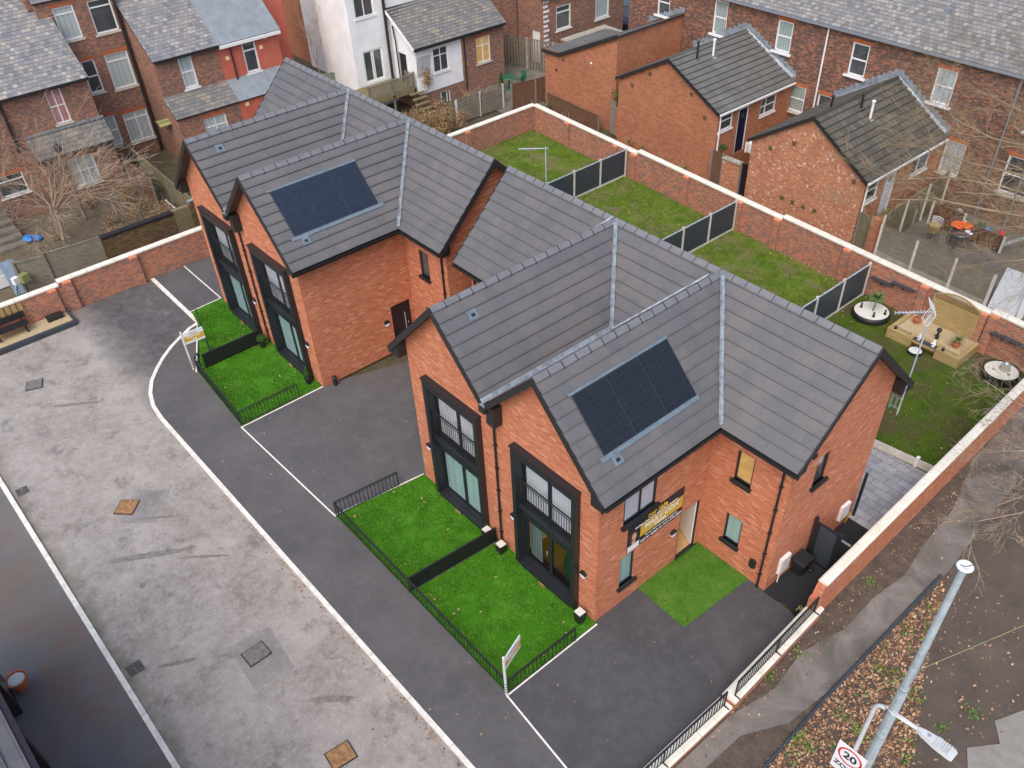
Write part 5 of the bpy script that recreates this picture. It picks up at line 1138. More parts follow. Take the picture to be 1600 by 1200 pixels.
# ---------------------------------------------------------------- rear terrace (its back wall faces the new gardens)
FT = 29.8; EZ = 6.55
t = thing('terrace_house_row', 'long old brick terrace with grey slate roof running along the far rear side', 'terrace', (-6, 34, 0))
mb = MB()
up = [(-21.25, -20.35, 4.60, 6.3), (-17.1, -16.15, 4.66, 6.15), (-12.68, -11.75, 4.55, 6.05), (-8.22, -7.25, 4.40, 5.95), (-3.6, -2.6, 4.35, 5.9), (1.0, 1.9, 4.3, 5.8), (-25.3, -24.4, 4.75, 6.1)]
lo = [(-15.76, -14.75, 1.95, 3.28), (-14.0, -13.2, 1.2, 3.24), (-6.86, -5.86, 1.45, 3.02), (-3.9, -2.5, 1.5, 3.2), (.5, 1.6, 1.4, 3.1)]
wallface(mb, 'y', FT, [(-27.5, EZ), (14, EZ)], up + lo, -1, -.2, .09); wallface(mb, 'y', FT + 8, [(-27.5, EZ), (14, EZ)], [], 1, -.2)
wallface(mb, 'x', -27.5, [(FT, EZ), (FT + 4, EZ + 3.0), (FT + 8, EZ)], [], -1, -.2); wallface(mb, 'x', 14, [(FT, EZ), (FT + 4, EZ + 3.0), (FT + 8, EZ)], [], 1, -.2)
mb.build('wall', M['brick_vic2'], t)
rf = rooffaces(t, [([(-27.7, FT - .18, EZ), (14.2, FT - .18, EZ), (14.2, FT + 4, EZ + 2.85), (-27.7, FT + 4, EZ + 2.85)], (-27.7, FT - .18, EZ), (14, FT - .18, EZ)),
                   ([(-27.7, FT + 8.18, EZ), (14.2, FT + 8.18, EZ), (14.2, FT + 4, EZ + 2.85), (-27.7, FT + 4, EZ + 2.85)], (-27.7, FT + 8.18, EZ), (14, FT + 8.18, EZ))], 'slate2', .20, .010)
rg = MB(); ridge(rg, (-27.7, FT + 4, EZ + 2.85), (14.2, FT + 4, EZ + 2.85)); rg.build('ridge_tiles', M['ridge'], rf)
g = MB(); g.box(-27.6, FT - .30, EZ - .10, 14, FT - .19, EZ + .0); g.build('gutter', M['leadgrey'], rf)
for x in (-15.87, -13.89, -10.94, -9.26): v = MB(); zz = EZ + 1.68 * .683; v.box(x - .14, FT + 1.45, zz - .1, x + .14, FT + 1.85, zz + .18); v.build('roof_vent', M['leadgrey'], rf)
for x in (-24, -12, 0): chimney(t, x, FT + 4, EZ + 2, EZ + 3.9, .6, 1.2)
cur = ['g_curtain', 'g_blind', 'g_dark', 'g_curtain', 'g_dark', 'g_blind', 'g_dark']
for i, (a, b, c, d) in enumerate(up): window(t, 'y', FT, -1, a, b, c, d, 'white', ['g_blind', 'g_blind', 'g_dark', 'g_curtain', 'g_dark', 'g_dark', 'g_dark'][i], hb=(.5,), fw=.07, sill=True, sillm='white', lintel='orange_lintel', sw=.14, sd=.14)
for i, (a, b, c, d) in enumerate(lo): window(t, 'y', FT, -1, a, b, c, d, 'white', ['g_blind', 'g_dark', 'g_curtain', 'g_dark', 'g_dark'][i], hb=(.5,), fw=.07, sill=True, sillm='stone', lintel='orange_lintel', sw=.08, sd=.10)
for x, m in ((-15.0 + .9, 'white'), (-4.45, 'leadgrey'), (-3.0, 'leadgrey')): pipe(t, [(x, FT - .08, EZ - .1), (x, FT - .08, 0)], .045, m)
# rear outriggers
def outrigger(name, label, x0, x1, y0, ez, rz, mat, tm, wins, door, doorm, spots=(), flues=(), side=1, yend=FT):
    t = thing(name, label, 'outbuilding', ((x0 + x1) / 2, y0, 0), 'brick outriggers behind the rear terrace'); xm = (x0 + x1) / 2
    mb = MB(); wallface(mb, 'y', y0, [(x0, ez), (xm, rz), (x1, ez)], [], -1, -.1)
    hs = [w_[:4] for w_ in wins] + ([door] if door else [])
    wallface(mb, 'x', x1, [(y0, ez), (yend, ez)], hs, 1, -.1, .08); wallface(mb, 'x', x0, [(y0, ez), (yend, ez)], [], -1, -.1); mb.build('wall', M[mat], t)
    k = (rz - ez) / (xm - x0); o = .16
    r = rooffaces(t, [([(x1 + o, y0 - .12, ez - k * o), (x1 + o, yend, ez - k * o), (xm, yend, rz), (xm, y0 - .12, rz)], (x1 + o, y0, ez - k * o), (x1 + o, yend, ez - k * o)),
                      ([(x0 - o, y0 - .12, ez - k * o), (x0 - o, yend, ez - k * o), (xm, yend, rz), (xm, y0 - .12, rz)], (x0 - o, y0, ez - k * o), (x0 - o, yend, ez - k * o))], tm, .34, .042)
    rg = MB(); ridge(rg, (xm, y0 - .12, rz), (xm, yend, rz), .45, .13, .09); rg.build('ridge_tiles', M[tm], r)
    for s in (1, -1): xe = xm + s * (xm - x0 + o); v = MB().prism([(xm, y0 - .13, rz + .03), (xe, y0 - .13, ez - k * o + .03), (xe, y0 - .13, ez - k * o - .13), (xm, y0 - .13, rz - .13)], (0, -.03, 0)); v.build('barge_board', M['barge'], r)
    g = MB(); g.box(x1 + o, y0 - .1, ez - k * o - .09, x1 + o + .09, yend - .1, ez - k * o - .01); g.build('gutter', M['white'], r)
    sf = MB(); 
    for s in (1, -1): stepflash(sf, (xm, yend, rz + .06), (xm + s * (xm - x0 + .1), yend, ez + .03), (0, -1, 0), .26, 12)
    for s in (1, -1): xe = xm + s * (xm - x0); sf.face([(xm, yend - .15, rz - .13 + .07), (xe, yend - .15, ez + .07), (xe, yend - .01, ez + .16), (xm, yend - .01, rz + .08)])
    sf.build('step_flashing', M['lead'], r)
    for w_ in wins: window(t, 'x', x1, 1, *w_[:4], 'white', w_[4], vb=w_[5], hb=w_[6], d=.07, fw=.06, sill=True, sillm='white', sw=.03)
    if door:
        fr = MB(); fr.box(x1 - .07, door[0], door[2], x1 - .01, door[0] + .07, door[3]); fr.box(x1 - .07, door[1] - .07, door[2], x1 - .01, door[1], door[3]); fr.box(x1 - .07, door[0] + .07, door[3] - .07, x1 - .01, door[1] - .07, door[3]); fo = fr.build('door_frame', M['white'], t)
        d = MB(); d.box(x1 - .065, door[0] + .07, door[2], x1 - .03, door[1] - .07, door[3] - .07); dd = d.build('door', M[doorm], t)
        MB().box(x1 - .03, (door[0] + door[1]) / 2 - .09, door[3] - .55, x1 - .022, (door[0] + door[1]) / 2 + .09, door[3] - .30).build('pane', M['g_dark'], dd)
    for (x, z) in spots: MB().box(x - .10, y0 - .02, z - .10, x + .10, y0 + .05, z + .10).build('air_brick', M['brick_dark'], t)
    for (dx, y, h, m) in flues: flue(t, xm + dx, y, rz - abs(dx) * k, h, m)
    pipe(t, [(x1 + .08, y0 + .12, ez - .15), (x1 + .08, y0 + .12, 0)], .04, 'white'); return t
outrigger('outrigger', 'nearer plain orange brick outrigger with navy door and twin flues', -22.35, -15.6, 23.75, 3.55, 5.25, 'brick_out', 'conc_tile', [(23.1 + .75, 24.95, 2.45, 3.25, 'g_dark', (), (.6,)), (27.2, 28.5, 2.3, 3.2, 'g_dark', (.35,), (.5,))], (25.4, 26.2, .9, 3.2), 'navydoor', [(-20.2, 4.2), (-21.4, 3.3), (-17.4, 3.9), (-16.4, 3.0)], [(.52, 25.23, .75, 'black'), (.69, 26.28, .75, 'white')])
outrigger('outrigger', 'white-flecked orange brick outrigger with mossy brown tiles and pale door', -13.05, -6.95, 23.2, 3.2, 5.08, 'brick_out2', 'conc_tile2', [(23.5, 24.45, 1.95, 2.95, 'g_dark', (), (.5,)), (27.2, 28.7, 1.95, 2.95, 'g_dark', (.4,), ())], (25.0, 25.85, .7, 2.9), 'doorblue', [(-12.0, 3.0), (-10.8, 3.6), (-7.5, 2.9), (-10.9, .9), (-10.3, .9), (-9.7, .9), (-9.1, .9)], [(1.05, 26.04, .75, 'white'), (.52, 26.0, .6, 'black'), (-.1, 24.5, .5, 'black')])
t = thing('outrigger', 'long blank orange brick outrigger with black verge and one small vent', 'outbuilding', (-26, 25.5, 0), 'brick outriggers behind the rear terrace')
mb = MB(); wallface(mb, 'y', 24.6, [(-29.2, 3.2), (-27.9, 3.25), (-23.4, 5.15)], [], -1, -.1); wallface(mb, 'x', -23.4, [(24.6, 5.1), (FT, 5.1)], [], 1, -.1); wallface(mb, 'x', -29.2, [(24.6, 3.1), (FT, 3.1)], [], -1, -.1); mb.build('wall', M['brick_out'], t)
r = rooffaces(t, [([(-28.1, 24.5, 3.15), (-23.3, 24.5, 5.15), (-23.3, FT, 5.15), (-28.1, FT, 3.15)], (-28.1, 24.5, 3.15), (-28.1, FT, 3.15)), ([(-29.35, 24.5, 3.08), (-28.1, 24.5, 3.15), (-28.1, FT, 3.15), (-29.35, FT, 3.08)], (-29.35, 24.5, 3.08), (-29.35, FT, 3.08))], 'conc_tile', .34, .02)
v = MB(); v.bar((-29.3, 24.48, 3.10), (-27.9, 24.48, 3.16), .06, .18); v.bar((-27.9, 24.48, 3.16), (-23.3, 24.48, 5.16), .06, .18); v.build('barge_board', M['barge'], r)
sf = MB(); stepflash(sf, (-25.9, FT, 4.2), (-23.3, FT, 5.25), (0, -1, 0), .2, 7); sf.build('step_flashing', M['lead'], r)
for (x, z, m) in ((-28.2, 2.2, 'barge'), (-25.3, 3.25, 'white'), (-27.6, 2.9, 'brick_dark')): MB().lathe([(.07, 0), (.09, .06), (.05, .1)], x, 24.55, z, 12, 1, .5).build('vent', M[m], t)
t = thing('garden_gate', 'dark mossy plank gate with trellis above between the two plain outriggers', 'gate', (-22.9, 24.3, 0)); MB().box(-23.38, 24.25, 0, -22.95, 24.3, 1.9).build('boards', M['greywood'], t); MB().box(-22.95, 24.2, 0, -22.38, 24.4, 1.6).build('brick_panel', M['brick_out'], t)
l = MB()
for k in range(7): l.bar((-23.35 + k * .15, 24.28, 1.65), (-23.35 + k * .15, 24.28, 2.5), .02)
for k in range(6): l.bar((-23.38, 24.28, 1.7 + k * .15), (-22.4, 24.28, 1.7 + k * .15), .02)
l.build('trellis', M['brownwood'], t); f = MB(); leafball(f, (-22.9, 24.3, 2.3), .45, 260, .035, .5, .1); f.build('ivy', M['weed'], t)
# gates, walls between outriggers
def plank_fence(name, label, a, b, h, mat, cat='fence', post='greywood', hz=False, gap=.012, z0=0, group=None, pw=.15, panel=1.8):
    a, b = Vector((a[0], a[1], z0)), Vector((b[0], b[1], z0)); d = b - a; L = d.length; d /= L; c = (a + b) / 2; t = thing(name, label, cat, tuple(c), group); p = MB(); U = Vector((0, 0, 1)); n = Vector((-d.y, d.x, 0))
    if hz:
        k = round(h / .12)
        for i in range(k): p.bar(a + U * (i + .5) * h / k, b + U * (i + .5) * h / k, .02, h / k - gap)
    else:
        k = max(1, round(L / pw))
        for i in range(k): q = a + d * (i + .5) * L / k; p.obox(q.x, q.y, z0, L / k - gap, .022, h * (1 + rnd.uniform(-.01, .01)), math.atan2(d.y, d.x))
    p.build('boards', M[mat], t); m = max(1, round(L / panel))
    for i in range(m + 1): q = a + d * L * i / m - n * .04; MB().obox(q.x, q.y, z0, .09, .09, h + .06, math.atan2(d.y, d.x)).build('post', M[post], t)
    MB().bar(a + U * (h + .01), b + U * (h + .01), .07, .03).build('capping', M[mat], t)
    return t
plank_fence('garden_gate', 'dark brown plank gate at the right corner of the plain outrigger', (-15.55, 23.6), (-14.85, 23.6), 1.66, 'brownwood', 'gate')
t = thing('yard_wall', 'short whitewashed patchy brick wall between two dark brown gates', 'wall', (-14.3, 23.6, 0)); MB().box(-14.8, 23.5, 0, -13.75, 23.72, 1.5).build('wall', M['brick_out2'], t); MB().box(-14.85, 23.45, 1.5, -13.7, 23.77, 1.58).build('coping', M['concold'], t)
plank_fence('garden_gate', 'plum brown gate tight against the white-flecked outrigger', (-13.7, 23.6), (-13.1, 23.6), 1.58, 'darkdoor', 'gate')
plank_fence('garden_gate', 'weathered pale gate to the right of the white-flecked outrigger', (-6.85, 23.3), (-6.25, 23.3), 1.62, 'mosswood', 'gate')
t = thing('brick_pier', 'lone orange brick pier beside the weathered gate', 'pier', (-6.0, 23.3, 0)); MB().box(-6.2, 23.1, 0, -5.85, 23.45, 1.68).build('wall', M['brick_out'], t)
# grey panel fences with concrete posts
def conc_fence(label, pts, h=1.45, mat='greywood', group='grey timber panels on concrete posts'):
    for i, (a, b) in enumerate(zip(pts, pts[1:])):
        t = thing('panel_fence', label[i], 'fence', ((a[0] + b[0]) / 2, (a[1] + b[1]) / 2, 0), group); A, B = Vector((a[0], a[1], 0)), Vector((b[0], b[1], 0)); U = Vector((0, 0, 1)); d = (B - A).normalized()
        p = MB()
        for k in range(11): e_ = Vector((-d.y, d.x, 0)) * .014; zz = .25 + k * (h - .27) / 11; p.hexa([A + U * zz - e_ * 2.2, B + U * zz - e_ * 2.2, B + U * zz + e_, A + U * zz + e_, A + U * (zz + .115) - e_, B + U * (zz + .115) - e_, B + U * (zz + .115) + e_, A + U * (zz + .115) + e_])
        for k in range(1, 4): q = A + (B - A) * k / 4; p.obox(q.x, q.y, .22, .035, .05, h - .2, math.atan2(d.y, d.x))
        p.build('boards', M[mat], t); MB().bar(A + U * (h + .01), B + U * (h + .01), .06, .03).build('capping', M['mosswood'], t); MB().bar(A + U * .11, B + U * .11, .04, .24).build('gravel_board', M['concold'], t)
        MB().box(A.x - .055, A.y - .055, 0, A.x + .055, A.y + .055, h + .02).build('post', M['concpost'], t)
        if i == len(pts) - 2: MB().box(B.x - .055, B.y - .055, 0, B.x + .055, B.y + .055, h + .02).build('post', M['concpost'], t)
plank_fence('timber_fence', 'moss-topped brown fence along the alley beside the plain outrigger', (-24.0, 23.9), (-28.6, 24.2), .9, 'brownwood')
conc_fence(['grey panel fence bay next to the lone brick pier', 'middle grey panel fence bay beyond the rear wall', 'grey panel fence bay next to the white door'], [(-5.75, 23.35), (-3.95, 23.2), (-2.1, 23.05), (-.4, 22.95)])
t = thing('old_door', 'white scuffed door leaning upright at the end of the grey panel fence', 'door', (.35, 23.0, 0)); MB().hexa([(-.28, 23.0, 0), (.85, 23.05, 0), (.85, 23.11, 0), (-.28, 23.06, 0), (-.20, 23.25, 1.75), (.95, 23.3, 1.75), (.95, 23.36, 1.75), (-.20, 23.31, 1.75)]).build('door', M['doorblue'], t)
MB().box(.9, 23.0, 0, 1.1, 23.25, 1.75).build('frame', M['white'], t)
plank_fence('timber_fence', 'mossy brown timber fence running from the brick pier to the terrace', (-5.85, 23.5), (-6.15, 29.6), 1.75, 'mosswood', post='concpost')
plank_fence('timber_fence', 'low dark timber screen behind the striped chairs', (-5.6, 27.6), (-4.0, 27.5), 1.05, 'brownwood', post='concpost')
plank_fence('timber_fence', 'low dark timber screen between pale concrete posts right of the chairs', (-3.9, 27.5), (-2.0, 27.4), .75, 'brownwood', post='concpost')
# clutter in the yard behind
t = thing('stacked_chairs', 'stack of wicker chairs with blue and white striped backs in the rear yard', 'chair stack', (-4.75, 26.3, 0))
s = MB()
for k in range(5): s.lathe([(.26, .42 + k * .07), (.27, .45 + k * .07), (.01, .46 + k * .07)], -4.75, 26.3, 0, 14)
s.build('seats', M['pine'], t)
s = MB()
for k in range(5):
    for j in range(6): a0 = .5 + k * .02; pts = [(-4.75 + .3 * math.cos(b), 26.3 + .3 * math.sin(b), .62 + j * .07 + k * .03) for b in [math.radians(30 + q * 24) for q in range(6)]]; s.tube(pts, .014, 5)
    break
s.build('backs', M['navydoor'], t)
s = MB()
for j in range(6): s.tube([(-4.75 + .3 * math.cos(b), 26.3 + .3 * math.sin(b), .655 + j * .07) for b in [math.radians(30 + q * 24) for q in range(6)]], .016, 5)
s.build('stripes', M['white'], t)
for k in range(4): MB().tube([(-4.75 + .25 * math.cos(k * 1.57 + .8), 26.3 + .25 * math.sin(k * 1.57 + .8), 0), (-4.75 + .25 * math.cos(k * 1.57 + .8), 26.3 + .25 * math.sin(k * 1.57 + .8), .46)], .014, 6).build('leg', M['leadgrey'], t)
t = thing('garden_table', 'round dark glass garden table in the rear yard', 'table', (-3.6, 26.6, 0)); MB().lathe([(.5, .70), (.52, .72), (.5, .74), (.01, .74)], -3.6, 26.6, 0, 24).build('table_top', M['g_dark'], t)
for k in range(4): MB().tube([(-3.6 + .4 * math.cos(k * 1.57), 26.6 + .4 * math.sin(k * 1.57), 0), (-3.6 + .3 * math.cos(k * 1.57), 26.6 + .3 * math.sin(k * 1.57), .7)], .015, 6).build('leg', M['black'], t)
f = MB(); f.ball((-3.95, 26.8, .86), .30, 12, 7, .5, .2); f.ball((-3.6, 27.0, .84), .24, 12, 7, .5, .25); tag(f.build('inflatable_toy', M['orangeplastic']), 'bright orange inflatable heaped on the dark garden table', 'toy')
f = MB(); f.ball((-3.4, 26.7, .78), .11, 10, 6, .4, .2); f.ball((-3.2, 26.6, .77), .09, 10, 6, .4, .2); tag(f.build('white_rag', M['white']), 'crumpled white cloth on the dark garden table', 'cloth')
for (x, y, m, r, lb) in ((-4.5, 28.6, 'greenplastic', .22, 'green plastic toy lying left among the clutter by the terrace'), (-3.7, 28.9, 'greenplastic', .17, 'smaller green plastic tub among the clutter by the terrace'), (-3.2, 28.4, 'blue', .22, 'blue plastic toy among the clutter by the terrace'), (-2.6, 28.6, 'red', .14, 'red plastic toy among the clutter by the terrace'), (-5.0, 29.2, 'leadgrey', .2, 'grey metal barrel barbecue against the terrace wall')):
    f = MB(); f.lathe([(r * .7, 0), (r, .15), (r * .9, .32), (r * .3, .4), (.01, .41)], x, y, 0, 12, 1, .8); tag(f.build('yard_toy' if m != 'leadgrey' else 'barbecue', M[m]), lb, 'toy' if m != 'leadgrey' else 'barbecue')
t = thing('step_ladder', 'aluminium ladder lying in the cluttered yard by the terrace', 'ladder', (-1.6, 28.0, .1)); l = MB()
for s in (0, .35): l.bar((-2.3, 27.4 + s * 1.2, .1), (-.9, 28.6 + s, 1.0), .04)
for k in range(8): f = k / 7.5; l.bar((-2.3 + 1.4 * f, 27.4 + 1.2 * f, .1 + .9 * f), (-2.3 + 1.4 * f, 27.82 + 1.13 * f, .1 + .9 * f), .035)
l.build('rungs', M['galv'], t)
g = 0
for (x, y, lb) in ((-4.6, 24.5, 'stone garden statue nearest the fence corner'), (-4.2, 24.75, 'middle stone garden statue behind the grey fence'), (-3.85, 25.0, 'stone garden statue farthest along behind the grey fence')):
    f = MB(); gnome(f, x, y, .0, .4); f.box(x - .1, y - .1, 0, x + .1, y + .1, .06); tag(f.build('stone_statue', M['concold']), lb, 'statue', 'stone statues in the rear yard')
for (x, y, lb) in ((-6.3, 24.2, 'bushy plant in a terracotta pot at the outrigger corner'), (-6.35, 24.75, 'yellow-green plant in a terracotta pot below the pale door'), (-6.3, 25.2, 'brownish bushy plant beyond the two potted plants')):
    t = thing('potted_plant', lb, 'potted plant', (x, y, .8), 'potted plants outside the pale door'); MB().lathe([(.12, .0), (.19, .28), (.2, .32), (.16, .32), (.01, .28)], x, y, .8, 14).build('pot', M['terracotta'], t); f = MB(); leafball(f, (x, y, 1.3), .32, 320, .035, .75, .3); f.build('foliage', M['palm2' if 'yellow' in lb else 'drymat'], t)
MB_ = MB(); MB_.box(-6.9, 23.7, 0, -6.0, 27.0, .8); tag(MB_.build('raised_step', M['concold']), 'raised concrete step along the flank of the white-flecked outrigger', 'step')
for i in range(3):
    t = thing('hanging_laundry', ['white and orange washing hung outside the navy door', 'dark washing beside the white washing on the balcony rail', 'dark green washing nearest the white-flecked outrigger'][i], 'laundry', (-14.9 + i * .5, 25.6, 1.2), 'washing outside the navy door')
    f = MB()
    for k in range(7): x = -15.1 + i * .55 + rnd.uniform(0, .45); f.prism([(x, 25.5 + k * .05, 1.1 + rnd.uniform(0, .2)), (x + .12, 25.5 + k * .05, 1.15), (x + .14, 25.52 + k * .05, 1.65), (x, 25.5 + k * .05, 1.7)], (0, .02, 0))
    f.build('clothes', M[['white', 'navydoor', 'jade'][i]], t)
for (x, y, lb) in ((-15.3, 24.1, 'potted plants clustered at the window corner of the plain outrigger'),):
    f = MB(); leafball(f, (x, y, 1.75), .26, 200, .04, .5, .3); tag(f.build('window_box_plant', M['evergreen']), lb, 'plant')
# ---------------------------------------------------------------- NORTH: brick houses beyond the yard wall
GN = 'old houses beyond the north wall'
t = thing('old_house', 'old brick rear wing with purple slates, lean-to and pink-curtained window', 'house', (-39, -1.5, 0), GN)
mb = MB(); wallface(mb, 'x', -37.4, [(-12, 5.5), (1.5, 5.45)], [(-.58, .17, 3.62, 5.28), (-7.0, -6.0, 3.6, 5.2)], 1, 0, .07); wallface(mb, 'y', 1.5, [(-41, 7.9), (-40.9, 8.0), (-37.4, 5.45)], [], 1)
mb.box(-37.39, -12, -.2, -36.92, 1.6, .0)
wallface(mb, 'x', -36.9, [(-2.1, 2.5), (1.55, 2.47)], [(-.88, .38, .58, 2.05)], 1, -.2, .07); wallface(mb, 'y', -2.1, [(-37.4, 3.3), (-36.9, 2.5)], [], -1, -.2); wallface(mb, 'y', 1.55, [(-37.4, 3.3), (-36.9, 2.5)], [], 1, -.2)
wallface(mb, 'x', -37.0, [(-12, 3.0), (-2.1, 3.0)], [(-4.35, -3.05, 1.15, 2.17), (-6.4, -5.3, -.4, .7)], 1, -.8, .07)
mb.build('wall', M['brick_vic'], t)
r = rooffaces(t, [([(-37.2, -12, 5.42), (-37.2, 1.6, 5.42), (-41, 1.6, 8.5), (-41, -12, 8.5)], (-37.2, -12, 5.42), (-37.2, 1.6, 5.42))], 'slate', .20, .010)
r2 = rooffaces(t, [([(-36.75, -2.2, 2.45), (-36.75, 1.65, 2.42), (-37.4, 1.65, 3.38), (-37.4, -2.2, 3.42)], (-36.75, -2.2, 2.45), (-36.75, 1.65, 2.42))], 'slate3', .22, .010)
MB().box(-37.42, -2.25, 3.38, -37.30, 1.65, 3.48).build('lead_flashing', M['lead'], r2); MB().box(-37.2, -12, 5.32, -37.1, 1.5, 5.40).build('gutter', M['black'], r); MB().box(-36.75, -2.2, 2.32, -36.65, 1.6, 2.42).build('gutter', M['black'], r2)
window(t, 'x', -37.4, 1, -.58, .17, 3.62, 5.28, 'white', 'g_pink', vb=(.5,), hb=(.5,), sill=True, lintel='orange_lintel'); window(t, 'x', -37.4, 1, -7, -6, 3.6, 5.2, 'white', 'g_dark', hb=(.5,), sill=True, lintel='orange_lintel')
window(t, 'x', -36.9, 1, -.88, .38, .58, 2.05, 'white', 'g_curtain', vb=(.33, .66), hb=(.5,), sill=True, lintel='orange_lintel')
window(t, 'x', -37.0, 1, -4.35, -3.05, 1.15, 2.17, 'white', 'g_dark', hb=(.7,), sill=True, sillm='white', lintel='orange_lintel'); window(t, 'x', -37.0, 1, -6.4, -5.3, -.4, .7, 'white', 'g_teal', sill=True, sillm='white')
pipe(t, [(-37.3, -2.7, 5.3), (-37.3, -2.7, .2)], .06, 'barge')
chimney(t, -40.6, 1.1, 8, 9.6, .7, .7, 1)
t = thing('old_house', 'tall old brick house with three storeys of white windows behind a drainpipe', 'house', (-42, 4, 0), GN)
mb = MB(); hs = [(1.75, 2.76, 6.42, 7.97), (3.45, 4.62, 6.38, 7.95), (2.16, 2.86, 3.72, 5.35), (3.40, 4.62, 3.60, 5.38), (2.18, 2.88, .83, 2.44), (3.29, 4.64, .72, 2.32)]
wallface(mb, 'x', -39.9, [(1.0, 8.4), (4.83, 8.4)], hs, 1, -1.2, .08); wallface(mb, 'y', 1.0, [(-46, 8.4), (-39.9, 8.4)], [], -1, -1); mb.build('wall', M['brick_vic'], t)
for i, h in enumerate(hs): window(t, 'x', -39.9, 1, *h, 'white', ['g_curtain', 'g_dark', 'g_dark', 'g_curtain', 'g_curtain', 'g_curtain'][i], vb=(.5,) if i == 5 else (), hb=(.78,) if i in (0, 1, 3, 5) else (.5,), fw=.07, sill=True, sillm='stone', lintel='orange_lintel')
rooffaces(t, [([(-39.75, .9, 8.35), (-39.75, 5.0, 8.35), (-43, 5.0, 10.6), (-43, .9, 10.6)], (-39.75, .9, 8.35), (-39.75, 5, 8.35))], 'slate', .20)
pipe(t, [(-39.78, 4.72, 8.3), (-39.78, 4.72, -.6)], .06, 'barge')
t = thing('old_house', 'old house half plain brick half painted red with shared slate and felt roofs', 'house', (-40, 8.5, 0), GN)
mb = MB(); hs = [(6.22, 6.98, 3.55, 5.18)]; wallface(mb, 'x', -37.4, [(4.95, 5.35), (8.5, 5.35)], hs, 1, 0, .07); wallface(mb, 'y', 4.95, [(-47, 5.35), (-40.9, 8.2), (-37.4, 5.35)], [], -1, -1); wallface(mb, 'x', -36.4, [(4.95, 2.65), (8.5, 2.65)], [(6.3, 7.6, .9, 2.2)], 1, -1, .07); wallface(mb, 'y', 4.95, [(-37.4, 3.4), (-36.4, 2.65)], [], -1, -1)
mb.build('wall', M['brick_vic'], t)
mb = MB(); wallface(mb, 'x', -37.395, [(8.5, 5.3), (12.07, 5.3)], [(9.85, 10.67, 3.45, 5.18)], 1, 0, .07); wallface(mb, 'y', 12.07, [(-41, 5.3), (-37.4, 5.3)], [], 1); wallface(mb, 'x', -36.395, [(8.5, 2.6), (12.2, 2.6)], [], 1, -1); mb.build('painted_wall', M['redpaint'], t)
mb = MB(); mb.box(-46, 12.07, 0, -39.2, 13.6, 9.5); mb.build('painted_wall', M['redpaint'], t)
k = [(-37.2, 5.3), (-41.5, 8.8)]
r = rooffaces(t, [([(k[0][0], 4.85, k[0][1]), (k[0][0], 8.5, k[0][1]), (k[1][0], 8.5, k[1][1]), (k[1][0], 4.85, k[1][1])], (k[0][0], 4.85, k[0][1]), (k[0][0], 8.5, k[0][1]))], 'slate', .20)
rooffaces(t, [([(k[0][0], 8.5, k[0][1] - .02), (k[0][0], 12.2, k[0][1] - .02), (k[1][0], 12.2, k[1][1] - .02), (k[1][0], 8.5, k[1][1] - .02)], (k[0][0], 8.5, k[0][1] - .02), (k[0][0], 12.2, k[0][1] - .02))], 'blue_roof', 3, .004)
rooffaces(t, [([(-36.25, 4.85, 2.6), (-36.25, 8.5, 2.6), (-37.4, 8.5, 3.42), (-37.4, 4.85, 3.42)], (-36.25, 4.85, 2.6), (-36.25, 8.5, 2.6))], 'slate3', .22)
rooffaces(t, [([(-36.25, 8.5, 2.59), (-36.25, 12.3, 2.59), (-37.4, 12.3, 3.41), (-37.4, 8.5, 3.41)], (-36.25, 8.5, 2.59), (-36.25, 12.3, 2.59))], 'blue_roof', 3, .004)
MB().box(-37.2, 4.9, 5.2, -37.1, 8.5, 5.29).build('gutter', M['black'], r); MB().box(-37.25, 8.5, 5.10, -37.1, 12.15, 5.25).build('gutter', M['white'], r)
window(t, 'x', -37.4, 1, *hs[0], 'white', 'g_curtain', hb=(.5,), fw=.08, sill=True, sillm='white'); window(t, 'x', -37.4, 1, 9.85, 10.67, 3.45, 5.18, 'white', 'g_dark', hb=(.66,), fw=.09, sill=True, sillm='white'); window(t, 'x', -36.4, 1, 6.3, 7.6, .9, 2.2, 'white', 'g_curtain', vb=(.5,), hb=(.6,), sill=True, lintel='orange_lintel')
for (y, z) in ((8.9, 4.5), (11.3, 5.05), (10.95, 4.6), (8.95, 2.3)): MB().box(-37.395 if z > 3 else -36.4, y - .1, z - .09, -37.36 if z > 3 else -36.36, y + .1, z + .09).build('vent', M['ventcream'], t)
pipe(t, [(-37.3, 9.15, 5.2), (-37.3, 9.15, 3.3)], .045); chimney(t, -41.2, 8.5, 8.6, 10.2, .6, .8, 2)
t2 = thing('door_canopy', 'curved yellowish canopy over the side door in the brick alley', 'canopy', (-37.2, 4.6, 2.0)); c = MB(); N = 6
for i in range(N): a, b = math.radians(-50 + 100 * i / N), math.radians(-50 + 100 * (i + 1) / N); c.hexa([(-37.9 + .55 * math.sin(a), 4.30, 2.0 + .5 * math.cos(a) - .3), (-37.9 + .55 * math.sin(b), 4.30, 2.0 + .5 * math.cos(b) - .3), (-37.9 + .55 * math.sin(b), 4.95, 2.0 + .5 * math.cos(b) - .3), (-37.9 + .55 * math.sin(a), 4.95, 2.0 + .5 * math.cos(a) - .3), (-37.9 + .55 * math.sin(a), 4.30, 2.02 + .5 * math.cos(a) - .3), (-37.9 + .55 * math.sin(b), 4.30, 2.02 + .5 * math.cos(b) - .3), (-37.9 + .55 * math.sin(b), 4.95, 2.02 + .5 * math.cos(b) - .3), (-37.9 + .55 * math.sin(a), 4.95, 2.02 + .5 * math.cos(a) - .3)])
c.build('sheet', M['palm2'], t2)
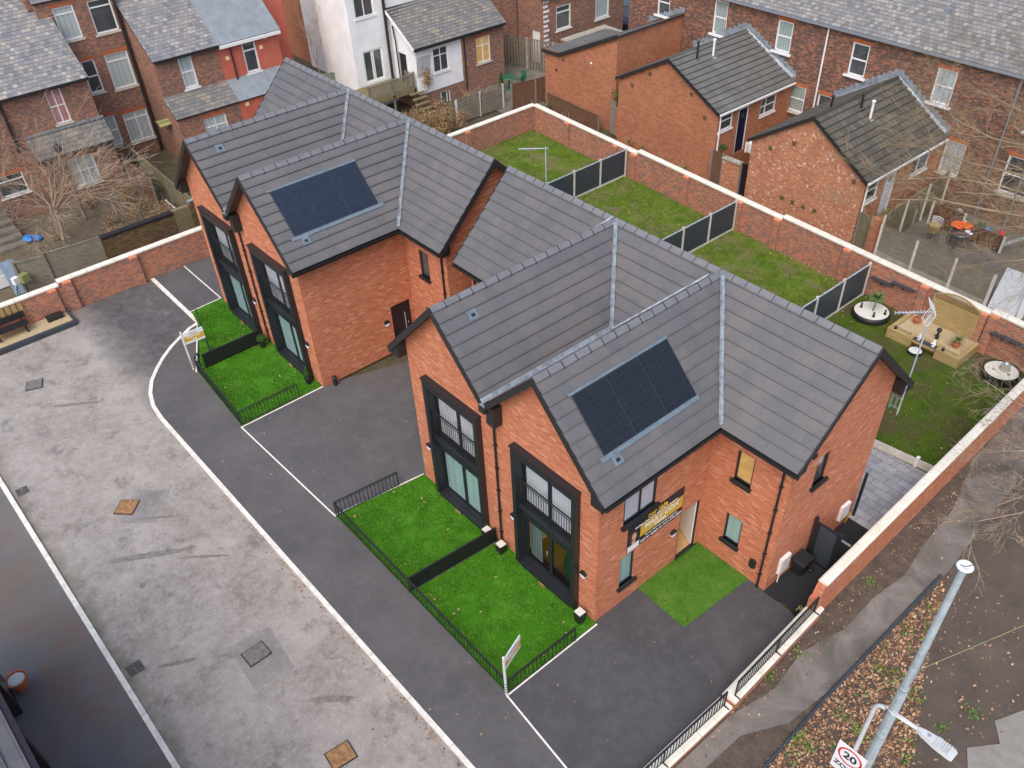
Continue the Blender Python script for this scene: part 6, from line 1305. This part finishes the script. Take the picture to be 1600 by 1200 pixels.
# flank of brick and white strips north of the white house
t = thing('old_house', 'tall house flank in alternating brown brick and white rendered bays', 'house', (-44, 20, 0), GN)
mb = MB(); mb.box(-41.0, 17.7, -1, -38.6, 26, 10.5); mb.box(-50, 18.2, -1, -45.5, 26, 11); mb.build('wall', M['brick_out'], t); mb = MB(); mb.box(-45.5, 18.0, -1, -41.0, 26, 10.8); mb.box(-56, 19.2, -1, -50, 26, 11); mb.build('rendered_wall', M['render'], t)
# white rendered house
t = thing('old_house', 'white rendered house with french doors, timber deck and slate lean-to', 'house', (-38, 19.5, 0), GN)
mb = MB(); hs = [(16.55, 17.9, 1.48, 3.25), (16.45, 17.72, 5.08, 6.7), (21.2, 22.2, 5.5, 7.2)]
wallface(mb, 'x', -36.2, [(15.95, 9.5), (22.2, 9.5)], hs, 1, -.5, .08); wallface(mb, 'y', 15.95, [(-39.7, 9.5), (-36.2, 9.5)], [], -1, -.5)
wallface(mb, 'x', -33.8, [(18.62, 3.62), (21.97, 3.62)], [(19.85, 20.95, 1.82, 3.2)], 1, .86, .09); wallface(mb, 'y', 18.62, [(-36.2, 5.2), (-33.8, 3.62)], [(-35.6, -34.8, .9, 2.95)], -1, .86, .1); mb.build('rendered_wall', M['render'], t)
mb = MB(); wallface(mb, 'x', -33.83, [(18.66, .87), (21.97, .87)], [(20.0, 20.9, -.3, .6)], 1, -1.0, .1); wallface(mb, 'y', 18.66, [(-36.2, .86), (-33.83, .86)], [], -1, -1)
wallface(mb, 'x', -33.8, [(21.97, 3.55), (25.28, 3.5)], [(23.1, 24.2, 1.55, 3.05)], 1, -.6, .09); wallface(mb, 'y', 25.28, [(-36.6, 5.0), (-33.8, 3.5)], [], 1, -1)
wallface(mb, 'x', -36.25, [(22.2, 9.5), (28.5, 9.5)], [(23.2, 24.1, 5.6, 6.9)], 1, 0, .08); mb.build('wall', M['brick_vic'], t)
r = rooffaces(t, [([(-33.6, 18.4, 3.55), (-33.6, 25.4, 3.52), (-36.2, 25.4, 5.2), (-36.2, 18.4, 5.25)], (-33.6, 18.4, 3.55), (-33.6, 25.4, 3.52))], 'slate3', .22, .012)
MB().box(-33.6, 18.4, 3.42, -33.5, 25.3, 3.52).build('gutter', M['black'], r); MB().bar((-33.55, 18.36, 3.5), (-36.2, 18.36, 5.22), .04, .16).build('barge_board', M['white'], r)
window(t, 'x', -36.2, 1, *hs[0], 'white', 'g_dark', vb=(.46, .54), fw=.09); window(t, 'x', -36.2, 1, *hs[1], 'white', 'g_dark', vb=(.5,), fw=.06, sill=True, sillm='white'); window(t, 'x', -36.2, 1, *hs[2], 'white', 'g_dark', sill=True, sillm='white')
window(t, 'x', -33.8, 1, 19.85, 20.95, 1.82, 3.2, 'white', 'g_dark', vb=(.5,), hb=(.68,), sill=True, sillm='white'); window(t, 'x', -33.83, 1, 20.0, 20.9, -.3, .6, 'white', 'g_dark', vb=(.25, .75)); window(t, 'x', -33.8, 1, 23.1, 24.2, 1.55, 3.05, 'white', 'g_amber_glow', vb=(.5,), hb=(.66,), sill=True, lintel='orange_lintel'); window(t, 'x', -36.25, 1, 23.2, 24.1, 5.6, 6.9, 'white', 'g_blind', sill=True)
MB().box(-35.55, 18.68, .9, -34.85, 18.72, 2.9).build('door', M['darkdoor'], t)
pipe(t, [(-36.1, 18.35, 9.4), (-36.1, 18.35, 1.3)], .09, 'barge'); pipe(t, [(-35.7, 18.5, 4.4), (-35.55, 18.5, 3.6), (-35.5, 18.5, .9)], .04); pipe(t, [(-33.72, 22.15, 3.3), (-33.72, 22.15, .3)], .04)
f = MB()
for (u, v) in [(i, s) for i in range(-5, 6) for s in (1, -1)]: f.bar((-33.77, 19.1 + u * .09 - .25 * s, 1.9), (-33.76, 19.1 + u * .09 + .25 * s, 3.0), .015)
tt = thing('wall_trellis', 'brown climber on a lattice trellis against the white lean-to', 'plant', (-33.7, 19.1, .9)); f.build('lattice', M['greywood'], tt)
f = MB(); leafball(f, (-33.62, 19.15, 1.75), .42, 500, .05, 1.9, .2); f.build('leaves', M['drymat'], tt)
t = thing('timber_deck', 'raised mossy timber deck with picket balustrade and steps by the white house', 'deck', (-34.8, 17, 0))
d = MB()
for k in range(16): d.box(-36.15 + k * .14, 15.2, 1.30, -36.15 + k * .14 + .13, 18.5, 1.34)
d.build('deck_boards', M['deckwood'], t); f = MB(); f.box(-33.93, 15.2, 1.08, -33.88, 18.5, 1.31); f.box(-36.15, 15.15, 1.08, -33.88, 15.2, 1.31); f.build('fascia', M['deckwood'], t)
for y in (15.25, 16.9, 18.4): MB().box(-33.98, y - .05, -.8, -33.88, y + .05, 2.25).build('post', M['greywood'], t)
b = MB()
for k in range(26): y = 15.35 + k * .118; b.box(-33.95, y, 1.4, -33.92, y + .05, 2.12)
for k in range(8): x = -34.9 + k * .118; b.box(x, 18.42, 1.4, x + .05, 18.45, 2.12)
b.box(-33.97, 15.2, 2.1, -33.89, 18.45, 2.16); b.build('pickets', M['greywood'], t)
s = MB()
for k in range(5): s.box(-33.85 + k * .24, 17.9, 1.05 - k * .24, -33.6 + k * .24, 18.9, 1.10 - k * .24)
s.build('steps', M['deckwood'], t)
# fences and hedge east of the white house
tt = thing('ivy_hedge', 'dry brown climber smothering a fence behind the rear wall', 'hedge', (-30.2, 17.2, 0)); f = MB()
for k in range(60): leafball(f, (-31.6 + rnd.uniform(0, 2.6), 15.3 + k * .055, .45 + rnd.uniform(0, .75)), .42, 170, .045, 1, .2)
f.build('foliage', M['drymat'], tt)
t = thing('panel_fence', 'grey concrete-posted fence with pointed trellis top beside the brown hedge', 'fence', (-30.7, 21, 0)); p = MB()
for k in range(9): p.box(-30.52, 18.85, .05 + k * .135, -30.49, 22.35, .05 + k * .135 + .128)
for k in range(1, 8): p.box(-30.50, 18.85 + k * .44, .05, -30.46, 18.89 + k * .44, 1.25)
p.build('boards', M['greywood'], t); q = MB()
for k in range(26): q.box(-30.52, 18.9 + k * .134, 1.28, -30.5, 18.93 + k * .134, 1.52)
q.box(-30.53, 18.85, 1.36, -30.49, 22.35, 1.39); q.build('trellis_top', M['greywood'], t)
for y in (18.85, 20.6, 22.35): MB().box(-30.56, y - .05, 0, -30.46, y + .05, 1.4).build('post', M['concpost'], t)
plank_fence('timber_fence', 'reddish brown plank fence between the grey panel fence and the blank outrigger', (-29.9, 22.5), (-29.0, 27.4), 1.45, 'brownwood')
t = thing('yard_wall', 'old brown brick garden wall joining the blank orange outrigger', 'wall', (-29.3, 28.3, 0)); MB().box(-29.4, 24.7, 0, -29.2, 29.5, 1.5).build('wall', M['brick_dark'], t)
plank_fence('timber_fence', 'tall ramshackle plank fence with exposed frames by the old house yard', (-38.2, 26.6), (-30.5, 28.8), 1.9, 'greywood', post='concold', gap=.09, pw=.22)
tt = thing('conifer_shrub', 'small bright green conifer behind the grey trellis-topped fence', 'shrub', (-31.3, 22.9, 0)); MB().tube([(-31.3, 22.9, 0), (-31.3, 22.9, .5)], .05, 6).build('trunk', M['bark'], tt)
f = MB()
for k in range(12): leafball(f, (-31.3, 22.9, .35 + k * .12), .34 * (1 - k / 14), 150, .03, 1, .5)
f.build('foliage', M['evergreen'], tt)
t = thing('garden_table', 'round green plastic table on the side patio', 'table', (-33.1, 24.9, 0)); MB().lathe([(.5, .68), (.52, .70), (.5, .73), (.01, .73)], -32.6, 24.6, 0, 20).build('table_top', M['greenplastic'], t); MB().lathe([(.3, 0), (.05, .05), (.05, .68)], -32.6, 24.6, 0, 10).build('leg', M['greenplastic'], t)
def gchair(x, y, a, lb):
    t = thing('garden_chair', lb, 'chair', (x, y, 0), 'green plastic patio chairs'); c, s = math.cos(a), math.sin(a); R2 = lambda u, v: (x + u * c - v * s, y + u * s + v * c)
    MB().obox(x, y, .42, .44, .42, .03, a).build('seat', M['greenplastic'], t); p = R2(0, .21); MB().obox(p[0], p[1], .45, .42, .03, .42, a).build('backrest', M['greenplastic'], t)
    for u in (-.19, .19):
        for v in (-.18, .18): q = R2(u, v); MB().box(q[0] - .015, q[1] - .015, 0, q[0] + .015, q[1] + .015, .42).build('leg', M['greenplastic'], t)
gchair(-32.4, 25.5, 0.2, 'green plastic chair facing the round table from the fence side'); gchair(-31.9, 24.9, -1.3, 'green plastic chair tucked beside the round table')
# house E with chequered quoins, shed and car
t = thing('old_house', 'brick house corner with chequered white quoins and white windows', 'house', (-36, 31.5, 0), GN)
mb = MB(); hs = [(29.75, 31.05, 2.0, 3.45), (33.3, 34.6, 1.9, 3.7)]
wallface(mb, 'x', -33.8, [(28.7, 4.2), (36, 4.2)], hs, 1, 0, .08); wallface(mb, 'y', 28.7, [(-38.5, 4.4), (-36, 5.6), (-33.8, 4.1)], [(-35.0, -34.2, .1, 2.1)], -1, 0, .08); mb.build('wall', M['brick_vic'], t)
q = MB()
for k in range(14): q.box(-33.82, 28.67, .1 + k * .29, -33.77, 29.0 + .12 * (k % 2), .1 + k * .29 + .14)
q.build('quoins', M['white'], t)
for i, h in enumerate(hs): window(t, 'x', -33.8, 1, *h, 'white', ['g_dark', 'g_curtain'][i], hb=(.72,), fw=.09, sill=True, sillm='white')
MB().box(-35.0, 28.76, .1, -34.2, 28.8, 2.1).build('door', M['white'], t)
rooffaces(t, [([(-33.6, 28.5, 4.1), (-33.6, 36, 4.1), (-36.4, 36, 6.1), (-36.4, 28.5, 6.1)], (-33.6, 28.5, 4.1), (-33.6, 36, 4.1))], 'slate2', .24)
t = thing('garden_shed', 'low grey timber shed with felt roof behind the plank fence', 'shed', (-31.6, 31, 0)); MB().box(-32.8, 29.6, 0, -30.6, 33.2, 1.7).build('wall', M['greywood'], t); MB().hexa([(-33, 29.4, 1.68), (-30.4, 29.4, 1.66), (-30.4, 33.4, 1.66), (-33, 33.4, 1.68), (-33, 29.4, 1.78), (-30.4, 29.4, 1.72), (-30.4, 33.4, 1.72), (-33, 33.4, 1.78)]).build('roof', M['concold'], t)
def car(x, y, a, label):
    t = thing('parked_car', label, 'car', (x, y, 0)); c, s = math.cos(a), math.sin(a); T = lambda u, v, z: (x + u * c - v * s, y + u * s + v * c, z)
    prof = [(-2.1, .3), (-2.15, .75), (-1.9, .92), (-1.0, 1.0), (-.3, 1.02), (1.95, .95), (2.12, .6), (2.1, .3)]
    MB().prism([T(u, -.86, z) for u, z in prof], Vector(T(0, .86, 0)) - Vector(T(0, -.86, 0))).build('body', M['carblack'], t, bevel=.05)
    g = MB(); g.hexa([T(-1.35, -.78, .95), T(1.6, -.78, .95), T(1.6, .78, .95), T(-1.35, .78, .95), T(-.55, -.62, 1.45), T(1.2, -.62, 1.45), T(1.2, .62, 1.45), T(-.55, .62, 1.45)]); g.build('windscreen', M['g_dark'], t)
    MB().hexa([T(-.5, -.6, 1.452), T(1.15, -.6, 1.452), T(1.15, .6, 1.452), T(-.5, .6, 1.452), T(-.5, -.6, 1.48), T(1.15, -.6, 1.48), T(1.15, .6, 1.48), T(-.5, .6, 1.48)]).build('roof', M['carblack'], t)
    for u in (-1.35, 1.3):
        for v in (-.86, .86): w_ = MB(); w_.tube([T(u, v - .1, .31), T(u, v + .1, .31)], .31, 18); w_.build('wheel', M['black'], t)
car(-35.6, 38.6, 2.2, 'black car glimpsed between the houses at the top edge')
# ---------------------------------------------------------------- north yards in front of the brick houses
MBg = MB(); 
t = thing('yard_wall', 'old mossy dark brick wall with black coping behind the cream-coped wall', 'wall', (-29, -.5, 0)); MB().box(-29.2, -2.45, -.2, -28.95, .95, 1.42).build('wall', M['brick_dark'], t)
c = MB()
for k in range(28): c.box(-29.24, -2.45 + k * .121, 1.42, -28.91, -2.45 + k * .121 + .105, 1.52)
c.build('coping', M['barge'], t)
t = thing('yard_wall', 'ochre stained end of the old wall with a grey capping', 'wall', (-29, 1.6, 0)); MB().box(-29.2, .96, -.2, -28.95, 1.75, 1.55).build('wall', M['mosswood'], t); MB().box(-29.2, 1.75, -.2, -28.95, 3.2, 1.6).build('brick_panel', M['brick_dark'], t); MB().tube([(-29.1, 1.8, 1.68), (-29.1, 3.2, 1.68)], .08, 10).build('capping', M['lead'], t)
plank_fence('timber_fence', 'long mossy timber fence running away from the farther house to the alley', (-38.5, 2.55), (-29.3, 2.30), 1.35, 'mosswood', hz=True, group=None)
plank_fence('timber_fence', 'brown plank fence between the gardens of the brick houses', (-36.8, 1.75), (-33.4, 1.75), 1.3, 'brownwood')
plank_fence('timber_fence', 'weathered grey ribbed fence right of the blue gate', (-29.3, -4.9), (-29.0, -2.6), 1.55, 'greywood', hz=True)
plank_fence('timber_fence', 'weathered grey ribbed fence next to the blue gate', (-29.6, -6.1), (-29.32, -4.95), 1.45, 'greywood', hz=True)
t = thing('blue_gate', 'faded blue braced door leaning behind the north wall', 'gate', (-30, -6.4, 0)); MB().hexa([(-29.7, -6.55, 0), (-29.65, -5.95, 0), (-29.6, -5.95, 0), (-29.65, -6.55, 0), (-30.4, -6.55, 1.3), (-30.35, -5.95, 1.3), (-30.3, -5.95, 1.3), (-30.35, -6.55, 1.3)]).build('door', M['bluedoor'], t); MB().bar((-29.64, -6.5, .1), (-30.3, -6.0, 1.2), .06, .03).build('brace', M['bluedoor'], t)
t = thing('cardboard_box', 'brown cardboard box with a white panel beside the blue gate', 'box', (-29.3, -6.1, .4)); MB().obox(-29.2, -6.0, .7, .3, .35, .35, .4).build('box', M['palm2'], t); MB().obox(-29.25, -6.35, .7, .2, .25, .3, .4).build('panel', M['white'], t)
t = thing('garden_steps', 'broad brick garden steps below the old brick house', 'steps', (-34.5, -5, 0))
for k in range(5): MB().box(-36.6 + k * .55, -6.4, -.1, -36.1 + k * .55, -4.6, .75 - k * .16).build('step', M['yard'], t)
t = thing('cold_frame', 'small glass-topped cold frame at the left edge behind the wall', 'greenhouse', (-31, -6.6, 0)); MB().box(-31.6, -7.6, 0, -30.7, -6.2, .55).build('frame', M['white'], t); MB().box(-31.55, -7.55, .55, -30.75, -6.25, .58).build('pane', M['g_teal'], t)
f = MB(); f.ball((-34.3, -4.4, .12), .32, 12, 6, .35, .25); f.ball((-34.1, -4.1, .10), .22, 12, 6, .35, .3); tag(f.build('tarpaulin', M['blue']), 'crumpled bright blue tarpaulin on the garden steps', 'tarpaulin')
f = MB(); f.ball((-36.0, 2.0, .12), .26, 12, 6, .5, .25); f.ball((-35.8, 2.2, .2), .18, 12, 6, .5, .3); tag(f.build('tarpaulin', M['blue']), 'small blue sheet stuffed by the fence below the brick lean-to', 'tarpaulin')
t = thing('utility_pole', 'short greenish pole with a round hood in front of the old brick house', 'pole', (-34.5, -1.6, 0)); MB().tube([(-34.5, -1.6, 0), (-34.5, -1.6, 4.0)], .085, 10, .06).build('pole', M['bark'], t); MB().ball((-34.35, -1.6, 3.7), .17, 10, 7, 1.3).build('hood', M['black'], t)
f = MB(); f.tube([(-33.0, 2.0, .3), (-31.5, 1.9, .4)], .03, 6); tag(f.build('white_pipe', M['white']), 'white plastic pipe lying beside the long mossy fence', 'pipe')
# scrub
def scrub(name, label, pts, mat, n, s, cat='shrub', r=.5, sz=.7):
    x = sum(p[0] for p in pts) / len(pts); y = sum(p[1] for p in pts) / len(pts); t = thing(name, label, cat, (x, y, 0)); f = MB()
    for p in pts: leafball(f, (p[0], p[1], p[2]), r, n, s, sz, .1)
    f.build('foliage', M[mat], t); b = MB()
    for p in pts:
        for k in range(7): a = rnd.uniform(0, 6.28); b.tube([(p[0], p[1], 0), (p[0] + .2 * math.cos(a), p[1] + .2 * math.sin(a), p[2]), (p[0] + .6 * math.cos(a), p[1] + .6 * math.sin(a), p[2] + r * .8)], [.012, .008, .004], 4)
    b.build('stems', M['tan_bark'], t)
scrub('bramble_scrub', 'tangled tan bramble scrub filling the garden below the old brick house', [(-31.8, .8, .4), (-32.6, .2, .4), (-30.8, 1.3, .45), (-33.4, 1.0, .35), (-31.0, .2, .4), (-32.0, 1.5, .4), (-34.4, .6, .4), (-35.4, 1.0, .5), (-33.0, -.8, .35), (-30.2, .2, .4), (-31.6, -1.2, .35), (-35.6, -1.0, .3)], 'drymat', 330, .04, r=.68)
scrub('bramble_scrub', 'low dead scrub beside the grey ribbed fences behind the north wall', [(-31.2, -3.6, .2), (-32.2, -4.3, .2), (-30.3, -2.8, .25), (-33.4, -3.4, .2)], 'drymat', 160, .035, r=.55)
scrub('evergreen_shrub', 'small green shrub beside the old mossy brick wall', [(-29.9, -1.6, .45), (-30.2, -1.9, .3)], 'weed', 260, .035, r=.3)
scrub('evergreen_shrub', 'low straggly green shrub at the foot of the blank orange outrigger', [(-26.6, 23.2, .4), (-25.4, 22.9, .4), (-28.4, 24.0, .3), (-24.4, 22.8, .35)], 'evergreen', 160, .04, r=.45)
scrub('evergreen_shrub', 'greyish green shrub growing against the brown plank fence', [(-28.6, 22.4, .3), (-28.2, 23.2, .35), (-28.9, 25.6, .4)], 'palm', 160, .04, r=.45)
scrub('wall_weeds', 'sparse weeds climbing the foot of the plain outrigger', [(-21.2, 23.5, .4), (-20.1, 23.4, .5), (-18.3, 23.3, .3), (-17.0, 23.3, .35)], 'evergreen', 60, .035, r=.35)
scrub('dry_shrub', 'tan dry shrub beside the brick plinth of the white house', [(-32.6, 21.4, .4), (-32.4, 22.2, .4)], 'drymat', 260, .045, r=.5)
# ---------------------------------------------------------------- opposite house at the bottom left
t = thing('opposite_house', 'dark framed house edge with blue grey roof at the bottom left corner', 'house', (-4, -15.5, 0))
mb = MB(); wallface(mb, 'y', -13.55, [(-9.3, 5.2), (12, 5.2)], [], 1, -.03); wallface(mb, 'x', -9.3, [(-20, 5.2), (-13.55, 5.2)], [], -1, -.03); mb.build('wall', M['brick'], t)
rf = MB(); tiles(rf, [(-4.6, -12.98, 4.9), (12, -12.70, 4.9), (12, -16.5, 6.3), (-4.6, -16.8, 6.3)], (-4.6, -12.98, 4.9), (12, -12.70, 4.9)); r = rf.build('roof', M['tile'], t)
g = MB(); g.bar((-5.0, -12.92, 4.86), (12, -12.62, 4.86), .14, .10); g.build('gutter', M['darkdoor'], r)
g = MB(); g.box(-9.3, -13.5, 0, -8.2, -13.24, 4.75); g.box(-6.3, -13.5, 0, -6.0, -13.24, 4.6); g.box(-8.2, -13.5, 4.5, -6.3, -13.24, 4.75); g.build('juliet_bay', M['anth'], t)
# ================================================================ BARE TREES
JIT = [.16]
def grow(mb, p, d, L, r, depth, maxd, spread=.5, kids=3, droop=0.0, nseg=4, rmin=.004):
    pts = [p.copy()]; rs = [r]; dd = d.normalized()
    for i in range(nseg):
        dd = (dd + Vector((rnd.gauss(0, JIT[0]), rnd.gauss(0, JIT[0]), rnd.gauss(0, JIT[0] * .8) + droop))).normalized(); pts.append(pts[-1] + dd * L / nseg); rs.append(max(rmin, r * (1 - .55 * (i + 1) / nseg)))
    mb.tube(pts, rs, 6 if r > .03 else (4 if r > .010 else 3), cap=False)
    if depth >= maxd: return
    for k in range(kids + (rnd.random() < .5)):
        i = rnd.randint(1, nseg); q = pts[i]; base = (pts[i] - pts[i - 1]).normalized(); v = Vector((rnd.gauss(0, 1), rnd.gauss(0, 1), rnd.gauss(0, .8))); v = (base + v * spread).normalized()
        grow(mb, q, v, L * rnd.uniform(.5, .8), rs[i] * .6, depth + 1, maxd, spread, kids, droop, nseg, rmin)
def tree(name, label, base, top, limbs, mat, twig, maxd=4, r0=.18, kids=3, spread=.45, droop=0.0, rmin=.005, seed=1, lk=(.16, .30)):
    global rnd; rnd = random.Random(seed); t = thing(name, label, 'tree', base); b, h = Vector(base), Vector(top)
    MB().tube([b, b.lerp(h, .4) + Vector((.1, .05, 0)), h], [r0, r0 * .8, r0 * .55], 10).build('trunk', M[mat], t)
    cr = MB()
    for (tx, ty, tz, f) in limbs:
        s = b.lerp(h, f); e = Vector((tx, ty, tz)); n = 5; pts = [s]
        for i in range(1, n + 1): q = s.lerp(e, i / n); q += Vector((rnd.gauss(0, .12), rnd.gauss(0, .12), .35 * math.sin(math.pi * i / n) + rnd.gauss(0, .08))); pts.append(q)
        rs = [r0 * .42 * (1 - .8 * i / n) + rmin for i in range(n + 1)]; cr.tube(pts, rs, 6, cap=False); L = (e - s).length
        for i in range(1, n + 1):
            dr = (pts[i] - pts[i - 1]).normalized()
            for k in range(kids): v = (dr * 1.1 + Vector((rnd.gauss(0, 1), rnd.gauss(0, 1), rnd.gauss(0, .7))) * spread * 1.2).normalized(); grow(cr, pts[i], v, L * rnd.uniform(*lk), rs[i] * .55, 1, maxd, spread, 3, droop, 4, rmin)
    cr.build('crown', M[twig], t); return t
tree('bare_tree', 'bare winter tree reaching across the right edge over the terrace yard', (4.4, 24.0, 0), (4.2, 23.8, 5.2), [(-3.7, 18.9, 5.0, .8), (-4.5, 20.9, 5.0, .9), (-5.1, 23.5, 5.0, .95), (-2.2, 21.2, 5.1, .8), (-4.8, 24.6, 6.0, 1.0), (-5.6, 28.0, 6.2, 1.0), (-1.7, 22.5, 6.0, .9), (-5.4, 30.2, 7.2, 1.0), (-.1, 20.6, 4.6, .7), (1.4, 19.0, 4.6, .7)], 'bark', 'bark_g', 4, .13, 3, .38, .0, .0036, 11, (.12, .25))
tree('bare_tree', 'low bare bush hanging over the angled wall and path at the right edge', (8.3, 13.8, 0), (8.1, 13.6, 2.2), [(4.2, 13.8, 2.6, .8), (3.0, 15.0, 2.4, .8), (5.1, 12.0, 2.6, .8), (5.9, 9.9, 2.5, .9), (2.4, 16.6, 2.6, 1.0), (6.2, 9.0, 2.3, .9)], 'bark', 'tan_bark', 4, .08, 2, .42, -.02, .0033, 5, (.14, .26))
JIT[0] = .07
tree('bare_tree', 'spreading bare tan tree in the garden below the old brick house', (-33.2, -3.2, 0), (-33.3, -3.0, 1.6), [(-35.2, -4.6, 3.2, .9), (-34.6, -2.4, 3.6, 1.0), (-33.4, -1.0, 3.0, 1.0), (-31.6, -1.4, 2.4, .8), (-31.2, -3.6, 2.2, .8), (-33.0, -4.8, 2.6, .9), (-32.4, .3, 2.4, .9), (-31.2, -4.6, 1.6, .7), (-35.2, -.6, 2.8, .9)], 'tan_bark', 'tan_bark', 3, .07, 3, .42, .0, .0048, 21, (.28, .62))
tree('bare_tree', 'thin leafless sapling by the pale green fence between red and white walls', (-39.3, 15.2, 0), (-39.2, 15.1, 2.4), [(-39.6, 14.4, 5.5, .9), (-39.0, 15.6, 5.0, 1.0), (-38.7, 14.8, 4.2, .8)], 'tan_bark', 'tan_bark', 2, .05, 2, .4, .05, .006, 9)
plank_fence('timber_fence', 'pale green painted fence between the red wall and the brick flank', (-39.8, 14.1), (-38.0, 17.5), 1.6, 'greenfence', hz=True)

t = NT('steam'); vo = t.n("ShaderNodeVolumePrincipled"); nz = t.noise(4.0, 5, .7); dv = t.n("ShaderNodeVectorMath", operation='DISTANCE'); t.l(t.pos(), dv.inputs[0]); dv.inputs[1].default_value = (-18.8, 25.35, 6.1)
fall = t.math('MAXIMUM', t.math('SUBTRACT', 1.0, t.math('MULTIPLY', dv.outputs["Value"], 2.4)), 0.0)
t.l(t.math('MULTIPLY', t.math('MULTIPLY', t.ramp(nz, [(.40, 0.0), (.62, 1.0)]), fall), 22.0), vo.inputs["Density"]); vo.inputs["Color"].default_value = (.95, .95, .95, 1)
t.t.nodes.remove(t.b); t.l(vo.outputs[0], t.t.nodes["Material Output"].inputs["Volume"])
stuff(MB().ball((-18.8, 25.35, 6.1), .42, 14, 10, 1.0, .08), 'steam', t.m, 'small puff of white steam drifting from the black boiler flue', 'steam')
